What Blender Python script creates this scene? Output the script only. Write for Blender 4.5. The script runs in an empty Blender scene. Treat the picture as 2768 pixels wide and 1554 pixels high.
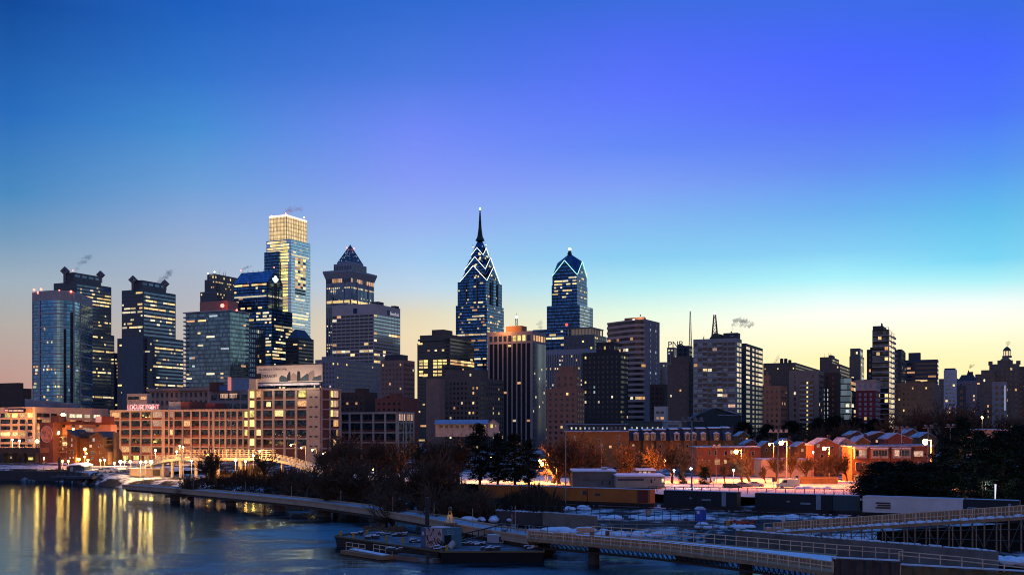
import bpy, math, random
from mathutils import Vector, Matrix
random.seed(7)
scene = bpy.context.scene
COL = scene.collection
# ---------------------------------------------------------------- camera
# photo pixel (px, py) of the 2768 x 1554 photograph; level camera on a bridge 19 m above the river
F, HZ, ZC = 2900.0, 1160.0, 19.0
cam = bpy.data.cameras.new('camera'); camo = bpy.data.objects.new('camera', cam); COL.objects.link(camo)
camo.location = (0, 0, ZC); camo.rotation_euler = (math.radians(90), 0, 0)
cam.sensor_width = 36; cam.lens = F/2768*36; cam.shift_y = (HZ-777)/2768
cam.clip_start = 1; cam.clip_end = 20000
scene.camera = camo
# ---------------------------------------------------------------- sky
def lin(c): return c/12.92 if c <= .04045 else ((c+.055)/1.055)**2.4
def rgb(r, g, b, k=1.0): return (lin(r/255)*k, lin(g/255)*k, lin(b/255)*k, 1)
def el_of(px, py):
    az = math.atan((px-1384)/F)
    return math.degrees(math.atan((HZ-py)/F*math.cos(az)))
SKY = []
def col_px(px, stops):
    SKY.append((math.atan((px-1384)/F), [(el_of(px, y), c) for y, c in stops]))
def col_az(az, stops): SKY.append((math.radians(az), stops))
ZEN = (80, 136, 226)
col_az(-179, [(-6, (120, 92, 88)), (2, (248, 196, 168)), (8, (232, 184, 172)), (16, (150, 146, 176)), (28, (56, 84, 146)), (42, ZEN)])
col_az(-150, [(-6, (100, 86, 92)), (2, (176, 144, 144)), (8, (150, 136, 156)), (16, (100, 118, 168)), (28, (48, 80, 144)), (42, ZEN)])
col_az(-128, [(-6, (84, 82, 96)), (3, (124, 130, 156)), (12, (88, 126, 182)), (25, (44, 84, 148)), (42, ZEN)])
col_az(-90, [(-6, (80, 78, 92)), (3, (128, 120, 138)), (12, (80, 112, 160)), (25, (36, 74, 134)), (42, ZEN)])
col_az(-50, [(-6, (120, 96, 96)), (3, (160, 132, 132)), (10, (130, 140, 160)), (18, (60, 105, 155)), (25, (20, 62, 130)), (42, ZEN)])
col_px(30, [(1250, (190, 142, 135)), (1040, (192, 150, 142)), (880, (180, 172, 166)), (760, (158, 176, 190)), (640, (114, 154, 190)), (520, (70, 136, 192)), (300, (36, 106, 188)), (0, (8, 72, 154)), (-500, ZEN)])
col_px(520, [(1250, (208, 176, 150)), (1000, (205, 182, 164)), (900, (190, 182, 178)), (700, (160, 180, 208)), (600, (138, 168, 214)), (500, (106, 158, 215)), (350, (68, 140, 211)), (200, (46, 114, 203)), (0, (22, 92, 188)), (-500, ZEN)])
col_px(1120, [(1250, (238, 208, 158)), (900, (238, 219, 184)), (850, (226, 216, 190)), (780, (190, 213, 233)), (700, (160, 200, 240)), (600, (147, 176, 240)), (480, (130, 152, 246)), (350, (110, 136, 246)), (200, (72, 120, 224)), (0, (44, 104, 208)), (-500, ZEN)])
col_px(1710, [(1250, (252, 234, 182)), (930, (253, 247, 212)), (850, (228, 250, 230)), (780, (176, 234, 244)), (700, (134, 206, 243)), (600, (128, 184, 241)), (500, (122, 158, 246)), (400, (96, 136, 247)), (250, (88, 116, 253)), (100, (72, 106, 240)), (0, (56, 106, 222)), (-500, ZEN)])
col_px(2260, [(1250, (252, 228, 150)), (970, (253, 242, 184)), (925, (254, 250, 212)), (860, (255, 255, 244)), (815, (228, 254, 252)), (750, (160, 240, 252)), (680, (126, 206, 246)), (580, (103, 178, 240)), (450, (92, 140, 242)), (300, (78, 112, 251)), (150, (68, 102, 255)), (0, (56, 105, 232)), (-500, ZEN)])
col_px(2670, [(1250, (252, 224, 145)), (975, (253, 243, 188)), (925, (254, 250, 208)), (870, (255, 255, 238)), (820, (240, 254, 252)), (760, (168, 240, 249)), (700, (112, 212, 246)), (580, (88, 188, 236)), (450, (78, 150, 241)), (300, (68, 116, 251)), (150, (62, 102, 255)), (0, (50, 104, 228)), (-500, ZEN)])
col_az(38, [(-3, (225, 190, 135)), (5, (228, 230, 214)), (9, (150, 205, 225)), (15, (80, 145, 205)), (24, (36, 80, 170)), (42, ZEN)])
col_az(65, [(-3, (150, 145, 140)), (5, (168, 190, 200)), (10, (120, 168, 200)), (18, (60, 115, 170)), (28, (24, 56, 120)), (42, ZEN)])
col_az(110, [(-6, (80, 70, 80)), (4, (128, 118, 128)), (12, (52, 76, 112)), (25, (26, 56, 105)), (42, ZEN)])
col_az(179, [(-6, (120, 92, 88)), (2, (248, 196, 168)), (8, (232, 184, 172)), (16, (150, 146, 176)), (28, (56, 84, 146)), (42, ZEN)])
SUN_AZ, SUN_EL = 18.0, 1.5          # the sun is about to rise behind the skyline, to the right
world = bpy.data.worlds.new('World'); scene.world = world; world.use_nodes = True
nt = world.node_tree; N = nt.nodes; L = nt.links; N.clear()
def nn(t, **k):
    n = N.new(t)
    for a, b in k.items(): setattr(n, a, b)
    return n
tc = nn('ShaderNodeTexCoord'); sep = nn('ShaderNodeSeparateXYZ'); nrm = nn('ShaderNodeVectorMath', operation='NORMALIZE')
L.new(tc.outputs['Generated'], nrm.inputs[0]); L.new(nrm.outputs[0], sep.inputs[0])
az = nn('ShaderNodeMath', operation='ARCTAN2'); L.new(sep.outputs['X'], az.inputs[0]); L.new(sep.outputs['Y'], az.inputs[1])
el = nn('ShaderNodeMath', operation='ARCSINE'); L.new(sep.outputs['Z'], el.inputs[0])
E0, E1 = -8.0, 44.0
em = nn('ShaderNodeMapRange'); L.new(el.outputs[0], em.inputs[0]); em.inputs[1].default_value = math.radians(E0); em.inputs[2].default_value = math.radians(E1)
prev = None; paz = None
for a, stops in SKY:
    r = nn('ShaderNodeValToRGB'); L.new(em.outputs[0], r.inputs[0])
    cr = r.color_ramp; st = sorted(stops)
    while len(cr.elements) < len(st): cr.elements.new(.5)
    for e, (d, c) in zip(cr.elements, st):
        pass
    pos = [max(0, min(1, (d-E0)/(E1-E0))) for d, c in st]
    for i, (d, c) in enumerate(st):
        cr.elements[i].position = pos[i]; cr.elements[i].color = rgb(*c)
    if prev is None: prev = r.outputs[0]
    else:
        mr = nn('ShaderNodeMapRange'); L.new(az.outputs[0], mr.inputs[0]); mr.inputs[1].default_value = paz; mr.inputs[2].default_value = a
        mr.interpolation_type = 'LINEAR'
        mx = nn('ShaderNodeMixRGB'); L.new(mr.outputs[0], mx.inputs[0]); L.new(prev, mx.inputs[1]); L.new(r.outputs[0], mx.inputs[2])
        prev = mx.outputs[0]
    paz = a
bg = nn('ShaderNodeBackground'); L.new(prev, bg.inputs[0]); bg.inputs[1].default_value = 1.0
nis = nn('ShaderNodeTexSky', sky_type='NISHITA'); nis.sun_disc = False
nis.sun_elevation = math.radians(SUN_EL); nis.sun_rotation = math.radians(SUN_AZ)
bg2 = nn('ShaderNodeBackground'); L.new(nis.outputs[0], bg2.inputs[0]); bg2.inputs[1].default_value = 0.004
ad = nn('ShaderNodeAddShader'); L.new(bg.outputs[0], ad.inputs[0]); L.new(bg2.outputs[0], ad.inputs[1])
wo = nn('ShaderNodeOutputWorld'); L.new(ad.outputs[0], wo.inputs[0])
# ---------------------------------------------------------------- sun, exposure
sun = bpy.data.lights.new('sun', 'SUN'); sun.energy = 0.12; sun.angle = math.radians(10); sun.color = (1, .8, .55)
suno = bpy.data.objects.new('sun', sun); COL.objects.link(suno)
_d = Vector((math.sin(math.radians(SUN_AZ))*math.cos(math.radians(SUN_EL)), math.cos(math.radians(SUN_AZ))*math.cos(math.radians(SUN_EL)), math.sin(math.radians(SUN_EL))))
suno.rotation_euler = _d.to_track_quat('Z', 'Y').to_euler(); suno.location = (0, 0, 400)
vs = scene.view_settings; vs.view_transform = 'Standard'; vs.look = 'None'; vs.exposure = 0; vs.gamma = 1; vs.use_curve_mapping = False
scene.cycles.max_bounces = 5; scene.cycles.diffuse_bounces = 2; scene.cycles.glossy_bounces = 3
scene.cycles.use_denoising = True; scene.cycles.filter_width = 1.05; scene.cycles.volume_bounces = 0
scene.cycles.sample_clamp_indirect = 4
# ---------------------------------------------------------------- helpers
G = math.radians(25)                                   # the street grid
T = Vector((math.cos(G), -math.sin(G), 0)); S = Vector((math.sin(G), math.cos(G), 0)); UP = Vector((0, 0, 1))
GZ = 3.4
def XY(px, Y): return Vector(((px-1384)*Y/F, Y, 0))
def ZP(py, Y): return ZC+(HZ-py)*Y/F
def PT(px, py, Y): return Vector(((px-1384)*Y/F, Y, ZP(py, Y)))
def GP(px, py, z):
    Y = (ZC-z)*F/(py-HZ); return Vector(((px-1384)*Y/F, Y, z))
class MB:
    def __init__(s): s.v = []; s.f = []; s.m = []
    def add(s, vs, fs, m=0):
        n = len(s.v); s.v += [Vector(v) for v in vs]; s.f += [tuple(i+n for i in f) for f in fs]; s.m += [m]*len(fs); return s
    def pbox(s, o, a, b, c, m=0):
        o = Vector(o); a = Vector(a); b = Vector(b); c = Vector(c)
        vs = [o, o+a, o+a+b, o+b, o+c, o+a+c, o+a+b+c, o+b+c]
        if a.cross(b).dot(c) >= 0: fs = [(3, 2, 1, 0), (4, 5, 6, 7), (0, 1, 5, 4), (1, 2, 6, 5), (2, 3, 7, 6), (3, 0, 4, 7)]
        else: fs = [(0, 1, 2, 3), (7, 6, 5, 4), (4, 5, 1, 0), (5, 6, 2, 1), (6, 7, 3, 2), (7, 4, 0, 3)]
        return s.add(vs, fs, m)
    def box(s, x0, x1, y0, y1, z0, z1, m=0): return s.pbox((x0, y0, z0), (x1-x0, 0, 0), (0, y1-y0, 0), (0, 0, z1-z0), m)
    def frust(s, p0, z0, p1, z1, m=0, cap=True, mcap=None):
        n = len(p0)
        vs = [(p[0], p[1], z0) for p in p0]+[(p[0], p[1], z1) for p in p1]
        fs = [(i, (i+1) % n, n+(i+1) % n, n+i) for i in range(n)]
        s.add(vs, fs, m)
        if cap:
            s.add([(p[0], p[1], z1) for p in p1], [tuple(range(n))], m if mcap is None else mcap)
        return s
    def prism(s, p, z0, z1, m=0, mcap=None): return s.frust(p, z0, p, z1, m, True, mcap)
    def tube(s, p, q, r0, r1=None, n=6, m=0, cap=False):
        p = Vector(p); q = Vector(q); r1 = r0 if r1 is None else r1
        d = (q-p)
        if d.length < 1e-6: return s
        d.normalize(); u = d.cross(UP if abs(d.z) < .95 else Vector((1, 0, 0))).normalized(); w = d.cross(u)
        vs = []
        for c, r in ((p, r0), (q, r1)):
            for k in range(n):
                a = 2*math.pi*k/n; vs.append(c+(u*math.cos(a)+w*math.sin(a))*r)
        fs = [(k, (k+1) % n, n+(k+1) % n, n+k) for k in range(n)]
        if cap: fs += [tuple(range(n))[::-1], tuple(range(n, 2*n))]
        return s.add(vs, fs, m)
    def bar(s, p, q, w, h, m=0):                      # bar of width w, height h (upwards) between two points
        p = Vector(p); q = Vector(q); d = q-p; sd = Vector((d.y, -d.x, 0))
        sd = sd.normalized() if sd.length > 1e-6 else Vector((1, 0, 0))
        return s.pbox(p-sd*(w/2), d, sd*w, UP*h, m)
    def post(s, p, w, h, m=0):
        p = Vector(p); return s.box(p.x-w/2, p.x+w/2, p.y-w/2, p.y+w/2, p.z, p.z+h, m)
    def ball(s, c, r, m=0, nu=8, nv=5, sq=1.0):
        c = Vector(c); vs = []; fs = []
        for i in range(nv+1):
            th = math.pi*i/nv
            for j in range(nu):
                ph = 2*math.pi*j/nu; vs.append(c+Vector((r*math.sin(th)*math.cos(ph), r*math.sin(th)*math.sin(ph), r*sq*math.cos(th))))
        for i in range(nv):
            for j in range(nu): fs.append((i*nu+j, i*nu+(j+1) % nu, (i+1)*nu+(j+1) % nu, (i+1)*nu+j))
        return s.add(vs, fs, m)
    def build(s, name, mats, parent=None, label=None, smooth=False):
        me = bpy.data.meshes.new(name); o0 = parent.matrix_parent_loc if False else (WLOC.get(parent.name, Vector((0, 0, 0))) if parent else Vector((0, 0, 0)))
        me.from_pydata([v-o0 for v in s.v], [], s.f)
        mats = mats if isinstance(mats, (list, tuple)) else [mats]
        for mm in mats: me.materials.append(mm)
        if len(mats) > 1: me.polygons.foreach_set('material_index', s.m)
        if smooth: me.polygons.foreach_set('use_smooth', [True]*len(s.f))
        me.update()
        o = bpy.data.objects.new(name, me); COL.objects.link(o)
        if parent: o.parent = parent
        WLOC[o.name] = o0
        if label: o['label'] = label
        return o
WLOC = {}
def thing(name, label, cat, loc, group=None):
    o = bpy.data.objects.new(name, None); COL.objects.link(o); o.location = Vector(loc); o.empty_display_size = 1
    o['label'] = label; o['category'] = cat
    if group: o['group'] = group
    WLOC[o.name] = Vector(loc); return o
def tag(o, label, cat, group=None, kind=None):
    if label: o['label'] = label
    if cat: o['category'] = cat
    if group: o['group'] = group
    if kind: o['kind'] = kind
    return o
def copy_thing(src, loc, rz=0.0, sc=1.0, label=None, group=None):
    c = src.copy(); COL.objects.link(c); c.location = loc; c.rotation_euler = (0, 0, rz); c.scale = (sc, sc, sc)
    if label: c['label'] = label
    if group: c['group'] = group
    for ch in src.children:
        d = ch.copy(); COL.objects.link(d); d.parent = c
        for g in ch.children:
            e = g.copy(); COL.objects.link(e); e.parent = d
    WLOC[c.name] = Vector(loc)
    return c
def text(s, p, size, mat, parent, rz, name='lettering', ext=.05, align='LEFT', sx=1.0, bold=0.0):
    cu = bpy.data.curves.new('text', 'FONT'); cu.body = s; cu.size = size; cu.extrude = ext; cu.align_x = align; cu.resolution_u = 3; cu.offset = bold
    tmp = bpy.data.objects.new('text', cu); me = bpy.data.meshes.new_from_object(tmp); bpy.data.objects.remove(tmp); bpy.data.curves.remove(cu)
    me.name = name; me.materials.clear(); me.materials.append(mat)
    o = bpy.data.objects.new(name, me); COL.objects.link(o)
    o.location = Vector(p)-(WLOC[parent.name] if parent else Vector((0, 0, 0))); o.rotation_euler = (math.radians(90), 0, rz); o.scale = (sx, 1, 1)
    if parent: o.parent = parent
    return o
# ---------------------------------------------------------------- materials
MATS = {}
def mat(name, col, rough=.8, metal=0.0, spec=.3, noise=0.25, nscale=.6, bump=0.0, emit=None, estr=0, sample=False, stretch=None):
    if name in MATS: return MATS[name]
    m = bpy.data.materials.new(name); m.use_nodes = True; MATS[name] = m
    t = m.node_tree; b = t.nodes['Principled BSDF']
    b.inputs['Roughness'].default_value = rough; b.inputs['Metallic'].default_value = metal; b.inputs['Specular IOR Level'].default_value = spec
    c = (col[0], col[1], col[2], 1)
    b.inputs['Base Color'].default_value = c
    if noise and emit is None:
        g = t.nodes.new('ShaderNodeNewGeometry'); n = t.nodes.new('ShaderNodeTexNoise'); n.inputs['Scale'].default_value = nscale; n.inputs['Detail'].default_value = 6; n.inputs['Roughness'].default_value = .65
        src = g.outputs['Position']
        if stretch:
            mp = t.nodes.new('ShaderNodeMapping'); mp.inputs['Scale'].default_value = stretch; t.links.new(src, mp.inputs[0]); src = mp.outputs[0]
        t.links.new(src, n.inputs['Vector'])
        mr = t.nodes.new('ShaderNodeMapRange'); mr.inputs[1].default_value = .25; mr.inputs[2].default_value = .75; mr.inputs[3].default_value = 1-noise; mr.inputs[4].default_value = 1+noise
        t.links.new(n.outputs[0], mr.inputs[0])
        mx = t.nodes.new('ShaderNodeMixRGB'); mx.blend_type = 'MULTIPLY'; mx.inputs[0].default_value = 1; mx.inputs[1].default_value = c
        t.links.new(mr.outputs[0], mx.inputs[2]); t.links.new(mx.outputs[0], b.inputs['Base Color'])
        if bump:
            bp = t.nodes.new('ShaderNodeBump'); bp.inputs['Strength'].default_value = bump; t.links.new(n.outputs[0], bp.inputs['Height']); t.links.new(bp.outputs[0], b.inputs['Normal'])
    if emit is not None:
        b.inputs['Emission Color'].default_value = (emit[0], emit[1], emit[2], 1); b.inputs['Emission Strength'].default_value = estr
        m.cycles.emission_sampling = 'AUTO' if sample else 'NONE'
    return m
def glass(name, col, storey=0, bay=0, rough=.08, metal=.9, span=.35, var=.45, line=(.02, .025, .03), wob=.02):
    """tinted reflective curtain wall: panes that differ a little, spandrel line at every storey"""
    if name in MATS: return MATS[name]
    m = bpy.data.materials.new(name); m.use_nodes = True; MATS[name] = m
    t = m.node_tree; b = t.nodes['Principled BSDF']; nd = t.nodes.new; ln = t.links.new
    b.inputs['Roughness'].default_value = rough; b.inputs['Metallic'].default_value = metal
    g = nd('ShaderNodeNewGeometry'); vr = nd('ShaderNodeVectorRotate'); vr.rotation_type = 'Z_AXIS'; vr.inputs['Angle'].default_value = G
    ln(g.outputs['Position'], vr.inputs['Vector'])
    dv = nd('ShaderNodeVectorMath'); dv.operation = 'DIVIDE'; dv.inputs[1].default_value = (bay or 1.7, bay or 1.7, storey or 3.8); ln(vr.outputs[0], dv.inputs[0])
    fl = nd('ShaderNodeVectorMath'); fl.operation = 'FLOOR'; ad_ = nd('ShaderNodeVectorMath'); ad_.inputs[1].default_value = (.013, .017, .011); ln(dv.outputs[0], ad_.inputs[0]); ln(ad_.outputs[0], fl.inputs[0])
    wn = nd('ShaderNodeTexWhiteNoise'); ln(fl.outputs[0], wn.inputs['Vector'])
    mr = nd('ShaderNodeMapRange'); mr.inputs[3].default_value = 1-var; mr.inputs[4].default_value = 1+var; ln(wn.outputs['Value'], mr.inputs[0])
    mx = nd('ShaderNodeMixRGB'); mx.blend_type = 'MULTIPLY'; mx.inputs[0].default_value = 1; mx.inputs[1].default_value = (*col, 1); ln(mr.outputs[0], mx.inputs[2])
    fr = nd('ShaderNodeVectorMath'); fr.operation = 'FRACTION'; ln(dv.outputs[0], fr.inputs[0]); sp = nd('ShaderNodeSeparateXYZ'); ln(fr.outputs[0], sp.inputs[0])
    cz = nd('ShaderNodeMath'); cz.operation = 'LESS_THAN'; cz.inputs[1].default_value = span; ln(sp.outputs['Z'], cz.inputs[0])
    mx2 = nd('ShaderNodeMixRGB'); ln(cz.outputs[0], mx2.inputs[0]); ln(mx.outputs[0], mx2.inputs[1]); mx2.inputs[2].default_value = (*line, 1)
    ln(mx2.outputs[0], b.inputs['Base Color'])
    no = nd('ShaderNodeVectorMath'); no.operation = 'SCALE'; no.inputs['Scale'].default_value = wob; sb = nd('ShaderNodeVectorMath'); sb.operation = 'SUBTRACT'; sb.inputs[1].default_value = (.5, .5, .5)
    ln(wn.outputs['Color'], sb.inputs[0]); ln(sb.outputs[0], no.inputs[0])
    an = nd('ShaderNodeVectorMath'); an.operation = 'ADD'; ln(g.outputs['Normal'], an.inputs[0]); ln(no.outputs[0], an.inputs[1])
    nz = nd('ShaderNodeVectorMath'); nz.operation = 'NORMALIZE'; ln(an.outputs[0], nz.inputs[0]); ln(nz.outputs[0], b.inputs['Normal'])
    return m
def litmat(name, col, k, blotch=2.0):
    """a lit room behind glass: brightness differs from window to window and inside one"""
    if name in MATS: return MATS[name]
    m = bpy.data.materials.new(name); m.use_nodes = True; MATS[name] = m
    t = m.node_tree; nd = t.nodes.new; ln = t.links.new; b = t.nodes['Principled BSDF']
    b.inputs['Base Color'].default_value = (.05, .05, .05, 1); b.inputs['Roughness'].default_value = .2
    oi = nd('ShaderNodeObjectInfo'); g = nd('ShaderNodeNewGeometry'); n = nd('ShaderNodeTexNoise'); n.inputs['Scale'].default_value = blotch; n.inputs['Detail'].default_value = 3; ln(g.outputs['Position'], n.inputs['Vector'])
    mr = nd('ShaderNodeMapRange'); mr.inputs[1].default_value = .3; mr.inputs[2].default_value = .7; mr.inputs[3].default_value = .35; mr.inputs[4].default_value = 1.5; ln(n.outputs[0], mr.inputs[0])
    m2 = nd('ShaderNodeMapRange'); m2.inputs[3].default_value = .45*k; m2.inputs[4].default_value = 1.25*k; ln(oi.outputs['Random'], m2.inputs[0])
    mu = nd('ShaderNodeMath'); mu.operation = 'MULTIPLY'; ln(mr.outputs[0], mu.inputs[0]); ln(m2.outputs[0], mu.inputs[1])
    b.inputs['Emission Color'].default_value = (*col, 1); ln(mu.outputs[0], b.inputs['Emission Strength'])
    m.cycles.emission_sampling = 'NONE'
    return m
LY = litmat('lit_yellow', (1, .70, .28), 1.25); LW = litmat('lit_white', (1, .86, .55), 1.1); LO = litmat('lit_orange', (1, .50, .20), .8)
LC = litmat('lit_cool', (.75, .9, 1), .55); LB = litmat('lit_bright_yellow', (1, .82, .22), 1.5, .5); LP = litmat('lit_pink', (1, .58, .40), .65)
LSKY = litmat('window_painted_sky_glow', (1, .78, .5), .8)  # bright sky in the panes painted as emission, no lit room behind
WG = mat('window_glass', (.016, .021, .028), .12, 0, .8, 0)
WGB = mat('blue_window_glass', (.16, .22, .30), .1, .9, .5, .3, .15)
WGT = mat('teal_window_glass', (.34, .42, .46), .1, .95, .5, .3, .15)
ROOF = mat('roof_gravel', (.05, .05, .06), .9, 0, .2, .3, .3)
SNOW = mat('snow', (.62, .66, .74), .85, 0, .2, .18, .7, .2)
CONC = mat('concrete', (.30, .27, .24), .85, 0, .2, .25, .4, .1)
DKMETAL = mat('dark_metal', (.035, .037, .042), .5, .6, .4, .2, 2)
GREYM = mat('galvanised_metal', (.30, .31, .33), .45, .7, .5, .2, 2)
WHITEM = mat('white_paint', (.7, .68, .66), .5, 0, .4, .1, 2)
RED = mat('red_beacon', (.2, .01, .01), .4, emit=(1, .14, .10), estr=6)
WBEAC = mat('white_beacon', (.5, .5, .5), .4, emit=(1, .85, .8), estr=12)
UNIT = {}
def unit_mesh(m):
    if m.name not in UNIT:
        me = bpy.data.meshes.new('window'); k = .5
        me.from_pydata([(-k, -k, -k), (k, -k, -k), (k, k, -k), (-k, k, -k), (-k, -k, k), (k, -k, k), (k, k, k), (-k, k, k)], [], [(3, 2, 1, 0), (4, 5, 6, 7), (0, 1, 5, 4), (1, 2, 6, 5), (2, 3, 7, 6), (3, 0, 4, 7)])
        me.materials.append(m); UNIT[m.name] = me
    return UNIT[m.name]
# ================================================================ buildings
class Tier: pass
_c, _s = math.cos(G), math.sin(G)
def tier(xl, xc, xr, yt, Y, yb=None, b=None, a=None):
    t = Tier(); t.C = XY(xc, Y); t.Y = Y
    kl = (xl-1384)/F; kr = (xr-1384)/F
    t.a = a if a else max(.5, (t.C.x-kl*Y)/(_c+kl*_s))
    den = _s-kr*_c
    t.b = b if b else (max(3, (kr*Y-t.C.x)/den) if den > .06 else t.a*.6)
    t.z1 = ZP(yt, Y); t.z0 = GZ if yb is None else ZP(yb, Y)
    return t
def sub(t, l, r, f, bk, z0, z1):                       # a tier inset in tier t (metres from left, right, front, back)
    n = Tier(); n.C = t.C-T*r+S*f; n.a = t.a-l-r; n.b = t.b-f-bk; n.z0 = z0; n.z1 = z1; n.Y = n.C.y
    return n
def poly(t, grow=0.0):
    C = t.C+T*grow-S*grow; a = t.a+2*grow; b = t.b+2*grow
    return [C, C+S*b, C-T*a+S*b, C-T*a]
def fbox(mb, t, face, s0, s1, z0, z1, p=.15, m=0, back=.05):
    if face == 'W': mb.pbox(t.C-T*(t.a-s0)-S*p+UP*z0, T*(s1-s0), S*(p+back), UP*(z1-z0), m)
    else: mb.pbox(t.C+S*s0-T*back+UP*z0, S*(s1-s0), T*(p+back), UP*(z1-z0), m)
def fpt(t, face, s, z, p=0.0):
    return (t.C-T*(t.a-s)-S*p if face == 'W' else t.C+S*s+T*p)+UP*z
def flen(t, face): return t.a if face == 'W' else t.b
WINS = {}
def addwin(R, t, face, sc, zc, w, h, m, p=.12, th=.3, name='window', big=False):
    WINS.setdefault(R.name, [R, []])[1].append((m, t, face, sc, zc, w, h, p, th, name, big))
LITN = ('lit_yellow', 'lit_white', 'lit_orange', 'lit_cool', 'lit_bright_yellow', 'lit_pink')
def finish(R, cap=100):
    """the windows of one building: up to 100 as parts (lit and large ones first), the rest as one part"""
    if R.name not in WINS: return
    ws = WINS.pop(R.name)[1]; random.shuffle(ws)
    ws.sort(key=lambda w: (-w[10], 0 if w[0].name in LITN else 1, -w[5]*w[6]))
    o0 = WLOC[R.name]; rest = MB(); mats = []
    nb = {}
    for w in ws:
        m, t, face, sc, zc, ww, hh, p, th, name, big = w
        nb[name] = nb.get(name, 0)+1
        c = fpt(t, face, sc, zc, p-th/2)
        if nb[name] <= cap:
            o = bpy.data.objects.new(name, unit_mesh(m)); COL.objects.link(o); o.parent = R
            o.location = c-o0; o.rotation_euler = (0, 0, -G); o.scale = (ww, th, hh) if face == 'W' else (th, ww, hh)
        else:
            if m not in mats: mats.append(m)
            rest.pbox(c-(T*ww if face == 'W' else S*ww)/2-(S if face == 'W' else T)*th/2-UP*hh/2, T*ww if face == 'W' else S*ww, (S if face == 'W' else T)*th, UP*hh, mats.index(m))
    if rest.f:
        o = rest.build('window', mats, R); o['kind'] = 'stuff'
def pick(lits): return random.choice(lits)
def facade(R, t, face, style, sh, bay, lit=.04, hot=.06, glass=None, lits=None, z0=None, z1=None, wf=.5, hf=.5, mar=.8, p=.12, hotd=.7, skip=None):
    glass = glass or WG; lits = lits or [LY, LW, LY, LO]
    Lf = flen(t, face); z0 = t.z0+2 if z0 is None else z0; z1 = t.z1-1.2 if z1 is None else z1
    nf = max(1, int(round((z1-z0)/sh))); sh = (z1-z0)/nf
    nbay = max(1, int(round((Lf-2*mar)/bay))); bay = (Lf-2*mar)/nbay
    for i in range(nf):
        zc = z0+(i+.55)*sh; isl = random.random() < hot; d = hotd if isl else lit*random.choice([0, .5, 1, 1, 2.2])
        if style == 'ribbon':
            addwin(R, t, face, Lf/2, zc, Lf-2*mar, sh*hf, glass, p, .3, 'window_band', True)
        j = 0
        while j < nbay:
            sc = mar+(j+.5)*bay
            if skip and skip(sc/Lf, i/nf): j += 1; continue
            on = random.random() < d
            if style == 'punch':
                addwin(R, t, face, sc, zc, bay*wf, sh*hf, pick(lits) if on else glass, p)
            elif style in ('ribbon', 'curtain', 'strip'):
                if on:
                    run = 1 if style == 'strip' else random.choice([1, 1, 2, 3] if not isl else [2, 3, 4, 5]); run = min(run, nbay-j)
                    addwin(R, t, face, mar+(j+run/2)*bay, zc, bay*run*(.92 if style != 'strip' else wf*.95), sh*(hf if style == 'ribbon' else min(hf, .6))*.9, pick(lits), p+.08)
                    j += run-1
            j += 1
    if style == 'strip':
        for j in range(nbay):
            addwin(R, t, face, mar+(j+.5)*bay, (z0+z1)/2, bay*wf, z1-z0, glass, p, .3, 'window_strip', True)
def body(R, tiers, m, name='wall', roof=None, lip=.6):
    mb = MB()
    for t in tiers:
        mb.prism(poly(t), t.z0, t.z1, 0, 1)
        if lip:                                         # roof parapet: four low walls round the flat roof
            q = poly(t); q2 = poly(t, -.5)
            for i in range(4):
                a, b_, c, d = q[i], q[(i+1) % 4], q2[(i+1) % 4], q2[i]
                mb.prism([a, b_, c, d], t.z1+.003, t.z1+lip, 0)
    return mb.build(name, [m, roof or ROOF], R)
def boxes(R, t, items, name, m, roof=None):
    """roof boxes: (u0, u1, v0, v1, h) as fractions of tier t measured from its near corner"""
    mb = MB()
    for u0, u1, v0, v1, h in items:
        o = t.C-T*(t.a*u1)+S*(t.b*v0)+UP*(t.z1+.01)
        mb.pbox(o, T*(t.a*(u1-u0)), S*(t.b*(v1-v0)), UP*h)
    return mb.build(name, [m], R)
def beacons(R, pts, r=.9, m=None, name='beacon'):
    for p_ in pts: MB().ball(p_, r, nu=6, nv=4).build(name, m or RED, R)
def whip(R, t, n, hmax, name='antenna'):
    for _ in range(n):
        b_ = t.C-T*(t.a*random.uniform(.15, .85))+S*(t.b*random.uniform(.1, .6))+UP*t.z1
        MB().tube(b_, b_+UP*hmax*random.uniform(.4, 1), .22, .1, 4).build(name, DKMETAL, R)
def spec(*a, **k): return (a, k)
def tower(name, label, Y, tiers, m, W=None, Sd=None, cat='building', group=None, roof=None, pent=None, pm=None, ants=0, lip=.6, cap=100):
    ts = []
    for i, q in enumerate(tiers):
        ts.append(tier(q[0], q[1], q[2], q[3], Y+(q[5] if len(q) > 5 else 3*i), q[4] if len(q) > 4 else None))
    R = thing(name, label, cat, (ts[0].C.x, ts[0].C.y, GZ), group)
    body(R, ts, m, roof=roof, lip=lip)
    for i, t in enumerate(ts):
        z0 = None if i == 0 else max(t.z0, ts[i-1].z1+1)
        for face, sp in (('W', W), ('S', Sd)):
            if sp:
                k = dict(sp[1])
                if z0 and z0 < t.z1-4: k['z0'] = z0
                elif z0: continue
                facade(R, t, face, *sp[0], **k)
    if pent: boxes(R, ts[-1], pent, 'penthouse', pm or m)
    if ants: whip(R, ts[-1], ants, 9)
    finish(R, cap)
    return R, ts
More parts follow.
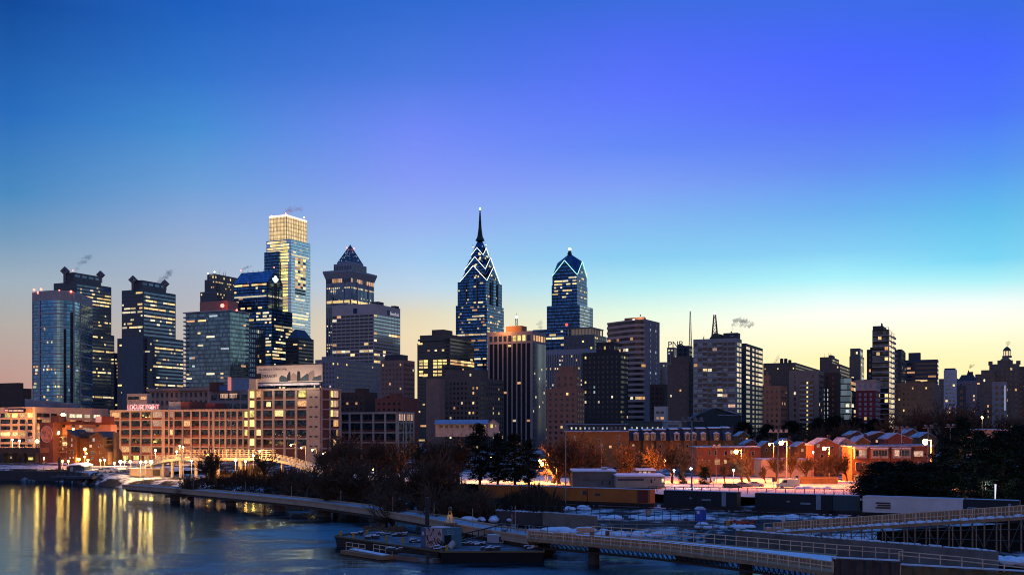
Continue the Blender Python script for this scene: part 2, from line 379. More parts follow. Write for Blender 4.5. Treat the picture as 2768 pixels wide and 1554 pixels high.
# ---- wall and curtain-wall materials
BRICKD = mat('dark_brown_brick', (.10, .062, .05), .9, 0, .2, .2, .5)
BRICKR = mat('red_brick', (.24, .085, .06), .9, 0, .2, .2, .5)
BRICKP = mat('pinkish_brick', (.30, .17, .13), .9, 0, .2, .2, .3)
TAN = mat('tan_stone', (.30, .24, .20), .9, 0, .2, .2, .3)
GREYC = mat('grey_concrete', (.25, .24, .25), .9, 0, .2, .2, .3)
PALE = mat('pale_concrete', (.46, .41, .38), .9, 0, .2, .15, .3)
DARKC = mat('charcoal_cladding', (.06, .062, .07), .7, 0, .3, .25, .3)
GRAN = mat('dark_granite', (.11, .115, .13), .5, .2, .5, .25, .3)
BROWN = mat('brown_stone', (.16, .115, .095), .9, 0, .2, .2, .3)
CURB = glass('blue_curtain_wall', (.10, .26, .46), 3.9, 1.6)
CURN = glass('navy_curtain_wall', (.055, .15, .32), 3.9, 1.6, var=.5)
CURT = glass('teal_curtain_wall', (.22, .42, .48), 3.4, 1.5, span=.18)
CURP = glass('pale_silver_curtain_wall', (.84, .88, .90), 4.2, 1.6, span=.22, var=.16, line=(.30, .33, .34))
CURG = glass('grey_green_curtain_wall', (.20, .29, .31), 3.3, 1.5, span=.16, line=(.10, .11, .11))
CURD = glass('black_curtain_wall', (.06, .085, .11), 3.8, 1.7, span=.4)

# ---- 1: curved glass condominium at the far left
def curved_condo():
    Y = 1000.0
    R = thing('curved_glass_tower', 'curved blue glass condominium tower with a pale louvred crown, at the far left', 'tower', XY(150, Y)+UP*GZ)
    def pl(g=0.0):
        pts = [(89, 7), (108, 0)]
        for k in range(1, 10):
            f = k/10; pts.append((108+91*f, -9*math.sin(math.pi*f)+3*f))
        pts += [(199, 3), (217, 18)]
        q = [Vector(((px-1384)*(Y+d)/F, Y+d, 0)) for px, d in pts]
        q += [q[-1]+Vector((-4, 40, 0)), q[0]+Vector((6, 45, 0))]
        if g:
            c = sum(q, Vector())/len(q); q = [p_+(p_-c).normalized()*g for p_ in q]
        return q
    zt = ZP(812, Y); zc = ZP(787, Y); z0 = GZ
    MB().prism(pl(), z0, zt).build('curtain_wall', glass('curved_tower_glass', (.16, .40, .60), 3.3, 3.0, span=.14, var=.25, line=(.08, .12, .15), rough=.12), R)
    crown = MB(); n = 9
    for i in range(n):
        h = (zc-zt)/n; crown.prism(pl(.25 if i % 2 else -.1), zt+i*h, zt+(i+.96)*h)
    crown.build('crown', PALE, R)
    nfl = 43; sh = (zt-z0)/nfl
    for i in range(2, nfl+1):
        big = i % 4 == 3
        MB().prism(pl(.45 if big else .2), z0+i*sh-(.55 if big else .22), z0+i*sh+(.4 if big else .1)).build('floor_edge', PALE if big else mat('slab_edge', (.22, .25, .28), .7), R)
    q = pl(.35)
    for k in (0, 1, 11, 12):
        MB().tube(q[k]+UP*z0, q[k]+UP*zc, .75 if k in (1, 11) else .45, n=6).build('pier', PALE, R)
    dk = mat('recess_shade_panel', (.02, .025, .03), .3)  # dark boxes on the facade, coloured as the shade inside balconies
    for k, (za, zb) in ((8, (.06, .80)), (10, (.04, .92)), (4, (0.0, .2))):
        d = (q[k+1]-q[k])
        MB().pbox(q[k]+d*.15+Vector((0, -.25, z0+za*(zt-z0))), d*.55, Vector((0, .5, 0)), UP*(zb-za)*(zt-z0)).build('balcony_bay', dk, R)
    rng = random.Random(3)
    for _ in range(46):
        k = rng.choice([0, 0, 2, 2, 3, 3, 4, 4, 5, 6, 7, 9, 11]); fl = rng.choice([7, 9, 10, 13, 14, 16, 16, 17, 17, 18, 21, 22, 22, 23, 30, 34])
        d = q[k+1]-q[k]; f = rng.uniform(.05, .5); nrm_ = Vector((d.y, -d.x, 0)).normalized()
        MB().pbox(q[k]+d*f+nrm_*.05+UP*(z0+fl*sh+.6), d*rng.uniform(.2, .45), nrm_*.15, UP*(sh-1.2)).build('window', rng.choice([LY, LW, LC, LO]), R)
    beacons(R, [PT(px, 785-h, Y+d) for px, h, d in ((92, 2, 5), (103, -6, 2), (111, 3, 0), (160, -1, -6), (192, -3, 0))], 1.15)
curved_condo()

# ---- 2, 3: twin granite towers with diamond finials
def diamond_tower(label, Y, up, low, blk, dia, lits, seed):
    random.seed(seed)
    R = thing('office_tower', label, 'tower', XY(up[1], Y)+UP*GZ, 'twin towers with diamond finials')
    tu = tier(*up, Y); tl = tier(*low, Y-1.5)
    tb = tier(*blk, Y+5, yb=up[3]+8)
    body(R, [tl, tu], GRAN)
    MB().prism(poly(tb), tu.z1, tb.z1).build('crown_block', GRAN, R)
    for t, z0 in ((tl, None), (tu, tl.z1+1)):
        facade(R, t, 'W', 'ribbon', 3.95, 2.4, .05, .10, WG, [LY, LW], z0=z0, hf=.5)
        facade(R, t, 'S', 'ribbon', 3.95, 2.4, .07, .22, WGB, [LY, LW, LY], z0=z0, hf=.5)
    for k in range(4): addwin(R, tb, 'S', tb.b*(k+.5)/4, tb.z1-3.5, tb.b/4*.7, 2.5, WGB)
    finish(R)
    for px, py, r in dia:                              # square plates standing on a corner, pierced in the middle
        rr = r*Y/F; c = PT(px, py, Y+4); mb = MB(); dx = Vector((1, 0, 0)); k = .38
        o = [dx*rr, UP*rr, -dx*rr, -UP*rr]; hh = [Vector((rr*.2, 0, 0))+UP*rr*.28, -Vector((rr*.2, 0, 0))+UP*rr*.28, -Vector((rr*.2, 0, 0))-UP*rr*.28, Vector((rr*.2, 0, 0))-UP*rr*.28]
        hh = [Vector((rr*.22, 0, rr*.0)), UP*rr*.3, -Vector((rr*.22, 0, 0)), -UP*rr*.3]
        for yy, sg in ((-2.0, 1), (2.0, -1)):
            d = Vector((0, yy, 0))
            for i in range(4):
                q = [c+o[i]+d, c+o[(i+1) % 4]+d, c+hh[(i+1) % 4]+d, c+hh[i]+d]
                mb.add(q, [(0, 1, 2, 3)])
        for i in range(4):
            for ring in (o, hh):
                mb.add([c+ring[i]+Vector((0, -2, 0)), c+ring[(i+1) % 4]+Vector((0, -2, 0)), c+ring[(i+1) % 4]+Vector((0, 2, 0)), c+ring[i]+Vector((0, 2, 0))], [(0, 1, 2, 3)])
        mb.build('diamond_finial', GRAN, R)
        MB().box(c.x-rr*.28, c.x+rr*.28, c.y-1.6, c.y+1.6, tu.z1, c.z-rr*.62).build('finial_stem', GRAN, R)
    return R, tu
R2, t2 = diamond_tower('dark banded office tower topped by two diamonds, directly behind the curved glass tower', 1200, (145, 206, 301, 763), (145, 217, 309, 899), (175, 200, 273, 736), ((176, 733, 12), (272, 743, 11)), None, 11)
beacons(R2, [PT(197, 731, 1204)], .8)
diamond_tower('dark banded office tower topped by two diamonds, standing free to the right of its twin', 1150, (329, 387, 475, 783), (317, 412, 496, 912), (356, 383, 449, 757), ((360, 757, 12), (446, 767, 11)), None, 23)
random.seed(5)
# low slab joining the twins
tower('office_building', 'narrow dark annexe filling the gap between the twin diamond towers', 1190, [(300, 309, 330, 955)], DARKC, spec('ribbon', 3.9, 2.4, .05, .15), spec('ribbon', 3.9, 2.4, .1, .2))
# ---- left low brown block and screens
tower('brick_building', 'low windowless brown block at the left edge, above the orange-lit office building', 640, [(-60, 60, 86, 1052)], BRICKD, pent=[(.1, .62, .1, .6, 4)])
# ---- glass condominium with penthouse beacon
def condo():
    Y = 850
    R, ts = tower('glass_apartment_tower', 'grey-green glass apartment tower with slab edges, red beacon and reddish penthouse', Y, [(502, 622, 673, 843)], CURG,
          spec('curtain', 3.3, 3.0, .06, .0, hf=.75, lits=[LY, LW, LO, LC]), spec('curtain', 3.3, 3, .03, 0, hf=.75))
    t = ts[0]
    n = int((t.z1-t.z0)/3.3)
    for i in range(1, n+1):
        z = t.z1-i*3.3+3.0
        MB().prism(poly(t, .35), z, z+.4).build('slab_edge', mat('slab_edge', (.22, .25, .28), .7), R)
    MB().prism(poly(t, 1.6), t.z1+.7, t.z1+1.6).build('roof_slab', PALE, R)
    tp = tier(540, 616, 644, 812, Y+6); tp.z0 = t.z1+1.7
    MB().prism(poly(tp), tp.z0, tp.z1).build('penthouse', mat('salmon_panel', (.42, .18, .13), .8), R)
    for k in range(9):                                   # balconies on the left corner and the right corner
        pass
    for i in range(1, n-1):
        z = t.z1-i*3.3
        for face, s0, s1 in (('W', -1.2, 2.2), ('S', t.b-2.4, t.b+1.2)):
            mb = MB(); fbox(mb, t, face, s0, s1, z, z+.25, 1.5); fbox(mb, t, face, s0, s1, z+.25, z+1.15, 1.5, back=-1.42); mb.build('balcony', mat('slab_edge', (.22, .25, .28), .7), R)
    beacons(R, [PT(601, 826, Y+2)], 1.6)
    beacons(R, [PT(640, 838, Y+4)], .8)
condo()
# ---- stepped dark tower behind
R, ts = tower('office_tower', 'dark stepped office tower with roof antennas, behind the glass apartment tower', 1420, [(541, 585, 660, 788), (553, 581, 660, 756), (560, 580, 660, 741)], GRAN,
      spec('punch', 3.9, 3.2, .10, .06, wf=.6), spec('punch', 3.9, 3.2, .08, .08, wf=.6), ants=6)
beacons(R, [PT(562, 740, 1426), PT(580, 735, 1420)], .8, WBEAC)
# ---- gabled blue tower
def gabled():
    Y = 1290
    R = thing('gabled_glass_tower', 'dark blue glass tower with a pitched roof and a bright white cross on its gable', 'tower', XY(722, Y)+UP*GZ)
    t = tier(632, 722, 763, 761, Y); low = tier(600, 735, 773, 838, Y-14, b=40)
    body(R, [low], CURN, 'base_block'); MB().prism(poly(t), t.z0, t.z1).build('curtain_wall', CURN, R)
    za = ZP(727, Y); g = poly(t, .6); mid = t.C+S*t.b/2
    p0, p1 = t.C+T*.6, t.C-T*(t.a+.6)
    mb = MB(); z = t.z1+.01
    a0, b0, a1, b1 = p0+UP*z, p0+S*t.b+UP*z, p1+UP*z, p1+S*t.b+UP*z; r0 = p0+S*t.b/2+UP*za; r1 = p1+S*t.b/2+UP*za
    r1h = r1+T*5
    mb.add([a0, b0, b1, a1, r0, r1], [(0, 1, 4), (3, 0, 4, 5), (1, 2, 5, 4), (2, 3, 5)])
    mb.build('roof', glass('roof_glass', (.04, .12, .26), 3.9, 3.2, span=.1), R)
    # teal gable face with dark vertical slots
    fr = MB(); q = t.C+T*.75
    fr.add([q+UP*(t.z1-34), q+S*t.b+UP*(t.z1-34), q+S*t.b+UP*t.z1, q+S*t.b/2+UP*(za+.3), q+UP*t.z1], [(0, 1, 2, 3, 4)])
    fr.build('gable_face', glass('gable_glass', (.26, .46, .54), 3.9, 2.4, span=.2), R)
    for f in (.30, .42, .5, .58, .70):
        mb = MB(); fbox(mb, t, 'S', t.b*f-.7, t.b*f+.7, t.z1-62, t.z1-8+12*(1-abs(f-.5)*4), 1.1); mb.build('dark_slot', DARKC, R)
    c = q+S*t.b/2+UP*ZP(751, Y)+T*.3
    logo = MB()
    for w, h in ((1.9, 8.0), (8.0, 2.4), (4.6, 5.4)): logo.pbox(c-S*w/2-UP*h/2, S*w, T*(.5+.07*w), UP*h)
    logo.build('logo', mat('lit_logo', (.9, .9, .9), emit=(.85, .95, 1), estr=3), R)
    facade(R, t, 'W', 'curtain', 3.9, 3.2, .05, .07, hf=.6, z0=t.z1-45, lits=[LW, LY, LO]); facade(R, t, 'S', 'curtain', 3.9, 3.2, .02, .0, hf=.6, z0=t.z1-60)
    facade(R, low, 'W', 'curtain', 3.9, 3.2, .08, .2, hf=.6, lits=[LW, LY]); facade(R, low, 'S', 'curtain', 3.9, 3.2, .1, .3, hf=.6, lits=[LW, LY])
    z = t.z1-17
    addwin(R, t, 'W', t.a/2, z, t.a-2, 1.8, LW, .3, name='lit_cornice', big=True); addwin(R, t, 'S', t.b/2, z, t.b-2, 1.8, LW, 1.0, name='lit_cornice', big=True)
    finish(R)
    for f in (.05, .2, .35, .5, .65, .8, .95): MB().tube(r0+(r1-r0)*f, r0+(r1-r0)*f+UP*2.2, .3, n=4).build('roof_mast', DKMETAL, R)
    beacons(R, [PT(651, 731, 1310), PT(741, 723, 1300)], .8)
gabled()
# ---- tallest tower with lit crown
def crown_tower():
    Y = 1440
    R = thing('glass_office_tower', 'tallest silver glass tower with a glowing golden crown', 'tower', XY(785, Y)+UP*GZ)
    t = tier(720, 787, 839, 646, Y); k = tier(728, 774, 829, 581, Y+6, yb=650)
    bot = poly(t, .25); top = poly(t); mb = MB(); mb.frust(bot, t.z0, top, t.z1); mb.build('curtain_wall', CURP, R)
    low = tier(719, 760, 800, 678, Y-2); low.b = 10
    MB().pbox(t.C-T*(t.a+1)-S*3.3+UP*t.z0, T*(t.a*.60), S*4.2, UP*(ZP(678, Y)-t.z0)).build('dark_glass_bay', glass('dark_bay_glass', (.10, .20, .32), 4.2, 1.8, span=.3), R)
    cm = bpy.data.materials.new('lit_crown_glass'); cm.use_nodes = True; n_ = cm.node_tree; b = n_.nodes['Principled BSDF']; nd = n_.nodes.new; ln = n_.links.new
    b.inputs['Base Color'].default_value = (.3, .28, .22, 1)
    g_ = nd('ShaderNodeNewGeometry'); vr = nd('ShaderNodeVectorRotate'); vr.rotation_type = 'Z_AXIS'; vr.inputs['Angle'].default_value = G; ln(g_.outputs['Position'], vr.inputs['Vector'])
    dv = nd('ShaderNodeVectorMath'); dv.operation = 'DIVIDE'; dv.inputs[1].default_value = (1.8, 1.8, 5.4); ln(vr.outputs[0], dv.inputs[0])
    fr = nd('ShaderNodeVectorMath'); fr.operation = 'FRACTION'; ln(dv.outputs[0], fr.inputs[0]); sp = nd('ShaderNodeSeparateXYZ'); ln(fr.outputs[0], sp.inputs[0])
    ramp = nd('ShaderNodeValToRGB'); ln(sp.outputs['Z'], ramp.inputs[0]); e = ramp.color_ramp.elements
    e[0].position = 0; e[0].color = (.30, .18, .05, 1); e[1].position = 1; e[1].color = (1, .74, .36, 1)
    x = ramp.color_ramp.elements.new(.14); x.color = (.62, .40, .14, 1); x = ramp.color_ramp.elements.new(.5); x.color = (.95, .66, .28, 1)
    fl = nd('ShaderNodeVectorMath'); fl.operation = 'FLOOR'; ln(dv.outputs[0], fl.inputs[0]); wn = nd('ShaderNodeTexWhiteNoise'); ln(fl.outputs[0], wn.inputs['Vector'])
    mr = nd('ShaderNodeMapRange'); mr.inputs[3].default_value = .7; mr.inputs[4].default_value = 1.25; ln(wn.outputs['Value'], mr.inputs[0])
    ln(ramp.outputs[0], b.inputs['Emission Color']); ln(mr.outputs[0], b.inputs['Emission Strength']); cm.cycles.emission_sampling = 'NONE'
    MB().prism(poly(k), t.z1-1, k.z1).build('crown', cm, R)
    MB().prism(poly(k, .4), k.z1-2.2, k.z1+.5).build('crown_rim', mat('lit_rim', (.5, .4, .35), emit=(1, .72, .6), estr=1.5), R)
    bars = MB()
    for face in ('W', 'S'):
        Lf = flen(k, face)
        for i in range(13): fbox(bars, k, face, Lf*i/12-.12, Lf*i/12+.12, t.z1, k.z1, .5)
    bars.build('crown_mullions', GREYM, R)
    # upper lit storeys of the left face and the lit corner slot
    for i in range(7):
        z = t.z1-3-i*4.2
        for j in range(8):
            if random.random() < .9: addwin(R, t, 'W', t.a*(.06+.11*j)+1.5, z, t.a*.10, 2.9, pick([LY, LY, LB, LW]), .25)
    n = int((t.z1-GZ)/4.2)
    for i in range(2, n-16):
        addwin(R, t, 'W', t.a*.735, t.z1-3-i*4.2, t.a*.26, 3.0, pick([LB, LY, LB]), .45, name='lit_stair_landing', big=True)
    def skip(f, z): return False
    for i in range(n-14):                                 # right face: a tall winter garden and long lit floors
        z = t.z1-4-i*4.2
        if 5 <= i <= 16:
            for j in range(4):
                m_ = pick([LB, LY, LY, WG, LO]) if i < 15 else WG
                if i == 11 and j > 1: m_ = WG
                addwin(R, t, 'S', t.b*(.27+.135*j), z, t.b*.125, 3.2, m_, .3)
        elif i in (18, 23, 24, 26, 31) or random.random() < .1:
            s0 = random.choice([.02, .02, .2]); w = random.uniform(.4, .95-s0)
            addwin(R, t, 'S', t.b*(s0+w/2), z, t.b*w, 2.2, pick([LW, LY]), .3)
        elif random.random() < .6:
            addwin(R, t, 'S', t.b*random.uniform(.1, .9), z, t.b*random.uniform(.05, .15), 2.0, pick([LW, LY]), .3)
    for i in range(22):
        z = ZP(678, Y)-4-i*4.2
        for j in range(6):
            if random.random() < (.65 if i in (2, 5, 8, 9) else .14): addwin(R, t, 'W', t.a*(.04+.095*j)+1, z, t.a*.08, 2.4, pick([LW, LY]), 1.1)
    finish(R)
    beacons(R, [PT(734, 584, Y+6), PT(772, 578, Y+3), PT(822, 588, Y+6)], .9, mat('pink_beacon', (.5, .3, .3), emit=(1, .6, .6), estr=6))
crown_tower()
# ---- dark blocks in front of the gabled and crowned towers
tower('office_building', 'dark gridded block between the apartment tower and the lit floors of the gabled tower', 1150, [(655, 673, 718, 884)], DARKC, spec('punch', 5.2, 3.4, .03, .02, glass=WGB, wf=.7, hf=.6), spec('punch', 5.2, 3.4, .03, .02, glass=WGB, wf=.7, hf=.6))
def mansard():
    Y = 1180
    R, ts = tower('office_building', 'dark block with a sloping mansard roof at the foot of the tallest tower', Y, [(772, 806, 848, 914)], DARKC, spec('ribbon', 3.9, 3, .05, .15), spec('ribbon', 3.9, 3, .05, .15))
    t = ts[0]; z1 = ZP(888, Y); q0 = poly(t, -1); q1 = poly(t, -7)
    MB().frust(q0, t.z1+.02, q1, z1).build('roof', mat('slate_blue_roof', (.03, .05, .08), .4, .3), R)
mansard()
# ---- tower with pyramid
def pyramid_tower():
    Y = 1330; random.seed(31)
    STO = mat('blue_grey_granite', (.26, .28, .32), .7, .1, .4, .2, .3)
    R = thing('office_tower', 'granite office tower with a dark pyramid roof and a flared cornice', 'tower', XY(948, Y)+UP*GZ)
    t = tier(881, 948, 1011, 740, Y); lo = tier(879, 950, 1012, 968, Y-2)
    body(R, [lo, t], STO, lip=0)
    mb = MB(); zc = ZP(729, Y)
    mb.frust(poly(t), t.z1-6, poly(t, 2.6), zc-3); mb.prism(poly(t, 2.8), zc-3, zc); mb.build('cornice', STO, R)
    up = tier(902, 950, 991, 711, Y+9); up.z0 = zc
    MB().prism(poly(up), zc+.01, up.z1).build('upper_block', STO, R)
    z2 = ZP(705, Y+9); pr = sub(up, up.a*.1, up.a*.1, up.b*.1, up.b*.1, up.z1, z2); MB().prism(poly(pr), up.z1+.01, z2).build('drum', STO, R)
    q = poly(pr, -.3); ctr = sum(q, Vector())/4; za = ZP(661, ctr.y)
    pm = MB(); pm.add([p_+UP*(z2+.01) for p_ in q]+[ctr+UP*za], [(0, 1, 4), (1, 2, 4), (2, 3, 4), (3, 0, 4)])
    pm.build('pyramid_roof', glass('lattice_roof', (.05, .09, .14), 3.4, 3.4, span=.3, metal=.6, rough=.3), R)
    for _ in range(46):                                    # small lights in the lattice
        k = random.choice([0, 3, 3]); a, b_ = q[k], q[(k+1) % 4]; f = random.uniform(.02, .72); g = random.uniform(.08, .92)
        p_ = (a+(b_-a)*g+UP*z2)*(1-f)+(ctr+UP*za)*f
        n_ = Vector(((b_-a).y, -(b_-a).x, 0)).normalized()
        MB().ball(p_+n_*.3+UP*.2, .42, nu=5, nv=3).build('roof_light', LC, R)
    beacons(R, [q[3]*.22+ctr*.78+UP*(za-(za-z2)*.2)-S*1.5, q[1]*.22+ctr*.78+UP*(za-(za-z2)*.2)+T*1.5], .9)
    for face in ('W', 'S'):
        facade(R, t, face, 'strip', 3.9, 3.0, .12, .1, WGB, [LY, LW], z0=ZP(960, Y), z1=zc-20, wf=.55, hotd=.85)
        Lf = flen(t, face)
        for j in range(12): addwin(R, t, face, Lf*(j+.5)/12, zc-11, Lf/12*.7, 8, pick([LO, LP, LO, WG]) if (2 < j < 8 or face == 'S') else WG, .3)
        Lf = flen(up, face)
        for j in range(11): addwin(R, up, face, Lf*(j+.5)/11, (up.z0+up.z1)/2-1, Lf/11*.5, 6, WG, .1)
        addwin(R, t, face, flen(t, face)/2, ZP(814, Y), flen(t, face)-3, 3.2, LY, .35, name='window_band', big=True)
    for f, w in (('W', .5), ('S', .5)):                    # wide central bay
        mb = MB(); Lf = flen(t, f); fbox(mb, t, f, Lf*.25, Lf*.28, t.z0, zc-14, 1.1); fbox(mb, t, f, Lf*.72, Lf*.75, t.z0, zc-14, 1.1); mb.build('pier', STO, R)
    finish(R)
pyramid_tower()
# ---- bank block with lettering
def bank():
    Y = 1000; random.seed(12)
    ST = mat('warm_grey_stone', (.50, .41, .37), .9, 0, .2, .15, .3)
    R = thing('office_building', 'broad grey office block with large name lettering on both faces below the roof', 'building', XY(1010, Y)+UP*GZ)
    t = tier(897, 1010, 1082, 822, Y); body(R, [t], ST)
    zb = ZP(848, Y)
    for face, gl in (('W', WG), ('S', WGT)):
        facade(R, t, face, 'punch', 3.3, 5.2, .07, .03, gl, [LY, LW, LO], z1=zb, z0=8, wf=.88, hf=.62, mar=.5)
    finish(R)
    zt = ZP(843, Y)
    pan = mat('navy_sign_panel', (.01, .04, .11), .4)
    wl = mat('grey_sign_letters', (.55, .55, .6), .6); wl2 = mat('white_sign_letters', (.8, .8, .8), .5, emit=(1, 1, 1), estr=.35)
    for face, s0, m_, sz in (('W', .52, wl, 4.6), ('S', .50, wl2, 4.4)):
        Lf = flen(t, face); mb = MB(); fbox(mb, t, face, Lf*s0, Lf*s0+4.2, zt-.6, zt+4.2, .25); mb.build('logo_panel', pan, R)
        text('Beneficial', fpt(t, face, Lf*s0+4.9, zt, .2), sz, m_, R, -G if face == 'W' else math.pi/2-G, sx=.95 if face == 'W' else .98)
    boxes(R, t, [(.02, .18, .2, .4, 3.5), (.3, .5, .4, .7, 3), (.0, .1, .8, .95, 2.5)], 'penthouse', DARKC); whip(R, t, 4, 6)
    # pale lower wing to the right
bank()
tower('concrete_building', 'slim pale stair wing lit in white at the lower right corner of the lettered block', 985, [(1010, 1022, 1030, 990)], PALE, spec('punch', 3.3, 2.4, .6, .3, lits=[LW, LY], wf=.6), None)
# ---- cross-gabled spire towers
def neon(R, pts, m, r=.5):
    for a, b in pts: MB().tube(a, b, r, n=5).build('neon_edge', m, R)
def gabtier(mb, M, h, zb, zc, za, zmid=None, cm=1):
    """square block (half side h) whose walls end in gables; roof planes run from the gable tips to the centre"""
    q = [M+T*h-S*h, M+T*h+S*h, M-T*h+S*h, M-T*h-S*h]
    mids = [(q[i]+q[(i+1) % 4])/2 for i in range(4)]
    zmid = za if zmid is None else zmid
    for i in range(4):
        a, b, m = q[i], q[(i+1) % 4], mids[i]
        mb.add([a+UP*zb, b+UP*zb, b+UP*zc, m+UP*za, a+UP*zc], [(0, 1, 2, 3, 4)], 0)
        mb.add([a+UP*zc, m+UP*za, M+UP*zmid], [(0, 1, 2)], cm); mb.add([m+UP*za, b+UP*zc, M+UP*zmid], [(0, 1, 2)], cm)
    return q, mids
ROOFG = glass('dark_roof_glass', (.03, .07, .15), 3.2, 3.2, span=.12, rough=.2)
NEW = mat('white_neon', (.8, .8, .8), emit=(.92, 1, .95), estr=2.2); NEG = mat('green_neon', (.6, .8, .7), emit=(.45, 1, .72), estr=1.6)
def spire_tower():
    Y = 1370; random.seed(41)
    R = thing('spire_tower', 'blue glass tower with stacked neon-edged gables and a tall needle spire', 'tower', XY(1313, Y)+UP*GZ)
    low = tier(1232, 1316, 1362, 822, Y-4); sh = tier(1237, 1313, 1357, 758, Y)
    body(R, [low, sh], CURN, 'curtain_wall', lip=0)
    M = sh.C-T*sh.a/2+S*sh.b/2; h0 = (sh.a+sh.b)/4; k = 120.0
    nz = []
    mb = MB()
    for (w, pc, pa, pb) in ((104, 757, 718, 765), (80, 726, 694, 740), (46, 688, 669, 715)):
        h = h0*w/k; Cn = M+T*h-S*h; zc = ZP(pc, Cn.y); za = ZP(pa, (M-S*h).y); zb = ZP(pb, Cn.y)
        q, mids = gabtier(mb, M, h, zb, zc, za)
        for i in (3, 0):
            out = -S*.6 if i == 3 else T*.6
            for e in (q[i], q[(i+1) % 4]): nz.append((e+UP*zc+out, mids[i]+UP*za+out))
            # second chevron line lower on the wall
            if w > 60:
                for e in (q[i], q[(i+1) % 4]):
                    MB().tube(e+UP*(zc-8)+out*.6, mids[i]+UP*(za-12)+out*.6, .35, n=4).build('gable_rib', GREYM, R)
            for _ in range(5):
                f = random.uniform(.25, .75); p_ = q[i]+(q[(i+1) % 4]-q[i])*f+out+UP*(zc+random.uniform(-8, (za-zc)*.4))
                dd = (q[(i+1) % 4]-q[i]).normalized()
                MB().pbox(p_, dd*random.uniform(1.5, 3.5), out*.4, UP*2.0).build('window', pick([LY, LW]), R)
    mb.build('gabled_crown', [CURN, ROOFG], R)
    h = h0*40/k; zt = ZP(684, M.y); q = [M+T*h-S*h, M+T*h+S*h, M-T*h+S*h, M-T*h-S*h]
    cap = MB(); cap.frust(q, zt, [M+(p_-M)*.30 for p_ in q], ZP(651, M.y)); cap.build('roof', ROOFG, R)
    sp = MB(); zs = [(651, 6.2), (640, 3.6), (620, 2.2), (600, 1.5), (585, 1.2), (566, .6)]
    for (a, ra), (b, rb) in zip(zs, zs[1:]): sp.tube(M+UP*ZP(a, M.y), M+UP*ZP(b, M.y), ra, rb, 8)
    for py in range(600, 646, 5): sp.tube(M+UP*ZP(py, M.y), M+UP*ZP(py-1.6, M.y), 2.4 if py > 625 else 1.9, n=8, cap=True)
    sp.build('spire', DKMETAL, R)
    beacons(R, [M+UP*ZP(565, M.y)], 1.1, WBEAC)
    beacons(R, [PT(1278, 668, M.y), PT(1313, 662, M.y)], .5, WBEAC)
    neon(R, nz, NEW, .30)
    for face in ('W', 'S'):
        facade(R, low, face, 'curtain', 3.9, 2.6, .10, .10, hf=.55, lits=[LY, LW, LY, LO]); facade(R, sh, face, 'curtain', 3.9, 2.6, .06, .05, z0=low.z1+1, hf=.55, lits=[LY, LW])
        Lf = flen(sh, face); mb = MB()
        for f in (.3, .7): fbox(mb, sh, face, Lf*f-.6, Lf*f+.6, sh.z0, sh.z1-1, 1.6)
        mb.build('pier', GRAN, R)
        mb = MB(); fbox(mb, sh, face, Lf*.42, Lf*.58, sh.z0, sh.z1+2, 1.2); mb.build('central_bay', CURB, R)
    finish(R)
    for px, z in ((1278, 668), (1313, 664), (1322, 690)): MB().tube(PT(px, z+4, M.y), PT(px, z-8, M.y), .2, n=4).build('antenna', DKMETAL, R)
spire_tower()
def gable_tower():
    Y = 1250; random.seed(43)
    R = thing('gabled_glass_tower', 'blue glass tower with a green neon gable and a white light on its blunt roof', 'tower', XY(1558, Y)+UP*GZ)
    low = tier(1478, 1566, 1603, 823, Y-4); sh = tier(1491, 1560, 1588, 768, Y); base = tier(1440, 1530, 1560, 888, Y-8, b=30)
    body(R, [base, low, sh], CURN, 'curtain_wall', lip=0)
    M = sh.C-T*sh.a/2+S*sh.b/2; h0 = (sh.a+sh.b)/4; mb = MB()
    h = h0*92/97; Cn = M+T*h-S*h; zc = ZP(742, Cn.y); za = ZP(709, M.y); zb = ZP(770, Cn.y)
    q, mids = gabtier(mb, M, h, zb, zc, za, ZP(685, M.y))
    mb.build('gabled_crown', [CURN, ROOFG], R)
    nz = []
    for i in (3, 0):
        out = -S*.6 if i == 3 else T*.6
        for e in (q[i], q[(i+1) % 4]): nz.append((e+UP*zc+out, mids[i]+UP*za+out))
    neon(R, nz, NEG, .34)
    q2 = [p_+(p_-M)*.02 for p_ in q]
    # chamfered shoulders between shaft and crown
    MB().frust(poly(sh), sh.z1+.01, [q[0], q[1], q[2], q[3]], zb+1).build('shoulder', CURN, R)
    fin = MB(); fin.tube(M+UP*ZP(688, M.y), M+UP*ZP(676, M.y), 3.0, 1.0, 8); fin.build('finial', DKMETAL, R)
    beacons(R, [M+UP*ZP(674, M.y)], 1.7, WBEAC)
    for face in ('W', 'S'):
        facade(R, low, face, 'curtain', 3.9, 2.6, .008, .0, hf=.55); facade(R, sh, face, 'curtain', 3.9, 2.6, .16, .08, z0=low.z1+8, z1=zc+6, hf=.5, hotd=.5, lits=[LY, LW])
        Lf = flen(low, face)
    tb = low; mb = MB(); fbox(mb, low, 'S', .4, low.b*.72, low.z0, low.z1-.6, .5); mb.build('pale_bay', glass('pale_bay_glass', (.40, .50, .56), 3.9, 4, span=.3), R)
    facade(R, base, 'W', 'curtain', 3.9, 3, .15, .3, hf=.6, lits=[LY, LW]); finish(R)
    beacons(R, [fpt(low, 'W', low.a*.62, ZP(877, Y), .8)], 1.9, mat('red_sign', (.3, .02, .02), emit=(1, .12, .1), estr=1.3), 'lit_emblem')
gable_tower()
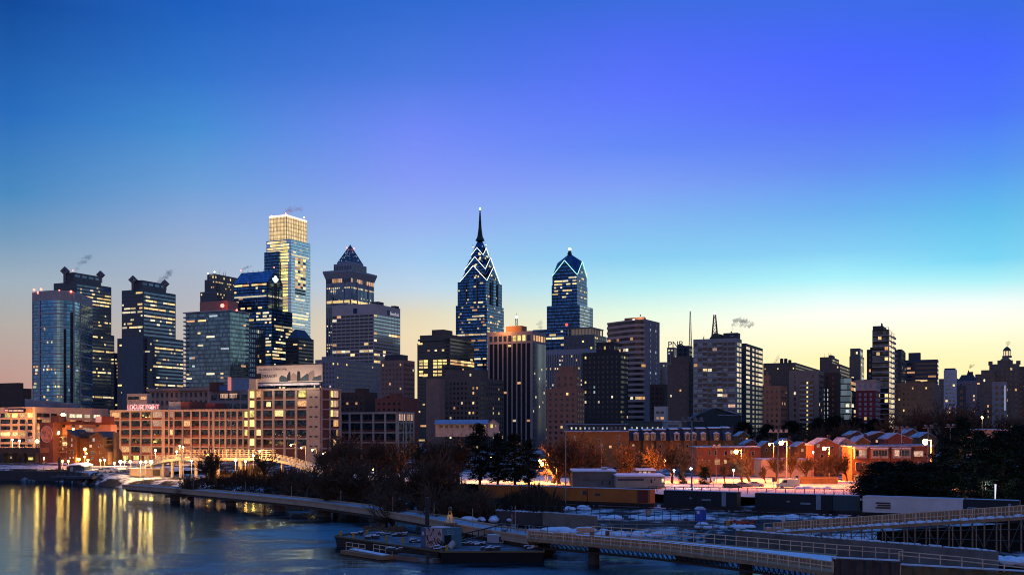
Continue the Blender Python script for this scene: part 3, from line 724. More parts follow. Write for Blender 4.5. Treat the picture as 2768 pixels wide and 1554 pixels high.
# ---- mid-distance blocks between the bank and the striped tower
def ribbon_block():
    random.seed(3); Y = 1120
    R, ts = tower('office_building', 'brown terraced office block with three brightly lit storeys, left of the spire tower', Y, [(1128, 1216, 1282, 926), (1135, 1215, 1274, 905)], BROWN,
      spec('ribbon', 3.8, 3, .06, .0, glass=WG, hf=.55, z1=ZP(912, 1120)), spec('ribbon', 3.8, 3, .03, .0, glass=WG, hf=.55, z1=ZP(912, 1120)), pent=[(.35, .75, .2, .6, 7)], ants=4)
    t = ts[0]
    for py, ks in ((974, (0, 1, 3, 4, 5)), (982, (0, 1, 3, 4, 5)), (991, (0, 1, 3, 4)), (1003, (0, 3, 4)), (1012, (0, 1, 3, 4))):
        for k in ks: addwin(R, t, 'W', t.a*(.12+.145*k), ZP(py, Y), t.a*.12, 2.2, pick([LB, LY]), .3)
        if py < 985:
            for k in range(7): addwin(R, t, 'S', t.b*(.08+.14*k), ZP(py, Y), t.b*.13, 2.0, pick([LY, LO]), .3)
    finish(R)
ribbon_block()
random.seed(8)
tower('hospital_building', 'long grey block of small square windows, behind and right of the billboard', 790, [(852, 908, 1028, 973)], GREYC, spec('punch', 3.3, 3.0, .05, .02, wf=.42, hf=.42), spec('punch', 3.3, 3.0, .05, .02, wf=.42, hf=.42), pent=[(.1, .8, .05, .3, 3)])
tower('brick_building', 'tan brick block with a dark penthouse, below the lettered office block', 760, [(1028, 1090, 1121, 975)], BRICKP, spec('punch', 3.3, 3.0, .08, .0, wf=.36, hf=.45, lits=[LO, LY]), spec('punch', 3.3, 3.0, .05, 0, wf=.36, hf=.45), pent=[(.15, .85, .1, .7, 4.6)], pm=DARKC)
tower('brick_building', 'blank reddish brick end wall left of the dark apartment block', 690, [(1152, 1188, 1202, 1026)], BRICKP, None, None)
tower('apartment_building', 'wide dark brown apartment block with a pale cornice, in front of the spire tower', 700, [(1190, 1298, 1362, 1024), (1204, 1300, 1320, 1001)], BROWN, spec('punch', 3.2, 2.8, .10, .0, wf=.4, hf=.45, lits=[LY, LW, LO]), spec('punch', 3.2, 2.8, .06, 0, wf=.4, hf=.45))
tower('brick_building', 'small dark red brick block with a stepped roofline, behind the three-storey frame building', 620, [(1014, 1090, 1132, 1078)], BRICKR, spec('punch', 3.3, 3.2, .02, 0, wf=.35, hf=.4), None, pent=[(.3, .6, .2, .5, 3.4), (.7, .8, .2, .4, 2)])
tower('brick_building', 'dark low brick block right of the billboard building', 640, [(906, 985, 1020, 1062)], BRICKD, spec('punch', 3.3, 3.2, .07, 0, wf=.4, hf=.4, lits=[LO]), None, pent=[(.1, .4, .2, .6, 3)])
# ---- striped tower with orange rooftop
def striped():
    Y = 800; random.seed(17)
    R = thing('office_tower', 'pale office tower of full-height vertical window strips with an orange-lit rooftop', 'tower', XY(1439, Y)+UP*GZ)
    t = tier(1318, 1439, 1476, 896, Y); body(R, [t], mat('pink_grey_stone', (.38, .29, .26), .9, 0, .2, .15, .3))
    zt = t.z1-4.4
    facade(R, t, 'W', 'strip', 3.5, 4.0, .05, .0, mat('black_strip_glass', (.006, .008, .012), .3, 0, .25, 0), [LY, LO, LW], z1=zt-4, z0=6, wf=.68, mar=1.2); facade(R, t, 'S', 'strip', 3.5, 2.2, .02, .0, WGB, [LW], z1=zt-4, z0=6, wf=.6)
    for face, n in (('W', 9), ('S', 5)):
        Lf = flen(t, face)
        for j in range(n): addwin(R, t, face, 1+(Lf-2)*(j+.5)/n, t.z1-4.5, (Lf-2)/n*.62, 4.2, (LB if j in (5, 6) else LY if j == 7 else WG) if face == 'W' else LO, .15)
    finish(R)
    px = tier(1368, 1410, 1424, 880, Y+6); px.z0 = t.z1
    MB().prism(poly(px), t.z1+.01, px.z1).build('penthouse', mat('orange_lit_panel', (.45, .2, .09), .8), R)
    l = bpy.data.lights.new('rooftop_lamp', 'POINT'); l.energy = 9000; l.color = (1, .42, .12); l.shadow_soft_size = .4
    lo = bpy.data.objects.new('rooftop_lamp', l); COL.objects.link(lo); lo.location = px.C-S*9+UP*(t.z1+3)-T*12
    b = PT(1396, 882, Y+12); lat = MB()
    for dx, dy in ((-1.1, -1.1), (1.1, -1.1), (1.1, 1.1), (-1.1, 1.1)): lat.tube(b+Vector((dx, dy, 0)), b+Vector((dx*.6, dy*.6, 6.2)), .16, n=4)
    for k in range(6):
        z = k*1.05; lat.tube(b+Vector((-1, -1, z)), b+Vector((1, -1, z+1)), .1, n=4); lat.tube(b+Vector((1, -1, z)), b+Vector((-1, -1, z+1)), .1, n=4)
    lat.tube(b+UP*6, b+UP*10, .1, n=4); lat.build('lattice_mast', DKMETAL, R)
    beacons(R, [b+UP*7], .8, WBEAC); whip(R, t, 3, 5)
striped()
random.seed(19)
# ---- behind the striped tower, under the green-gabled tower
def colonnade():
    Y = 1120
    R, ts = tower('apartment_building', 'block with a lit colonnade round its roof, below the green-gabled tower', Y, [(1524, 1606, 1640, 905)], GRAN, spec('punch', 3.6, 5, .12, 0, wf=.4, hf=.5, lits=[LB, LY]), spec('punch', 3.6, 5, .05, 0, wf=.4, hf=.5))
    t = ts[0]; u = sub(t, 4, 4, 3, 3, t.z1, ZP(886, Y)); mb = MB()
    for face, n in (('W', 7), ('S', 4)):
        Lf = flen(u, face)
        for i in range(n+1): fbox(mb, u, face, Lf*i/n-.5, Lf*i/n+.5, t.z1, u.z1, .8, back=.6)
    mb.build('colonnade', PALE, R); MB().prism(poly(u, 1.2), u.z1+.01, u.z1+1.2).build('roof', GRAN, R)
    MB().prism(poly(u, -2), t.z1+.01, u.z1-.01).build('rooftop_room', mat('glowing_room_wall', (.3, .25, .2), emit=(1, .75, .45), estr=.10), R)  # roof lighting put into this wall as a weak glow
colonnade()
tower('office_building', 'grey office block of close vertical fins under a plain parapet, right of the striped tower', 980, [(1458, 1590, 1625, 944)], mat('grey_fin_stone', (.30, .29, .31), .9), spec('strip', 3.7, 2.4, .10, .12, z1=ZP(956, 980), wf=.45), spec('strip', 3.7, 2.4, .06, .1, z1=ZP(956, 980), wf=.45))
tower('brick_building', 'reddish brick hotel block with a stepped top, right beside the striped tower', 640, [(1477, 1560, 1580, 1052), (1500, 1556, 1567, 1008), (1510, 1548, 1562, 992)], mat('rose_brick', (.36, .16, .10), .9), spec('punch', 3.3, 3.4, .05, 0, wf=.34, hf=.42, lits=[LY, LO]), spec('punch', 3.3, 3, .05, 0, wf=.34, hf=.42))
tower('brick_building', 'tall black-brown brick apartment block with arched top windows, before the curved banded tower', 720, [(1574, 1676, 1698, 953), (1612, 1658, 1674, 926)], mat('sooty_brick', (.055, .05, .048), .9), spec('punch', 3.3, 3.2, .06, .0, wf=.34, hf=.46, lits=[LY, LW, LC]), spec('punch', 3.3, 2.6, .04, 0, wf=.34, hf=.46))
# ---- curved banded tower
def banded():
    Y = 800; random.seed(29)
    R = thing('banded_apartment_tower', 'apartment tower of pink curved bands and dark strip windows, with two lamps on its penthouse', 'tower', XY(1744, Y)+UP*GZ)
    def pl(g=0.0):
        pts = [(1641, 22), (1660, 14), (1682, 6), (1700, 0), (1716, -4), (1732, -5), (1744, -3)]
        q = [Vector(((px-1384)*(Y+d)/F, Y+d-g, 0)) for px, d in pts]; q[0].x -= g; q[-1].x += g
        return q+[q[-1]+Vector((13.5, 26, 0)), q[0]+Vector((8, 40, 0))]
    PK = mat('pink_band_concrete', (.50, .33, .28), .85, 0, .2, .12, .3)
    z1 = ZP(868, Y); n = 24; sh = (z1-GZ)/n
    MB().prism(pl(-.4), GZ, z1).build('window_wall', mat('dark_strip_glass', (.03, .032, .038), .15, .2, .6, .3, .2), R)
    for i in range(n+1):
        z = GZ+i*sh; MB().prism(pl(.15), z-.2, z+(sh*.42 if i < n else .8)).build('band', PK, R)
    q = pl(.3); d = q[7]-q[6]
    side = MB(); side.prism([q[6]+Vector((-.3, -.2, 0)), q[7]+Vector((.5, 0, 0)), q[7]+Vector((-3, 1, 0)), q[6]+Vector((-3, .4, 0))], GZ, z1+1.2); side.build('side_wall', mat('mauve_concrete', (.24, .20, .22), .85), R)
    dn = Vector((d.y, -d.x, 0)).normalized()
    for i in range(n):
        for f in (.28, .68):
            if i > 10: MB().pbox(q[6]+d*f+dn*.55+UP*(GZ+i*sh+1), d.normalized()*1.1, dn*.2, UP*1.7).build('window', LC if (i+int(f*10)) % 4 == 0 else WG, R)
    for i, k, f in ((20, 0, .2), (20, 1, .3), (20, 3, .2), (18, 1, .2), (18, 1, .5), (18, 2, .1), (18, 2, .5), (15, 5, .2), (15, 5, .5), (15, 1, .2), (9, 3, .2), (9, 4, .1), (9, 4, .6), (9, 5, .4), (6, 2, .4)):
        e = q[k+1]-q[k]; en = Vector((e.y, -e.x, 0)).normalized()
        MB().pbox(q[k]+e*f-en*.35+UP*(GZ+i*sh+sh*.44), e.normalized()*2.4, en*.25, UP*sh*.5).build('window', pick([LO, LY, LO, LW]), R)
    pz = ZP(855, Y); pp = [XY(1688, Y+14), XY(1742, Y+3), XY(1746, Y+14), XY(1695, Y+26)]
    MB().prism(pp, z1+.85, pz).build('penthouse', mat('brown_panel', (.2, .11, .08), .85), R)
    for px in (1713, 1734):
        MB().ball(PT(px, 865, Y+6), .9, nu=8, nv=5).build('rooftop_lamp', mat('lamp_warm', (1, .8, .5), emit=(1, .75, .42), estr=9), R)
    l = bpy.data.lights.new('rooftop_lamp_light', 'POINT'); l.energy = 2600; l.color = (1, .55, .25); lo = bpy.data.objects.new('rooftop_lamp_light', l); COL.objects.link(lo); lo.location = PT(1724, 862, Y+2)
    MB().tube(PT(1731, 855, Y+10), PT(1731, 850, Y+10), .4, n=5).build('chimney', DARKC, R)
banded()
random.seed(37)
tower('stone_building', 'pale stepped stone tower seen through the gap right of the banded tower', 1000, [(1766, 1784, 1800, 996), (1782, 1800, 1815, 980)], TAN, spec('punch', 3.4, 3, .12, 0, wf=.4, hf=.5, lits=[LC, LY]), spec('punch', 3.4, 3, .1, 0, wf=.4, hf=.5))
tower('brick_building', 'plain dark maroon block low in the gap right of the banded tower', 760, [(1756, 1796, 1812, 1040)], BRICKD, spec('punch', 3.4, 3.4, .03, 0, wf=.3, hf=.4), None)
tower('office_building', 'small pale two-part block with rows of windows, below the maroon block', 560, [(1768, 1800, 1806, 1101)], PALE, spec('punch', 3.0, 2.2, .3, .3, wf=.7, hf=.4, lits=[LO, LP]), None)
def letters_tower():
    Y = 1300
    R, ts = tower('office_tower', 'distant tower carrying rooftop letters, left of the pale balcony tower', Y, [(1803, 1822, 1868, 940)], GREYC, spec('strip', 3.7, 4, .2, .2, lits=[LC, LW]), spec('strip', 3.7, 4, .05, .05), group=None)
    t = ts[0]
    text('PNB', PT(1805, 943, Y-3)+UP*1.5, 11, mat('dark_sign_letters', (.05, .05, .06), .6), R, -G, sx=.95, ext=.3)
    boxes(R, t, [(.0, .3, .3, .95, 6)], 'penthouse', DARKC)
letters_tower()
tower('office_building', 'charcoal block with a flat top in front of the lettered tower', 900, [(1829, 1862, 1872, 936)], DARKC, spec('punch', 3.6, 4, .06, 0, lits=[LC]), spec('punch', 3.6, 4, .03, 0))
tower('brick_building', 'brown brick apartment block with an upper setback, left of the pale balcony tower', 660, [(1804, 1862, 1876, 986), (1815, 1864, 1876, 966)], BROWN, spec('punch', 3.3, 3.2, .08, 0, wf=.32, hf=.4, lits=[LY, LW, LO]), spec('punch', 3.3, 3, .03, 0, wf=.32, hf=.4))
# ---- pale apartment tower with balconies
def balcony_tower():
    Y = 640; random.seed(53)
    PC = mat('grey_apartment_concrete', (.30, .29, .29), .9, 0, .2, .15, .3)
    R = thing('balcony_apartment_tower', 'pale grid-fronted apartment tower with stacked balconies and a smoking roof stack', 'tower', XY(1990, Y)+UP*GZ)
    t = tier(1874, 1990, 2005, 916, Y); body(R, [t], PC)
    n = 22; sh = (t.z1-1.5-GZ)/n
    colw = [(.01, .10), (.11, .22), (.225, .33, 'b'), (.34, .44), (.45, .56), (.565, .69, 'b'), (.70, .80), (.81, .985)]
    slab = MB()
    for i in range(n):
        z = GZ+i*sh
        for c in colw:
            w = (c[1]-c[0])*t.a; on = random.random() < .07
            if len(c) == 3:
                mb = MB(); fbox(mb, t, 'W', c[0]*t.a, c[1]*t.a, z+.1, z+.35, 1.2); fbox(mb, t, 'W', c[0]*t.a, c[1]*t.a, z+.35, z+1.35, 1.2, back=-1.05); mb.build('balcony', mat('balcony_concrete', (.34, .31, .29), .9), R)
                addwin(R, t, 'W', (c[0]+c[1])/2*t.a, z+sh*.6, w*.92, sh*.62, pick([LY, LW]) if on else WG, .06)
            else:
                addwin(R, t, 'W', (c[0]+c[1])/2*t.a, z+sh*.6, w*.9, sh*.55, pick([LY, LO, LW, LP]) if on else WGB if random.random() < .5 else WG, .1)
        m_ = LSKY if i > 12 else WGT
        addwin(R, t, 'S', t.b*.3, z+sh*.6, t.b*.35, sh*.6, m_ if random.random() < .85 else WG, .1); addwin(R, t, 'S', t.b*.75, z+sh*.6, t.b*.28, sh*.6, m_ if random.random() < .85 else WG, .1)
        fbox(slab, t, 'W', 0, t.a, z-.12, z+.12, .35)
    for c in colw[1:]: fbox(slab, t, 'W', c[0]*t.a-.3, c[0]*t.a+.1, GZ, t.z1-.5, .3)
    slab.build('floor_slabs', PC, R); finish(R)
    bx = tier(1955, 1994, 2001, 899, Y+4); bx.z0 = t.z1; MB().prism(poly(bx), t.z1+.01, bx.z1).build('penthouse', DARKC, R)
    p0 = PT(1917, 915, Y+10); p1 = PT(1932, 899, Y+10); p2 = PT(1954, 905, Y+10); p3 = PT(1954, 915, Y+10)
    tri = MB(); d = Vector((4, 9, 0)); tri.add([p0, p1, p2, p3, p0+d, p1+d, p2+d, p3+d], [(0, 3, 2, 1), (4, 5, 6, 7), (0, 1, 5, 4), (1, 2, 6, 5), (2, 3, 7, 6), (3, 0, 4, 7)]); tri.build('sloped_roof_room', mat('green_copper', (.05, .075, .06), .7), R)
    MB().tube(PT(1977, 899, Y+8), PT(1977, 896, Y+8), .5, n=8).build('chimney', DARKC, R)
    # dish and small things
    MB().ball(PT(1979, 909, Y+3), 1.1, sq=.5).build('dish', GREYM, R); whip(R, t, 5, 6)
    return t
tbal = balcony_tower()
def lattice_mast(label, px, pt, pb, Y, w, m, name='radio_mast', beacon=True):
    R = thing(name, label, 'radio mast', PT(px, pb, Y)-UP*0, 'rooftop radio masts'); b = PT(px, pb, Y); h = ZP(pt, Y)-b.z; mb = MB()
    legs = [(-1, -1), (1, -1), (1, 1), (-1, 1)]
    for dx, dy in legs: mb.tube(b+Vector((dx*w, dy*w, 0)), b+Vector((dx*w*.25, dy*w*.25, h)), w*.13, n=4)
    n = max(5, int(h/(w*1.6)))
    for k in range(n):
        f0, f1 = k/n, (k+1)/n; w0, w1 = w*(1-.75*f0), w*(1-.75*f1)
        for (ax, ay), (bx, by) in zip(legs, legs[1:]+legs[:1]):
            mb.tube(b+Vector((ax*w0, ay*w0, h*f0)), b+Vector((bx*w1, by*w1, h*f1)), w*.07, n=3)
            mb.tube(b+Vector((ax*w0, ay*w0, h*f0)), b+Vector((bx*w0, by*w0, h*f0)), w*.07, n=3)
    mb.build('lattice', m, R)
    MB().tube(b+UP*h, b+UP*h*1.06, w*.12, n=4).build('tip', m, R)
    if beacon: beacons(R, [b+UP*h*1.05], w*.45, WBEAC)
    return R
RW = mat('red_white_steel', (.26, .12, .10), .6)
lattice_mast('stout red lattice mast rising behind the pale balcony tower', 1932, 850, 930, 760, 2.3, RW)
lattice_mast('thin needle-like lattice mast left of the pale balcony tower', 1866, 842, 960, 1200, 1.6, RW)
def sky_tower():
    Y = 700; random.seed(59)
    R = thing('apartment_tower', 'dark apartment slab with rows of windows showing the bright sky, right of the balcony tower', 'tower', XY(2030, Y)+UP*GZ)
    t = tier(2003, 2016, 2062, 930, Y); body(R, [t], DARKC)
    n = 22; sh = (t.z1-1-GZ)/n
    for i in range(n):
        for f, w in ((.12, .2), (.42, .1), (.62, .1), (.85, .24)):
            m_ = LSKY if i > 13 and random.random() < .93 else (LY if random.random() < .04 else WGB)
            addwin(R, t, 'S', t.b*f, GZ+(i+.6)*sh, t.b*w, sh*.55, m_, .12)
        addwin(R, t, 'W', t.a*.5, GZ+(i+.6)*sh, t.a*.5, sh*.55, WG, .12)
    finish(R)
sky_tower()
# ---- right-hand skyline
random.seed(61)
tower('apartment_building', 'far roofline with three round water tanks, right of the dark slab', 1300, [(2063, 2150, 2222, 981)], BROWN, spec('punch', 3.6, 3.2, .05, .03, wf=.4), spec('punch', 3.6, 3.2, .03, .03, wf=.4))
def tank(px, pt, pb, Y, r, label):
    R = thing('water_tank', label, 'water tank', PT(px, pb, Y), 'round water tanks on the far roofline'); b = PT(px, pb, Y); h = ZP(pt, Y)-b.z
    MB().tube(b, b+UP*h*.85, r, n=12, cap=True).build('drum', DARKC, R); MB().tube(b+UP*h*.85, b+UP*h, r*1.05, .1, 12).build('lid', DARKC, R)
tank(2113, 968, 981, 1290, 2.1, 'left one of two tall round tanks on the far roofline'); tank(2124, 968, 981, 1290, 2.1, 'right one of two tall round tanks on the far roofline'); tank(2135, 972, 981, 1290, 2.0, 'shorter round tank right of the two tall ones')
R, ts = tower('apartment_building', 'far brown block with a barrel-topped roof room, behind the glass corner flats', 1150, [(2222, 2270, 2302, 985), (2216, 2248, 2268, 966)], BROWN, spec('punch', 3.6, 3, .05, .03, wf=.4), spec('punch', 3.6, 3, .05, .0, wf=.4), pent=[(.05, .3, .1, .5, 3)], ants=3)
R, ts = tower('stone_tower', 'slim stone tower with a rounded blue top, standing alone against the yellow sky', 900, [(2296, 2326, 2336, 964), (2298, 2324, 2333, 943)], GRAN, spec('strip', 3.6, 3, .06, .02, wf=.5), spec('strip', 3.6, 3, .4, .3, wf=.5, lits=[LW, LC]))
OB = mat('orange_brick', (.42, .18, .10), .9, 0, .2, .2, .3)
tower('brick_building', 'orange brick hospital wing with a stair tower of lit windows, right of the dark slab', 600, [(2064, 2110, 2128, 1045), (2064, 2078, 2084, 1017)], OB, spec('punch', 3.3, 2.6, .05, .0, wf=.35, hf=.4), spec('punch', 3.3, 2.6, .03, .0, wf=.35, hf=.4), pent=[(.3, .5, .1, .5, 2.4)])
R, ts = tower('apartment_building', 'tan apartment block with a dark balcony strip down its middle', 620, [(2133, 2213, 2228, 1003)], mat('tan_render', (.27, .20, .16), .9), spec('punch', 3.2, 6, .03, .0, wf=.2, hf=.5, skip=lambda f, z: .36 < f < .8), spec('punch', 3.2, 4, .1, 0, wf=.3, hf=.5))
t = ts[0]; n = 14
for i in range(n):
    z = GZ+6+i*(t.z1-12-GZ)/n; mb = MB(); fbox(mb, t, 'W', t.a*.36, t.a*.82, z, z+1.1, 1.0); mb.build('balcony', mat('balcony_concrete', (.34, .31, .29), .9), R)
    addwin(R, t, 'W', t.a*.59, z+1.9, t.a*.44, 1.7, WG, .08, name='window_band', big=True); addwin(R, t, 'W', t.a*.62, z+2, t.a*.05, 1.1, LY, .25)
finish(R)
R, ts = tower('apartment_building', 'dark brick flats with two columns of white stair lights, right of the tan block', 640, [(2226, 2262, 2274, 1009)], BRICKD, spec('punch', 3.2, 3, .03, .0, wf=.35), None)
t = ts[0]
for i in range(11):
    for f in (.05, .32): addwin(R, t, 'W', t.a*f, GZ+12+i*2.7, .5, 1.6, LC, .2, name='stair_light')
finish(R)
tower('glass_apartment_building', 'low glass corner flats left of the red and cream hotel', 600, [(2272, 2300, 2314, 1022)], CURT, spec('curtain', 3.2, 2.4, .12, .0, hf=.7, lits=[LC, LW]), spec('curtain', 3.2, 2.4, .2, .1, hf=.7, lits=[LO, LW]))
def hotel():
    Y = 560; random.seed(67)
    R = thing('brick_hotel', 'red brick hotel with a cream upper storey and paired white windows', 'building', XY(2370, Y)+UP*GZ)
    t = tier(2313, 2366, 2379, 1030, Y); lo = tier(2313, 2366, 2379, 1055, Y); up = sub(t, 0, 0, 0, 0, lo.z1, t.z1)
    body(R, [lo], mat('deep_red_brick', (.17, .035, .035), .9), lip=0); MB().prism(poly(up, .15), lo.z1+.003, t.z1).build('upper_storeys', mat('cream_stucco', (.42, .32, .28), .9), R)
    for t_, z0, z1 in ((lo, 6, lo.z1-1), (up, lo.z1+.5, t.z1-1)): facade(R, t_, 'W', 'punch', 2.5, 3.0, .06, 0, mat('pale_curtained_glass', (.22, .24, .30), .3), [LY, LO], z0=z0, z1=z1, wf=.45, hf=.62, p=.3); facade(R, t_, 'S', 'punch', 2.5, 3.0, .06, 0, mat('pale_curtained_glass', (.22, .24, .30), .3), [LY], z0=z0, z1=z1, wf=.45, hf=.62, p=.3)
    MB().prism(poly(t, .5), t.z1+.01, t.z1+.7).build('cornice', mat('cream_stucco', (.42, .32, .28), .9), R); finish(R)
hotel()
def right_tower():
    Y = 620; random.seed(71)
    R = thing('glass_apartment_tower', 'slim dark apartment tower with bright skylit balconies down its right edge', 'tower', XY(2403, Y)+UP*GZ)
    t = tier(2358, 2403, 2418, 893, Y); body(R, [t], CURD)
    n = 24; sh = (t.z1-GZ)/n; PB = mat('grey_slab', (.30, .30, .34), .85)
    for i in range(n):
        z = GZ+i*sh; mb = MB(); fbox(mb, t, 'W', 0, t.a, z, z+.5, .4); mb.build('slab_edge', PB, R)
        mb = MB(); fbox(mb, t, 'S', 0, t.b, z, z+.3, 1.0); fbox(mb, t, 'S', t.b*.45, t.b, z+.3, z+1.0, 1.0, back=-.85); mb.build('balcony', PB, R)
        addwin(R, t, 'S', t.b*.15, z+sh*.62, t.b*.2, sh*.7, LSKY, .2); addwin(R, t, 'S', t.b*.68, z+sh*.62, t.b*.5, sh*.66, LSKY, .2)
        if random.random() < .25: addwin(R, t, 'W', t.a*random.choice([.35, .45, .85]), z+sh*.6, 1.8, sh*.6, pick([LY, LO]), .3)
    pr = MB(); z = t.z1; o = t.C-T*t.a
    a, b_, c, d = o+UP*z, o+T*t.a*.62+UP*z, o+T*t.a*.62+UP*(z+3.2), o+UP*(z+3.2)
    pr.pbox(o+S*2+UP*(z+.6), T*t.a*.62, S*(t.b*.6), UP*2.4); pr.build('penthouse', DARKC, R)
    sc = MB(); sc.pbox(o+T*t.a*.5+S*1.5+UP*(z+3), T*.4, S*6, UP*1.6); sc.build('roof_fin', DARKC, R)
    fr = MB()
    for f in (.68, .8, .95): fr.tube(o+T*t.a*f+S+UP*z, o+T*t.a*f+S+UP*(z+1.8), .15, n=4)
    fr.bar(o+T*t.a*.66+S+UP*(z+1.8), o+T*t.a*.98+S+UP*(z+1.8), .3, .2); fr.build('roof_frame', DKMETAL, R); finish(R)
right_tower()
tower('apartment_building', 'narrow dark block joined to the left of the slim balcony tower', 640, [(2343, 2360, 2366, 947)], DARKC, spec('punch', 3.2, 3, .06, 0, lits=[LO]), None, pent=[(.0, .5, .1, .8, 2)])
tower('apartment_tower', 'dark two-part slab immediately right of the slim balcony tower', 800, [(2414, 2436, 2448, 947)], DARKC, spec('punch', 3.3, 4, .08, 0, wf=.3, lits=[LW, LC]), spec('punch', 3.3, 3, .04, 0, lits=[LC]), pent=[(.0, .5, .1, .8, 1.2)])
R, ts = tower('apartment_tower', 'wide navy apartment slab with a raised roof room and a lit right end', 850, [(2448, 2534, 2550, 973)], mat('navy_concrete', (.07, .075, .10), .8), spec('ribbon', 3.3, 3, .05, 0, hf=.5, lits=[LY, LO]), spec('punch', 3.3, 6, 1, 1, wf=.75, hf=.5, lits=[LSKY]), pent=[(.55, .92, .2, .7, 6.5)])
tower('brick_building', 'long brown block with scattered small windows, below the navy slab', 640, [(2421, 2526, 2543, 1036)], BROWN, spec('punch', 3.2, 2.6, .05, 0, wf=.3, hf=.35, lits=[LO, LY]), None, pent=[(.05, .3, .1, .5, 1.6), (.4, .75, .1, .5, 2)])
R, ts = tower('office_building', 'white gridded block with a sloping top, between the navy slab and the mansard roof', 900, [(2551, 2586, 2597, 1001)], mat('white_concrete', (.55, .52, .55), .9), spec('punch', 3.2, 3.0, .07, .03, WGB, wf=.55, hf=.5), spec('punch', 3.2, 3, .1, 0, WGB, wf=.55, hf=.5), pent=[(.1, .95, .1, .8, 2)], pm=mat('navy_panel', (.02, .04, .10), .6))
def mansard_far():
    Y = 950; random.seed(73)
    R, ts = tower('stone_building', 'stone building under a steep mansard roof with a thin spike', Y, [(2590, 2640, 2656, 1030)], mat('violet_stone', (.20, .17, .20), .9), spec('punch', 3.4, 3, .1, 0, wf=.5, hf=.5, lits=[LO, LY]), None)
    t = ts[0]; MB().frust(poly(t, .2), t.z1+.7, poly(t, -t.b*.3), ZP(1012, Y)).build('roof', mat('slate_roof', (.04, .045, .06), .7), R)
    c = sum(poly(t), Vector())/4; MB().tube(PT(2618, 1014, c.y), PT(2618, 1000, c.y), 1.6, .15, 6).build('spike', mat('slate_roof', (.04, .045, .06), .7), R)
    MB().post(c+T*3+UP*ZP(1014, c.y)-UP*1, 2.4, 4).build('chimney', DARKC, R)
mansard_far()
tower('office_building', 'small dark blocky building half hidden behind bare trees at the right', 560, [(2586, 2612, 2620, 1045)], DARKC, spec('punch', 3.2, 3, .1, 0, lits=[LW, LO]), None)
def domed():
    Y = 700; random.seed(79)
    SB = mat('brown_ornate_stone', (.16, .13, .11), .9, 0, .2, .25, .3)
    R = thing('domed_building', 'ornate stone high-rise with stepped gables and a lit lantern dome, at the right edge', 'building', XY(2735, Y)+UP*GZ)
    t = tier(2652, 2690, 2700, 1002, Y-6, b=30); m = tier(2674, 2756, 2800, 985, Y, b=34); g1 = tier(2696, 2738, 2760, 973, Y+4, yb=990, b=24); g2 = tier(2702, 2734, 2750, 965, Y+8, yb=980, b=18); e = tier(2740, 2800, 2830, 992, Y+14, b=30)
    body(R, [t, e, m], SB)
    mb = MB(); mb.prism(poly(g1), m.z1, g1.z1); mb.frust(poly(g2), g1.z1, poly(g2, -2), g2.z1); mb.build('stepped_gable', SB, R)
    for tt in (m, t, e): facade(R, tt, 'W', 'punch', 3.4, 2.6, .14, .05, WG, [LY, LO, LW], wf=.4, hf=.45)
    finish(R)
    c = XY(2722, Y+14); z0 = g2.z1; z1 = ZP(948, c.y); lan = MB(); r = 10*c.y/F
    MB().tube(c+UP*z0, c+UP*(z0+1.2), r*1.2, n=12, cap=True).build('lantern_base', SB, R)
    for k in range(8):
        a = math.pi*k/4; lan.tube(c+Vector((math.cos(a)*r*.85, math.sin(a)*r*.85, z0+1)), c+Vector((math.cos(a)*r*.85, math.sin(a)*r*.85, z1)), .28, n=5)
    lan.build('lantern_columns', PALE, R)
    MB().tube(c+UP*(z0+1.2), c+UP*(z1-.2), r*.45, n=10).build('lantern_light', mat('lantern_glow', (.5, .4, .3), emit=(1, .72, .40), estr=.9), R)
    dm = MB(); zt = ZP(936, c.y); pr = [(1.0, 0), (.95, .25), (.75, .5), (.45, .75), (.16, .92), (.1, 1.0)]
    for (a, h), (b_, h2) in zip(pr, pr[1:]): dm.tube(c+UP*(z1+(zt-z1)*h), c+UP*(z1+(zt-z1)*h2), r*a, r*b_, 12)
    dm.build('dome', mat('green_copper', (.05, .075, .06), .7), R)
    for tt, f in ((m, .04), (m, .96), (t, .06)): MB().post(tt.C-T*(tt.a*f)+S*1.5+UP*tt.z1, 2.0, 2.6).build('turret', SB, R)
domed()
random.seed(83)
tower('office_building', 'faint far block low behind the tank roofline, right of the dark slab', 1700, [(2050, 2120, 2175, 1040)], mat('far_blue_stone', (.13, .13, .16), .9), spec('punch', 4, 5, .06, 0, lits=[LO, LW]), None)
tower('office_building', 'far grey block filling the gap left of the slim stone tower', 1600, [(2262, 2290, 2305, 1020)], mat('far_blue_stone', (.13, .13, .16), .9), spec('punch', 4, 5, .06, 0, lits=[LO, LW]), None)
tower('office_building', 'far low block between the slim stone tower and the slim balcony tower', 1500, [(2325, 2346, 2356, 1026)], mat('far_brown_stone', (.15, .12, .12), .9), spec('punch', 4, 5, .06, 0, lits=[LO, LW]), None)
tower('office_building', 'far low violet block behind the white gridded one', 1400, [(2538, 2590, 2604, 1024)], mat('far_brown_stone', (.15, .12, .12), .9), spec('punch', 4, 5, .08, 0, lits=[LO, LW]), None)
tower('office_building', 'far brown block between the mansard roof and the domed building', 1300, [(2636, 2668, 2680, 1012)], mat('far_brown_stone', (.15, .12, .12), .9), spec('punch', 4, 5, .08, 0, lits=[LO, LW]), None)
tower('office_building', 'far stepped block just right of the banded tower, very low', 1500, [(1764, 1790, 1806, 1022)], mat('far_blue_stone', (.13, .13, .16), .9), spec('punch', 4, 5, .1, 0, lits=[LO, LW]), None)
R, ts = tower('stone_building', 'dim grey block with a tall narrow white light strip, below the domed building', 600, [(2682, 2722, 2730, 1034)], GREYC, spec('punch', 3.2, 3, .04, 0, lits=[LY]), None)
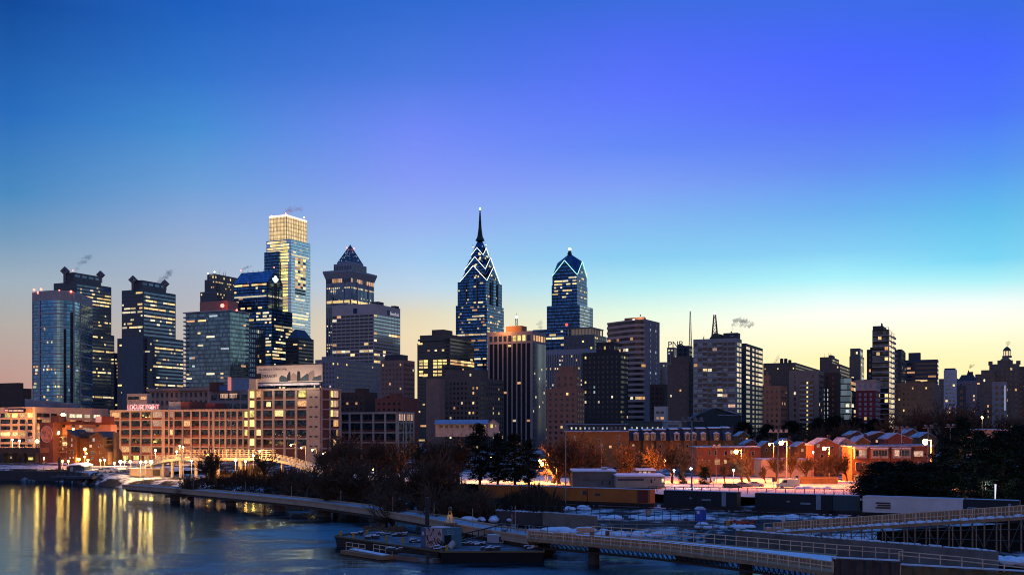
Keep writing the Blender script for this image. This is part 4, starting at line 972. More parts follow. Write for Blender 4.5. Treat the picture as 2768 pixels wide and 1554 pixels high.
addwin(R, ts[0], 'W', ts[0].a*.86, ZP(1075, 600), .9, 14, mat('lit_dim_strip', (.4, .4, .45), emit=(.6, .7, .9), estr=.3), .3, name='light_strip'); finish(R)
# ================================================================ the setting
SH = [(-420, 425), (-230, 408), (-190, 402), (-162, 394), (-138, 362), (-101, 324), (-70, 298), (-38, 260), (-14, 228), (-2, 208), (6, 186), (25, 172), (38, 153), (44, 140), (56, 115), (70, 60), (80, -200)]
def shore(x):
    if x <= SH[0][0]: return SH[0][1]
    for (x0, y0), (x1, y1) in zip(SH, SH[1:]):
        if x <= x1: return y0+(y1-y0)*(x-x0)/(x1-x0)
    return SH[-1][1]-(x-SH[-1][0])*20
def sdist(x, y):                                        # rough distance inland (negative on the river)
    best = 1e9
    for (x0, y0), (x1, y1) in zip(SH, SH[1:]):
        dx, dy = x1-x0, y1-y0; f = max(0, min(1, ((x-x0)*dx+(y-y0)*dy)/(dx*dx+dy*dy)))
        best = min(best, math.hypot(x-x0-f*dx, y-y0-f*dy))
    return best if y > shore(x) else -best
def sm(a, b, v):
    v = max(0, min(1, (v-a)/(b-a))); return v*v*(3-2*v)
def gh(x, y):
    d = sdist(x, y)
    if d < 0: return max(-2.5, d*.5)
    q = sm(-150, -125, x)                               # the built quay at the left, the natural bank to the right
    left = 4*sm(0, 1.0, d)
    right = 2.5*sm(0, 7, d)+.3*sm(7, 30, d)+1.7*sm(62, 84, d)
    return left*(1-q)+right*q
def axis(a, b, step, far):
    v = [a+i*step for i in range(int((b-a)/step)+1)]
    return [-far, -far*.5, -far*.22]+[k for k in v]+[far*.22, far*.5, far] if a < 0 else v+[760, 860, 1000, 1300, 1800, 2600, 4000, 8000]
xs = axis(-440, 460, 4.5, 7000); ys = axis(40, 680, 4.5, 0)
mb = MB(); me_v = [(x, y, gh(x, y)+(random.uniform(-.12, .12) if 60 < y < 500 else 0)) for y in ys for x in xs]
nx = len(xs)
mb.v = [Vector(v) for v in me_v]; mb.f = [(j*nx+i, j*nx+i+1, (j+1)*nx+i+1, (j+1)*nx+i) for j in range(len(ys)-1) for i in range(nx-1)]; mb.m = [0]*len(mb.f)
def groundmat():
    m = bpy.data.materials.new('snowy_ground'); m.use_nodes = True; t = m.node_tree; b = t.nodes['Principled BSDF']; nd = t.nodes.new; ln = t.links.new
    g = nd('ShaderNodeNewGeometry'); n = nd('ShaderNodeTexNoise'); n.inputs['Scale'].default_value = .09; n.inputs['Detail'].default_value = 9; n.inputs['Roughness'].default_value = .68; ln(g.outputs['Position'], n.inputs['Vector'])
    r = nd('ShaderNodeValToRGB'); ln(n.outputs[0], r.inputs[0]); e = r.color_ramp.elements; e[0].position = .50; e[0].color = (.028, .024, .020, 1); e[1].position = .585; e[1].color = (.55, .57, .62, 1)
    n2 = nd('ShaderNodeTexNoise'); n2.inputs['Scale'].default_value = 1.3; n2.inputs['Detail'].default_value = 6; ln(g.outputs['Position'], n2.inputs['Vector'])
    mr = nd('ShaderNodeMapRange'); mr.inputs[1].default_value = .3; mr.inputs[2].default_value = .7; mr.inputs[3].default_value = .6; mr.inputs[4].default_value = 1.2; ln(n2.outputs[0], mr.inputs[0])
    mx = nd('ShaderNodeMixRGB'); mx.blend_type = 'MULTIPLY'; mx.inputs[0].default_value = 1; ln(r.outputs[0], mx.inputs[1]); ln(mr.outputs[0], mx.inputs[2]); ln(mx.outputs[0], b.inputs['Base Color'])
    b.inputs['Roughness'].default_value = .9; b.inputs['Specular IOR Level'].default_value = .2
    bp = nd('ShaderNodeBump'); bp.inputs['Strength'].default_value = .4; ln(n2.outputs[0], bp.inputs['Height']); ln(bp.outputs[0], b.inputs['Normal'])
    return m
GM = groundmat()
o = mb.build('ground', GM, None, smooth=True); tag(o, 'river bank and city ground under patchy snow', None, None, 'structure')
def rivermat():
    m = bpy.data.materials.new('river_water'); m.use_nodes = True; t = m.node_tree; b = t.nodes['Principled BSDF']; nd = t.nodes.new; ln = t.links.new
    g = nd('ShaderNodeNewGeometry')
    def noise(sc, stretch, det=6, ro=.6, off=(0, 0, 0)):
        mp = nd('ShaderNodeMapping'); mp.inputs['Scale'].default_value = stretch; mp.inputs['Location'].default_value = off; ln(g.outputs['Position'], mp.inputs[0])
        n = nd('ShaderNodeTexNoise'); n.inputs['Scale'].default_value = sc; n.inputs['Detail'].default_value = det; n.inputs['Roughness'].default_value = ro; ln(mp.outputs[0], n.inputs['Vector']); return n
    ice = noise(.035, (.55, 1.0, 1), 10, .68, (3, 0, 0))
    sx = nd('ShaderNodeSeparateXYZ'); ln(g.outputs['Position'], sx.inputs[0])
    bx = nd('ShaderNodeMapRange'); bx.inputs[1].default_value = -110; bx.inputs[2].default_value = -40; bx.inputs[3].default_value = -.34; bx.inputs[4].default_value = .03; ln(sx.outputs['X'], bx.inputs[0])
    av = nd('ShaderNodeMath'); av.operation = 'ADD'; ln(ice.outputs[0], av.inputs[0]); ln(bx.outputs[0], av.inputs[1])
    im = nd('ShaderNodeMapRange'); im.inputs[1].default_value = .46; im.inputs[2].default_value = .60; ln(av.outputs[0], im.inputs[0])
    mx = nd('ShaderNodeMixRGB'); ln(im.outputs[0], mx.inputs[0]); mx.inputs[1].default_value = (.004, .008, .014, 1); mx.inputs[2].default_value = (.05, .12, .16, 1); 
    ro = nd('ShaderNodeMapRange'); ro.inputs[3].default_value = .035; ro.inputs[4].default_value = .24; ln(im.outputs[0], ro.inputs[0])
    w = noise(.8, (.10, 1, 1), 5, .6); w2 = noise(2.2, (.22, 1, 1), 6, .72)
    bp = nd('ShaderNodeBump'); bp.inputs['Strength'].default_value = .11; bp.inputs['Distance'].default_value = .5; ln(w.outputs[0], bp.inputs['Height'])
    st = nd('ShaderNodeMapRange'); st.inputs[3].default_value = .02; st.inputs[4].default_value = .75; ln(im.outputs[0], st.inputs[0])
    bp2 = nd('ShaderNodeBump'); bp2.inputs['Distance'].default_value = .4; ln(st.outputs[0], bp2.inputs['Strength']); ln(w2.outputs[0], bp2.inputs['Height']); ln(bp.outputs[0], bp2.inputs['Normal'])
    t.nodes.remove(b); df = nd('ShaderNodeBsdfDiffuse'); gl = nd('ShaderNodeBsdfGlossy'); ln(mx.outputs[0], df.inputs['Color']); ln(ro.outputs[0], gl.inputs['Roughness'])
    gc = nd('ShaderNodeMixRGB'); ln(im.outputs[0], gc.inputs[0]); gc.inputs[1].default_value = (.60, .86, .93, 1); gc.inputs[2].default_value = (.32, .68, .82, 1); ln(gc.outputs[0], gl.inputs['Color'])
    ln(bp2.outputs[0], df.inputs['Normal']); ln(bp2.outputs[0], gl.inputs['Normal'])
    lw = nd('ShaderNodeFresnel'); lw.inputs['IOR'].default_value = 1.6; ln(bp2.outputs[0], lw.inputs['Normal']); ms = nd('ShaderNodeMixShader'); ln(lw.outputs[0], ms.inputs[0]); ln(df.outputs[0], ms.inputs[1]); ln(gl.outputs[0], ms.inputs[2]); ln(ms.outputs[0], t.nodes['Material Output'].inputs['Surface'])
    return m
mb = MB(); mb.add([(-7000, -600, 0), (300, -600, 0), (300, 700, 0), (-7000, 700, 0)], [(0, 1, 2, 3)]); o = mb.build('river', rivermat(), None)
tag(o, 'dark river with thin broken ice', None, None, 'structure')
# ---------------------------------------------------------------- street lamps
SOD = (1, .235, .028); WARM = (1, .56, .20); PEACH = (1, .43, .15); COOL = (.85, .95, 1)
BULB = {'sod': mat('sodium_globe', (1, .6, .3), emit=(1, .36, .05), estr=100, sample=True), 'peach': mat('peach_globe', (1, .7, .4), emit=(1, .43, .07), estr=85, sample=True), 'warm': mat('warm_globe', (1, .8, .5), emit=(1, .50, .09), estr=85, sample=True), 'cool': mat('cool_globe', (.9, 1, 1), emit=(.88, .97, 1), estr=14, sample=True)}
POLE = mat('lamp_post_paint', (.30, .28, .26), .6, .2)
NLAMP = 0
def lamp(label, px, py, Y, kind='warm', power=900, r=.42, style='post', group='street lamps along the river front', soff=(0, 0)):
    """a lamp on its post: style 'post' carries a globe, 'arm' a bracket head, 'wall' a bracket on a wall"""
    h = PT(px, py, Y); z0 = gh(h.x, h.y)
    R = thing('street_lamp' if style != 'wall' else 'wall_lamp', label, 'lamp', (h.x, h.y, z0 if style != 'wall' else h.z), group)
    if style == 'post':
        MB().tube((h.x, h.y, z0), h-UP*r, .12, .07, 6).build('pole', POLE, R)
    elif style == 'arm':
        MB().tube((h.x+1.4, h.y, z0), (h.x+1.4, h.y, h.z+.5), .14, .08, 6).tube((h.x+1.4, h.y, h.z+.5), (h.x, h.y, h.z+.3), .07, n=5).build('pole', POLE, R)
    else:
        MB().box(h.x-.15, h.x+.15, h.y, h.y+.9, h.z-.1, h.z+.25).build('bracket', POLE, R)
    MB().ball(h, r*.8, nu=10, nv=6).build('lamp_globe', BULB[kind], R)
    MB().tube(h+UP*r*.75, h+UP*r*1.25, r*.8, r*.2, 8, cap=True).build('lamp_cap', DKMETAL, R)
    if power:
        l = bpy.data.lights.new('street_lamp_light', 'POINT'); l.energy = power; l.color = {'sod': SOD, 'warm': WARM, 'cool': COOL, 'peach': PEACH}[kind]; l.shadow_soft_size = .25; 
        lo = bpy.data.objects.new('street_lamp_light', l); COL.objects.link(lo); lo.visible_glossy = False  # the globe itself is what the water mirrors
        lo.location = h+Vector((soff[0], -1.0+soff[1], 0))
    return R
def ext(mb, pts, Y, depth, m=0, tilt=0):
    """extrude an outline, given in photo pixels at distance Y, straight back by depth"""
    a = [PT(x, y, Y) for x, y in pts]; b = [p+Vector((0, depth, 0)) for p in a]; n = len(a)
    mb.add(a+b, [tuple(range(n))[::-1], tuple(range(n, 2*n))]+[(i, (i+1) % n, n+(i+1) % n, n+i) for i in range(n)], m); return mb
def sW(t, px):                                          # position along the W face under photo column px
    k = (px-1384)/F; return t.a-(t.C.x-k*t.C.y)/(_c+k*_s)
def sS(t, px):
    k = (px-1384)/F; return (k*t.C.y-t.C.x)/(_s-k*_c)
PANE = glass('factory_sash_glass', (.05, .07, .085), 1.05, 1.1, rough=.1, metal=.55, span=.12, var=.7, line=(.02, .018, .015), wob=.05)
# ================================================================ left bank
FRAMEP = mat('peach_concrete_frame', (.40, .30, .24), .85, 0, .2, .12, .5)
def loft(name, label, t, cols, rows, fm, wm, gl, litp, base=None, p=.45, lits=None, seed=1):
    """factory building: concrete frame, brick spandrels, a broad sash window in every bay"""
    random.seed(seed)
    R = thing(name, label, 'building', (t.C.x, t.C.y, GZ))
    MB().prism(poly(t), GZ, t.z1, 0, 1).build('wall', [wm, ROOF], R)
    fr = MB(); zb = t.z0 if base is None else base
    for face in cols:
        pos = cols[face]; Lf = flen(t, face)
        for s, w in pos: fbox(fr, t, face, max(0, s-w/2), min(Lf, s+w/2), GZ, t.z1+.3, p)
        for z in rows: fbox(fr, t, face, 0, Lf, z-.28, z+.28, p-.08)
        for (s0, w0), (s1, w1) in zip(pos, pos[1:]):
            if s1-s0-w0/2-w1/2 < .8: continue
            for z0, z1 in zip(rows[1:], rows):
                a, b = s0+w0/2, s1-w1/2; H = z1-z0-.56
                on = random.random() < litp
                addwin(R, t, face, (a+b)/2, z0+.28+H*.64, (b-a)*.97, H*.70, pick(lits or [LY, LO, LP]) if on else gl, .12, big=True)
    fbox(fr, t, 'W', 0, t.a, t.z1-.5, t.z1+.35, p+.15); fbox(fr, t, 'S', 0, t.b, t.z1-.5, t.z1+.35, p+.15)
    fr.build('concrete_frame', fm, R)
    return R
# ---- orange-lit office with the lease sign
def lease():
    Y = 520; t = tier(-70, 95, 293, 1103, Y); random.seed(2)
    PK = mat('peach_render', (.52, .36, .27), .9, 0, .2, .1, .5)
    R = thing('office_building', 'peach office building with recessed balcony bands and a dark lease sign', 'building', (t.C.x, t.C.y, GZ))
    body(R, [t], PK)
    rows = [(1121.5, 11), (1138.5, 11), (1156, 10.5), (1173, 10), (1190, 10), (1204, 7)]
    bay = [(-8, 14), (9, 15), (20.5, 15), (41, 15), (61.5, 15), (81.5, 13)]
    for k, (py, h) in enumerate(rows):
        for j, (px, w) in enumerate(bay):
            s = sW(t, px); ww = w*Y/F*1.35; litb = k in (0, 3)
            addwin(R, t, 'W', s, ZP(py, Y), ww, h*Y/F, pick([LB, LB, LY]) if litb and random.random() < .9 else pick([PANE, PANE, PANE, LP]) if k == 4 else PANE, .06)
            MB_ = None
        z = ZP(py-h/2-1.5, Y); mb = MB(); fbox(mb, t, 'W', .5, t.a-1.2, ZP(py+h/2+4.5, Y), ZP(py+h/2+.5, Y), .5); mb.build('balcony_band', PK, R)
        for px in (30.5, 51, 71.5): 
            mb = MB(); s = sW(t, px); fbox(mb, t, 'W', s-.5, s+.5, ZP(py+h/2+1, Y), ZP(py+1, Y), .45); mb.build('balcony_post', PK, R)
    for k, (py, h) in enumerate(rows[:5]):
        for px, w in ((106, 8), (124, 12), (146, 10), (172, 10), (196, 10), (214, 10), (236, 10), (262, 12)):
            if px > 140 and k > 3: continue
            s = sS(t, px); addwin(R, t, 'S', s, ZP(py+2.5*(px-95)/200, Y), w*Y/F*2.0, h*Y/F, pick([PANE, PANE, LO, LP]) if k else pick([LW, PANE]), .06)
    for k in range(4):
        mb = MB(); z = ZP(rows[k][0]+9, Y); fbox(mb, t, 'S', 2, t.b-2, z-.6, z+.6, .5); mb.build('balcony_band', PK, R)
    finish(R)
    z0, z1 = ZP(1114, Y), ZP(1104.5, Y); mb = MB(); fbox(mb, t, 'W', sW(t, 24.5), sW(t, 70), z0, z1, .5); mb.build('sign_board', mat('maroon_sign_board', (.02, .004, .004), .5), R)
    text('LEASE GREEN OFFICES', fpt(t, 'W', sW(t, 26.3), z0+.55, .62), 1.02, mat('glowing_sign_white', (.85, .8, .75), .5, emit=(1, .9, .8), estr=.25), R, -G, sx=1.0)  # letters given a weak glow of their own instead of falling light
    mb = MB(); fbox(mb, t, 'W', sW(t, 15), sW(t, 24), z0, z1, .5); mb.build('sign_board', mat('red_sign_board', (.5, .1, .05), .5), R)
    mb = MB(); fbox(mb, t, 'W', sW(t, 16.2), sW(t, 22.8), z0+.35, z0+.62, .6); fbox(mb, t, 'W', sW(t, 16.2), sW(t, 22.8), z1-.7, z1-.3, .6); mb.build('sign_lines', mat('glowing_sign_white', (.85, .8, .75), .5), R)
    mb = MB(); fbox(mb, t, 'W', sW(t, 72), sW(t, 88), z0, z1, .35); mb.build('sign_board', mat('ochre_sign_board', (.35, .2, .08), .6), R)
    # rooftop plant screens
    for a in ((67, 100, 1079, 8), (100, 134, 1084, 10), (138, 188, 1087, 18)):
        pass
    mb = MB(); ext(mb, [(67, 1103), (95, 1104), (95, 1081), (67, 1078)], Y+22, 12); ext(mb, [(95.2, 1104), (134, 1104), (134, 1083), (95.2, 1081)], Y+22.2, 12); ext(mb, [(140, 1106), (187, 1108), (187, 1088), (140, 1087)], Y+30, 12); mb.build('roof_screen', mat('grey_plant_screen', (.22, .25, .29), .7), R)
    whip(R, t, 3, 3)
    return t
tl = lease()
# bright lamp box on the building, wall lamps
lamp('very bright square floodlight high on the right wall of the peach office', 170.5, 1121, 508, 'warm', 9000, 1.15, 'wall', 'lamps on the orange-lit walls')
lamp('yellow wall lamp low at the corner beside the mural tower', 100, 1192, 500, 'warm', 12000, 1.0, 'wall', 'lamps on the orange-lit walls')
lamp('big glowing lamp on the wall just right of the mural', 157, 1169, 490, 'warm', 14000, .95, 'wall', 'lamps on the orange-lit walls')
lamp('wall lamp over the brick gable house roof', 198, 1159, 478, 'sod', 12000, .55, 'wall', 'lamps on the orange-lit walls')
def mural():
    Y = 484; R = thing('brick_stair_tower', 'brown brick stair tower carrying a large pale oval mural', 'building', PT(125, 1250, Y)*1)
    mb = MB(); ext(mb, [(108, 1262), (143, 1262), (143, 1141), (108, 1141)], Y, 10); mb.build('wall', mat('mural_tower_brick', (.17, .085, .06), .9), R)
    mb = MB(); n = 28; c = (125.5, 1173); pts = [(c[0]+15.5*math.cos(2*math.pi*i/n), c[1]-22*math.sin(2*math.pi*i/n)) for i in range(n)]
    ext(mb, pts, Y-.15, .1); mb.build('mural', mat('mottled_mural', (.40, .22, .15), .9, 0, .2, .9, .55), R)
    rg = MB()
    for i in range(n):
        a, b = pts[i], pts[(i+1) % n]; rg.tube(PT(*a, Y-.2), PT(*b, Y-.2), .2, n=4)
    rg.build('mural_border', mat('pale_mural_border', (.45, .33, .26), .9), R)
    mb = MB(); ext(mb, [(138, 1141), (159, 1141), (159, 1123), (138, 1123)], Y+3, 8); mb.build('roof_room', BRICKD, R)
    mb = MB(); ext(mb, [(143.2, 1147), (299, 1147), (299, 1138), (143.2, 1138)], Y+8, 6); mb.build('roof_beam', mat('rust_brown_panel', (.14, .05, .03), .8), R)
mural()
def balc_wing():
    Y = 492; R = thing('balcony_wing', 'orange-lit wing of open railed balconies between the mural tower and the brick gables', 'building', PT(230, 1245, Y)); random.seed(4)
    mb = MB(); ext(mb, [(143.5, 1262), (299, 1262), (299, 1147), (143.5, 1147)], Y+2, 8); mb.build('wall', mat('pink_render', (.46, .24, .18), .9), R)
    for py in (1180, 1192, 1206, 1221):
        mb = MB(); ext(mb, [(157, py+2), (181, py+2), (181, py), (157, py)], Y-1.2, 3); mb.build('balcony', FRAMEP, R)
        rl = MB(); rl.tube(PT(157, py-5, Y-1.1), PT(181, py-5, Y-1.1), .09, n=4)
        for k in range(7): rl.tube(PT(157+4*k, py, Y-1.1), PT(157+4*k, py-5, Y-1.1), .06, n=4)
        rl.build('railing', DKMETAL, R)
    for px, py, w, h, m_ in ((152, 1150, 9, 8, PANE), (172, 1150, 7, 9, PANE), (198, 1150, 8, 8, PANE), (264, 1150, 7, 8, PANE), (165, 1186, 12, 8, LB), (176, 1199, 14, 9, LY), (165, 1214, 12, 8, LO), (233, 1160, 18, 10, LP), (218, 1152, 8, 7, LO), (247, 1163, 9, 10, LP)):
        mb = MB(); ext(mb, [(px-w/2, py+h/2), (px+w/2, py+h/2), (px+w/2, py-h/2), (px-w/2, py-h/2)], Y+1.75, .2); mb.build('window', m_, R)
    mb = MB(); ext(mb, [(258, 1141), (274, 1141), (274, 1125), (258, 1125)], Y-1, 5); mb.build('lift_room', WHITEM, R)
    mb = MB(); ext(mb, [(274.3, 1141), (298, 1141), (298, 1125), (274.3, 1125)], Y-1, 5); mb.build('stair_room', mat('rust_brown_panel', (.14, .05, .03), .8), R)
balc_wing()
def viaduct():
    Y = 470; R = thing('railway_viaduct', 'dark steel railway viaduct on columns below the peach office', 'viaduct', PT(40, 1245, Y))
    mb = MB(); ext(mb, [(-40, 1224), (108, 1224), (108, 1210), (-40, 1210)], Y, 9); mb.build('deck', mat('brown_viaduct_steel', (.10, .062, .045), .8), R)
    for px in (-20, 8, 34, 62, 92):
        mb = MB(); ext(mb, [(px-2.5, 1250), (px+2.5, 1250), (px+2.5, 1224), (px-2.5, 1224)], Y+1, 4); mb.build('column', DARKC, R)
    rl = MB()
    for k in range(24): rl.tube(PT(-40+6.3*k, 1210, Y+.3), PT(-40+6.3*k, 1204, Y+.3), .08, n=4)
    rl.tube(PT(-40, 1204, Y+.3), PT(108, 1204, Y+.3), .08, n=4); rl.build('railing', DKMETAL, R)
    for px, py, w, h, m_ in ((15, 1238, 10, 6, LB), (30, 1236, 5, 6, LP), (44, 1236, 5, 6, LP), (69, 1237, 5, 14, LW), (83, 1239, 13, 7, LB)):
        mb = MB(); ext(mb, [(px-w/2, py+h/2), (px+w/2, py+h/2), (px+w/2, py-h/2), (px-w/2, py-h/2)], Y+12, .3); mb.build('lit_opening', m_, R)
    mb = MB(); ext(mb, [(-40, 1262), (108, 1262), (108, 1224.3), (-40, 1224.3)], Y+12.5, 3); mb.build('back_wall', DARKC, R)
viaduct()
def gables():
    Y = 440; R = thing('brick_gable_house', 'dark brick apartment house with two peaked gables and a snow-dusted roof', 'house', PT(235, 1245, Y)); random.seed(6)
    W_ = mat('night_brown_brick', (.065, .036, .024), .9)
    mb = MB(); ext(mb, [(181, 1256), (205, 1256), (205, 1181), (182, 1165)], Y, 16); ext(mb, [(240, 1256), (292, 1256), (291, 1222), (279, 1206), (278, 1183), (266, 1169), (240, 1182)], Y, 16); ext(mb, [(205.2, 1256), (239.8, 1256), (239.8, 1184), (205.2, 1184)], Y+4, 12); mb.build('wall', W_, R)
    rf = MB(); D = 18
    def slope(a, b, Y0=Y-.5, d=D):
        p, q = PT(*a, Y0), PT(*b, Y0); back = Vector((0, d, 0)); rf.pbox(p+UP*.05, q-p, back, UP*.35)
    slope((180, 1163.5), (206.5, 1181.5)); slope((238.5, 1182.5), (266, 1168)); slope((266, 1168), (280, 1184.5))
    ext(rf, [(205.3, 1183.5), (239.7, 1183.5), (265, 1168.5), (183, 1166)], Y+6, 10); rf.build('roof', mat('dark_slate_snow_dusted', (.045, .05, .06), .8, 0, .3, .7, .9), R)
    for px, py, w, h, m_ in ((194, 1188, 2.5, 7, LC), (194, 1203, 2.5, 6, LC), (187, 1220, 4, 6, WG), (197, 1221, 4, 9, WG), (253, 1188, 5, 8, LC), (269, 1188, 2.5, 6, WG), (245, 1205, 6, 7, LP), (269, 1205, 6, 7, WGB), (250, 1224, 7, 11, WGB), (271, 1221, 4, 6, WG), (250, 1238, 6, 6, WGB), (276, 1238, 5, 6, WG), (189, 1237, 3, 5, LC), (198, 1236, 2, 4, LW)):
        mb = MB(); ext(mb, [(px-w/2-.4, py+h/2+.4), (px+w/2+.4, py+h/2+.4), (px+w/2+.4, py-h/2-.4), (px-w/2-.4, py-h/2-.4)], Y-.1, .1); fo = mb.build('window', mat('pale_window_frame', (.3, .28, .26), .7), R)
        mb = MB(); ext(mb, [(px-w/2, py+h/2), (px+w/2, py+h/2), (px+w/2, py-h/2), (px-w/2, py-h/2)], Y-.2, .1); mb.build('pane', m_, fo)
    MB().box(*(lambda a, b: (a.x, b.x))(PT(292, 1, Y), PT(300, 1, Y)), Y+6, Y+9, ZP(1256, Y), ZP(1168, Y)).build('chimney', BRICKD, R)
    for py in (1188, 1198):
        mb = MB(); ext(mb, [(280, py+3), (300, py+3), (300, py), (280, py)], Y+4, 5); mb.build('balcony', DARKC, R)
gables()
# ---- long loft building with the rooftop letters
def loft_main():
    Y = 505; t = tier(299, 577, 592, 1107.5, Y, b=30)
    rows = [ZP(p, Y) for p in (1110, 1134.5, 1159, 1183.5, 1207.5, 1232)]
    cl = [(sW(t, p), w) for p, w in ((300, 1.1), (326.5, 1.0), (353.5, 1.0), (382, 1.0), (411, 1.0), (443, 2.0), (458, .9), (471, 1.0), (495, 1.0), (518, 1.0), (542, 1.0), (566, 1.0), (576.5, .8))]
    R = loft('brick_factory_loft', 'long five-storey factory loft of peach concrete frame and red brick, with roof letters', t, {'W': cl}, rows, FRAMEP, BRICKR, PANE, .13, lits=[LO, LO, LP, LY], seed=14)
    random.seed(15)
    for j, px in enumerate((313, 340, 368, 397, 427, 483, 507, 530, 554)):
        addwin(R, t, 'W', sW(t, px), ZP(1244, Y), 3.2, 3.4, pick([LB, LO, LY, PANE]), .12, big=True)
    finish(R)
    # rooftop plant room, two-tone
    mb = MB(); z = t.z1+.1
    u = sub(t, 0, 0, 0, 0, z, z); 
    def rb(px0, px1, v0, v1, h, m_, nm):
        s0, s1 = sW(t, px0), sW(t, px1); mb = MB(); mb.pbox(t.C-T*(t.a-s0)+S*v0+UP*z, T*(s1-s0), S*(v1-v0), UP*h); return mb.build(nm, m_, R)
    rb(436, 470, 5, 16, 4.2, mat('cream_render', (.48, .40, .33), .9), 'plant_room'); rb(470.3, 494, 4.6, 16, 4.2, BRICKR, 'plant_room')
    rb(540, 566, 4, 12, 3.2, mat('rust_red_panel', (.22, .06, .05), .9), 'plant_room')
    # letters on a scaffold
    SG = thing('rooftop_sign', 'pink and white lit letters on a scaffold along the loft roof', 'sign', fpt(t, 'W', sW(t, 335), z, -3))
    a, b_ = fpt(t, 'W', sW(t, 332), z+.3, -3), fpt(t, 'W', sW(t, 414), z+.3, -3)
    fr = MB(); fr.bar(a+S*.5, b_+S*.5, .15, .15)
    for k in range(15):
        q = a+(b_-a)*k/14+S*.5; fr.tube(q, q+UP*2.9, .07, n=4); fr.tube(q, q+S*1.5-UP*.2, .05, n=4)
    fr.bar(a+S*.5+UP*2.6, b_+S*.5+UP*2.6, .1, .1); fr.build('scaffold', mat('glowing_scaffold', (.6, .5, .5), .5, emit=(1, .8, .8), estr=.35), SG)  # scaffold glows by itself in place of sign light falling on it
    L1 = mat('pink_lit_letters', (.8, .3, .3), .5, emit=(1, .28, .25), estr=.9); L2 = mat('white_lit_letters', (.8, .7, .7), .5, emit=(1, .82, .75), estr=1.2)
    w = (b_-a).length
    text('LOCUST POINT', a+UP*.5, 2.9, L1, SG, -G, sx=w/19.4, ext=.12, bold=.04)
    fl = MB()
    for k in range(12):
        q = a+(b_-a)*(k+.5)/12-S*1.0; fl.pbox(q-UP*.2, T*.9, -S*.3, UP*.35)
    fl.build('floodlight', L2, SG)
    for f in (.2, .5, .8):
        l = bpy.data.lights.new('sign_floodlight', 'POINT'); l.energy = 260; l.color = (1, .7, .65); l.shadow_soft_size = .2; lo = bpy.data.objects.new('sign_floodlight', l); COL.objects.link(lo); lo.location = a+(b_-a)*f-S*1.2+UP*.8
loft_main()
# ---- buildings just behind the lofts
random.seed(16)
R, ts = tower('stone_building', 'peach stone palazzo block with a deep cornice, behind the rooftop letters', 590, [(404, 566, 600, 1050)], mat('peach_stone', (.42, .26, .19), .9, 0, .2, .1, .3), spec('punch', 4.4, 3.4, .04, 0, PANE, [LO], wf=.42, hf=.6), None)
t = ts[0]; mb = MB(); mb.prism(poly(t, 1.3), t.z1-.9, t.z1+.65); mb.build('cornice', mat('peach_stone', (.42, .26, .19), .9), R)
R, ts = tower('concrete_building', 'small cream flat-roofed pavilion between the left twin tower and the roof letters', 560, [(343, 398, 404, 1066)], mat('cream_concrete', (.46, .36, .28), .9), None, None)
t = ts[0]; addwin(R, t, 'W', t.a*.32, ZP(1075, 560), t.a*.55, 1.5, PANE, .1, big=True); addwin(R, t, 'W', t.a*.82, ZP(1075, 560), t.a*.28, 1.5, LO, .1, big=True); finish(R)
R, ts = tower('office_building', 'grey frame building with red-striped lit windows, behind the low loft wing', 560, [(566, 674, 690, 1056)], mat('mauve_grey_frame', (.26, .23, .23), .9), spec('punch', 4.6, 4.6, .0, 0, PANE, wf=.75, hf=.6, z0=ZP(1110, 560)), None)
t = ts[0]
for px in (606, 631):
    for k in range(5): addwin(R, t, 'W', sW(t, px)-2+k*1.0, ZP(1069, 560), .6, 2.2, LP, .25)
for px in (606, 631): addwin(R, t, 'W', sW(t, px), ZP(1064, 560), 4.8, .5, LP, .27)
finish(R)
def rb2(label, pts, Y, d, m_, pk=None):
    R = thing('plant_room', label, 'plant room', PT(pts[0][0], pts[0][1], Y), 'plant rooms behind the lofts'); mb = MB(); ext(mb, pts, Y, d); mb.build('wall', m_, R)
    mb = MB(); x0, x1 = min(p[0] for p in pts)-.6, max(p[0] for p in pts)+.6; yt = min(p[1] for p in pts); ext(mb, [(x0, yt), (x1, yt), (x1, yt-1.2), (x0, yt-1.2)], Y-.3, d+.6); mb.build('coping', DARKC, R)
    return R
rb2('brown plant room left of the blue one', [(566, 1057), (593, 1057), (593, 1034), (566, 1034)], 566, 8, BRICKD)
rb2('low deep blue plant room beside the pink-edged one', [(593.4, 1057), (616, 1057), (616, 1040), (593.4, 1040)], 565, 8, mat('blue_panel', (.05, .16, .36), .6))
R = rb2('tall blue-grey plant room with one glowing pink side', [(625, 1057), (673, 1057), (673, 1020), (625, 1020)], 562, 8, mat('blue_grey_panel', (.14, .24, .36), .6))
mb = MB(); ext(mb, [(615.5, 1055), (624.6, 1055), (624.6, 1019), (615.5, 1019)], 561.5, 8); mb.build('pink_panel', mat('pink_lit_panel', (.5, .2, .18), .8, emit=(1, .3, .22), estr=.55), R)
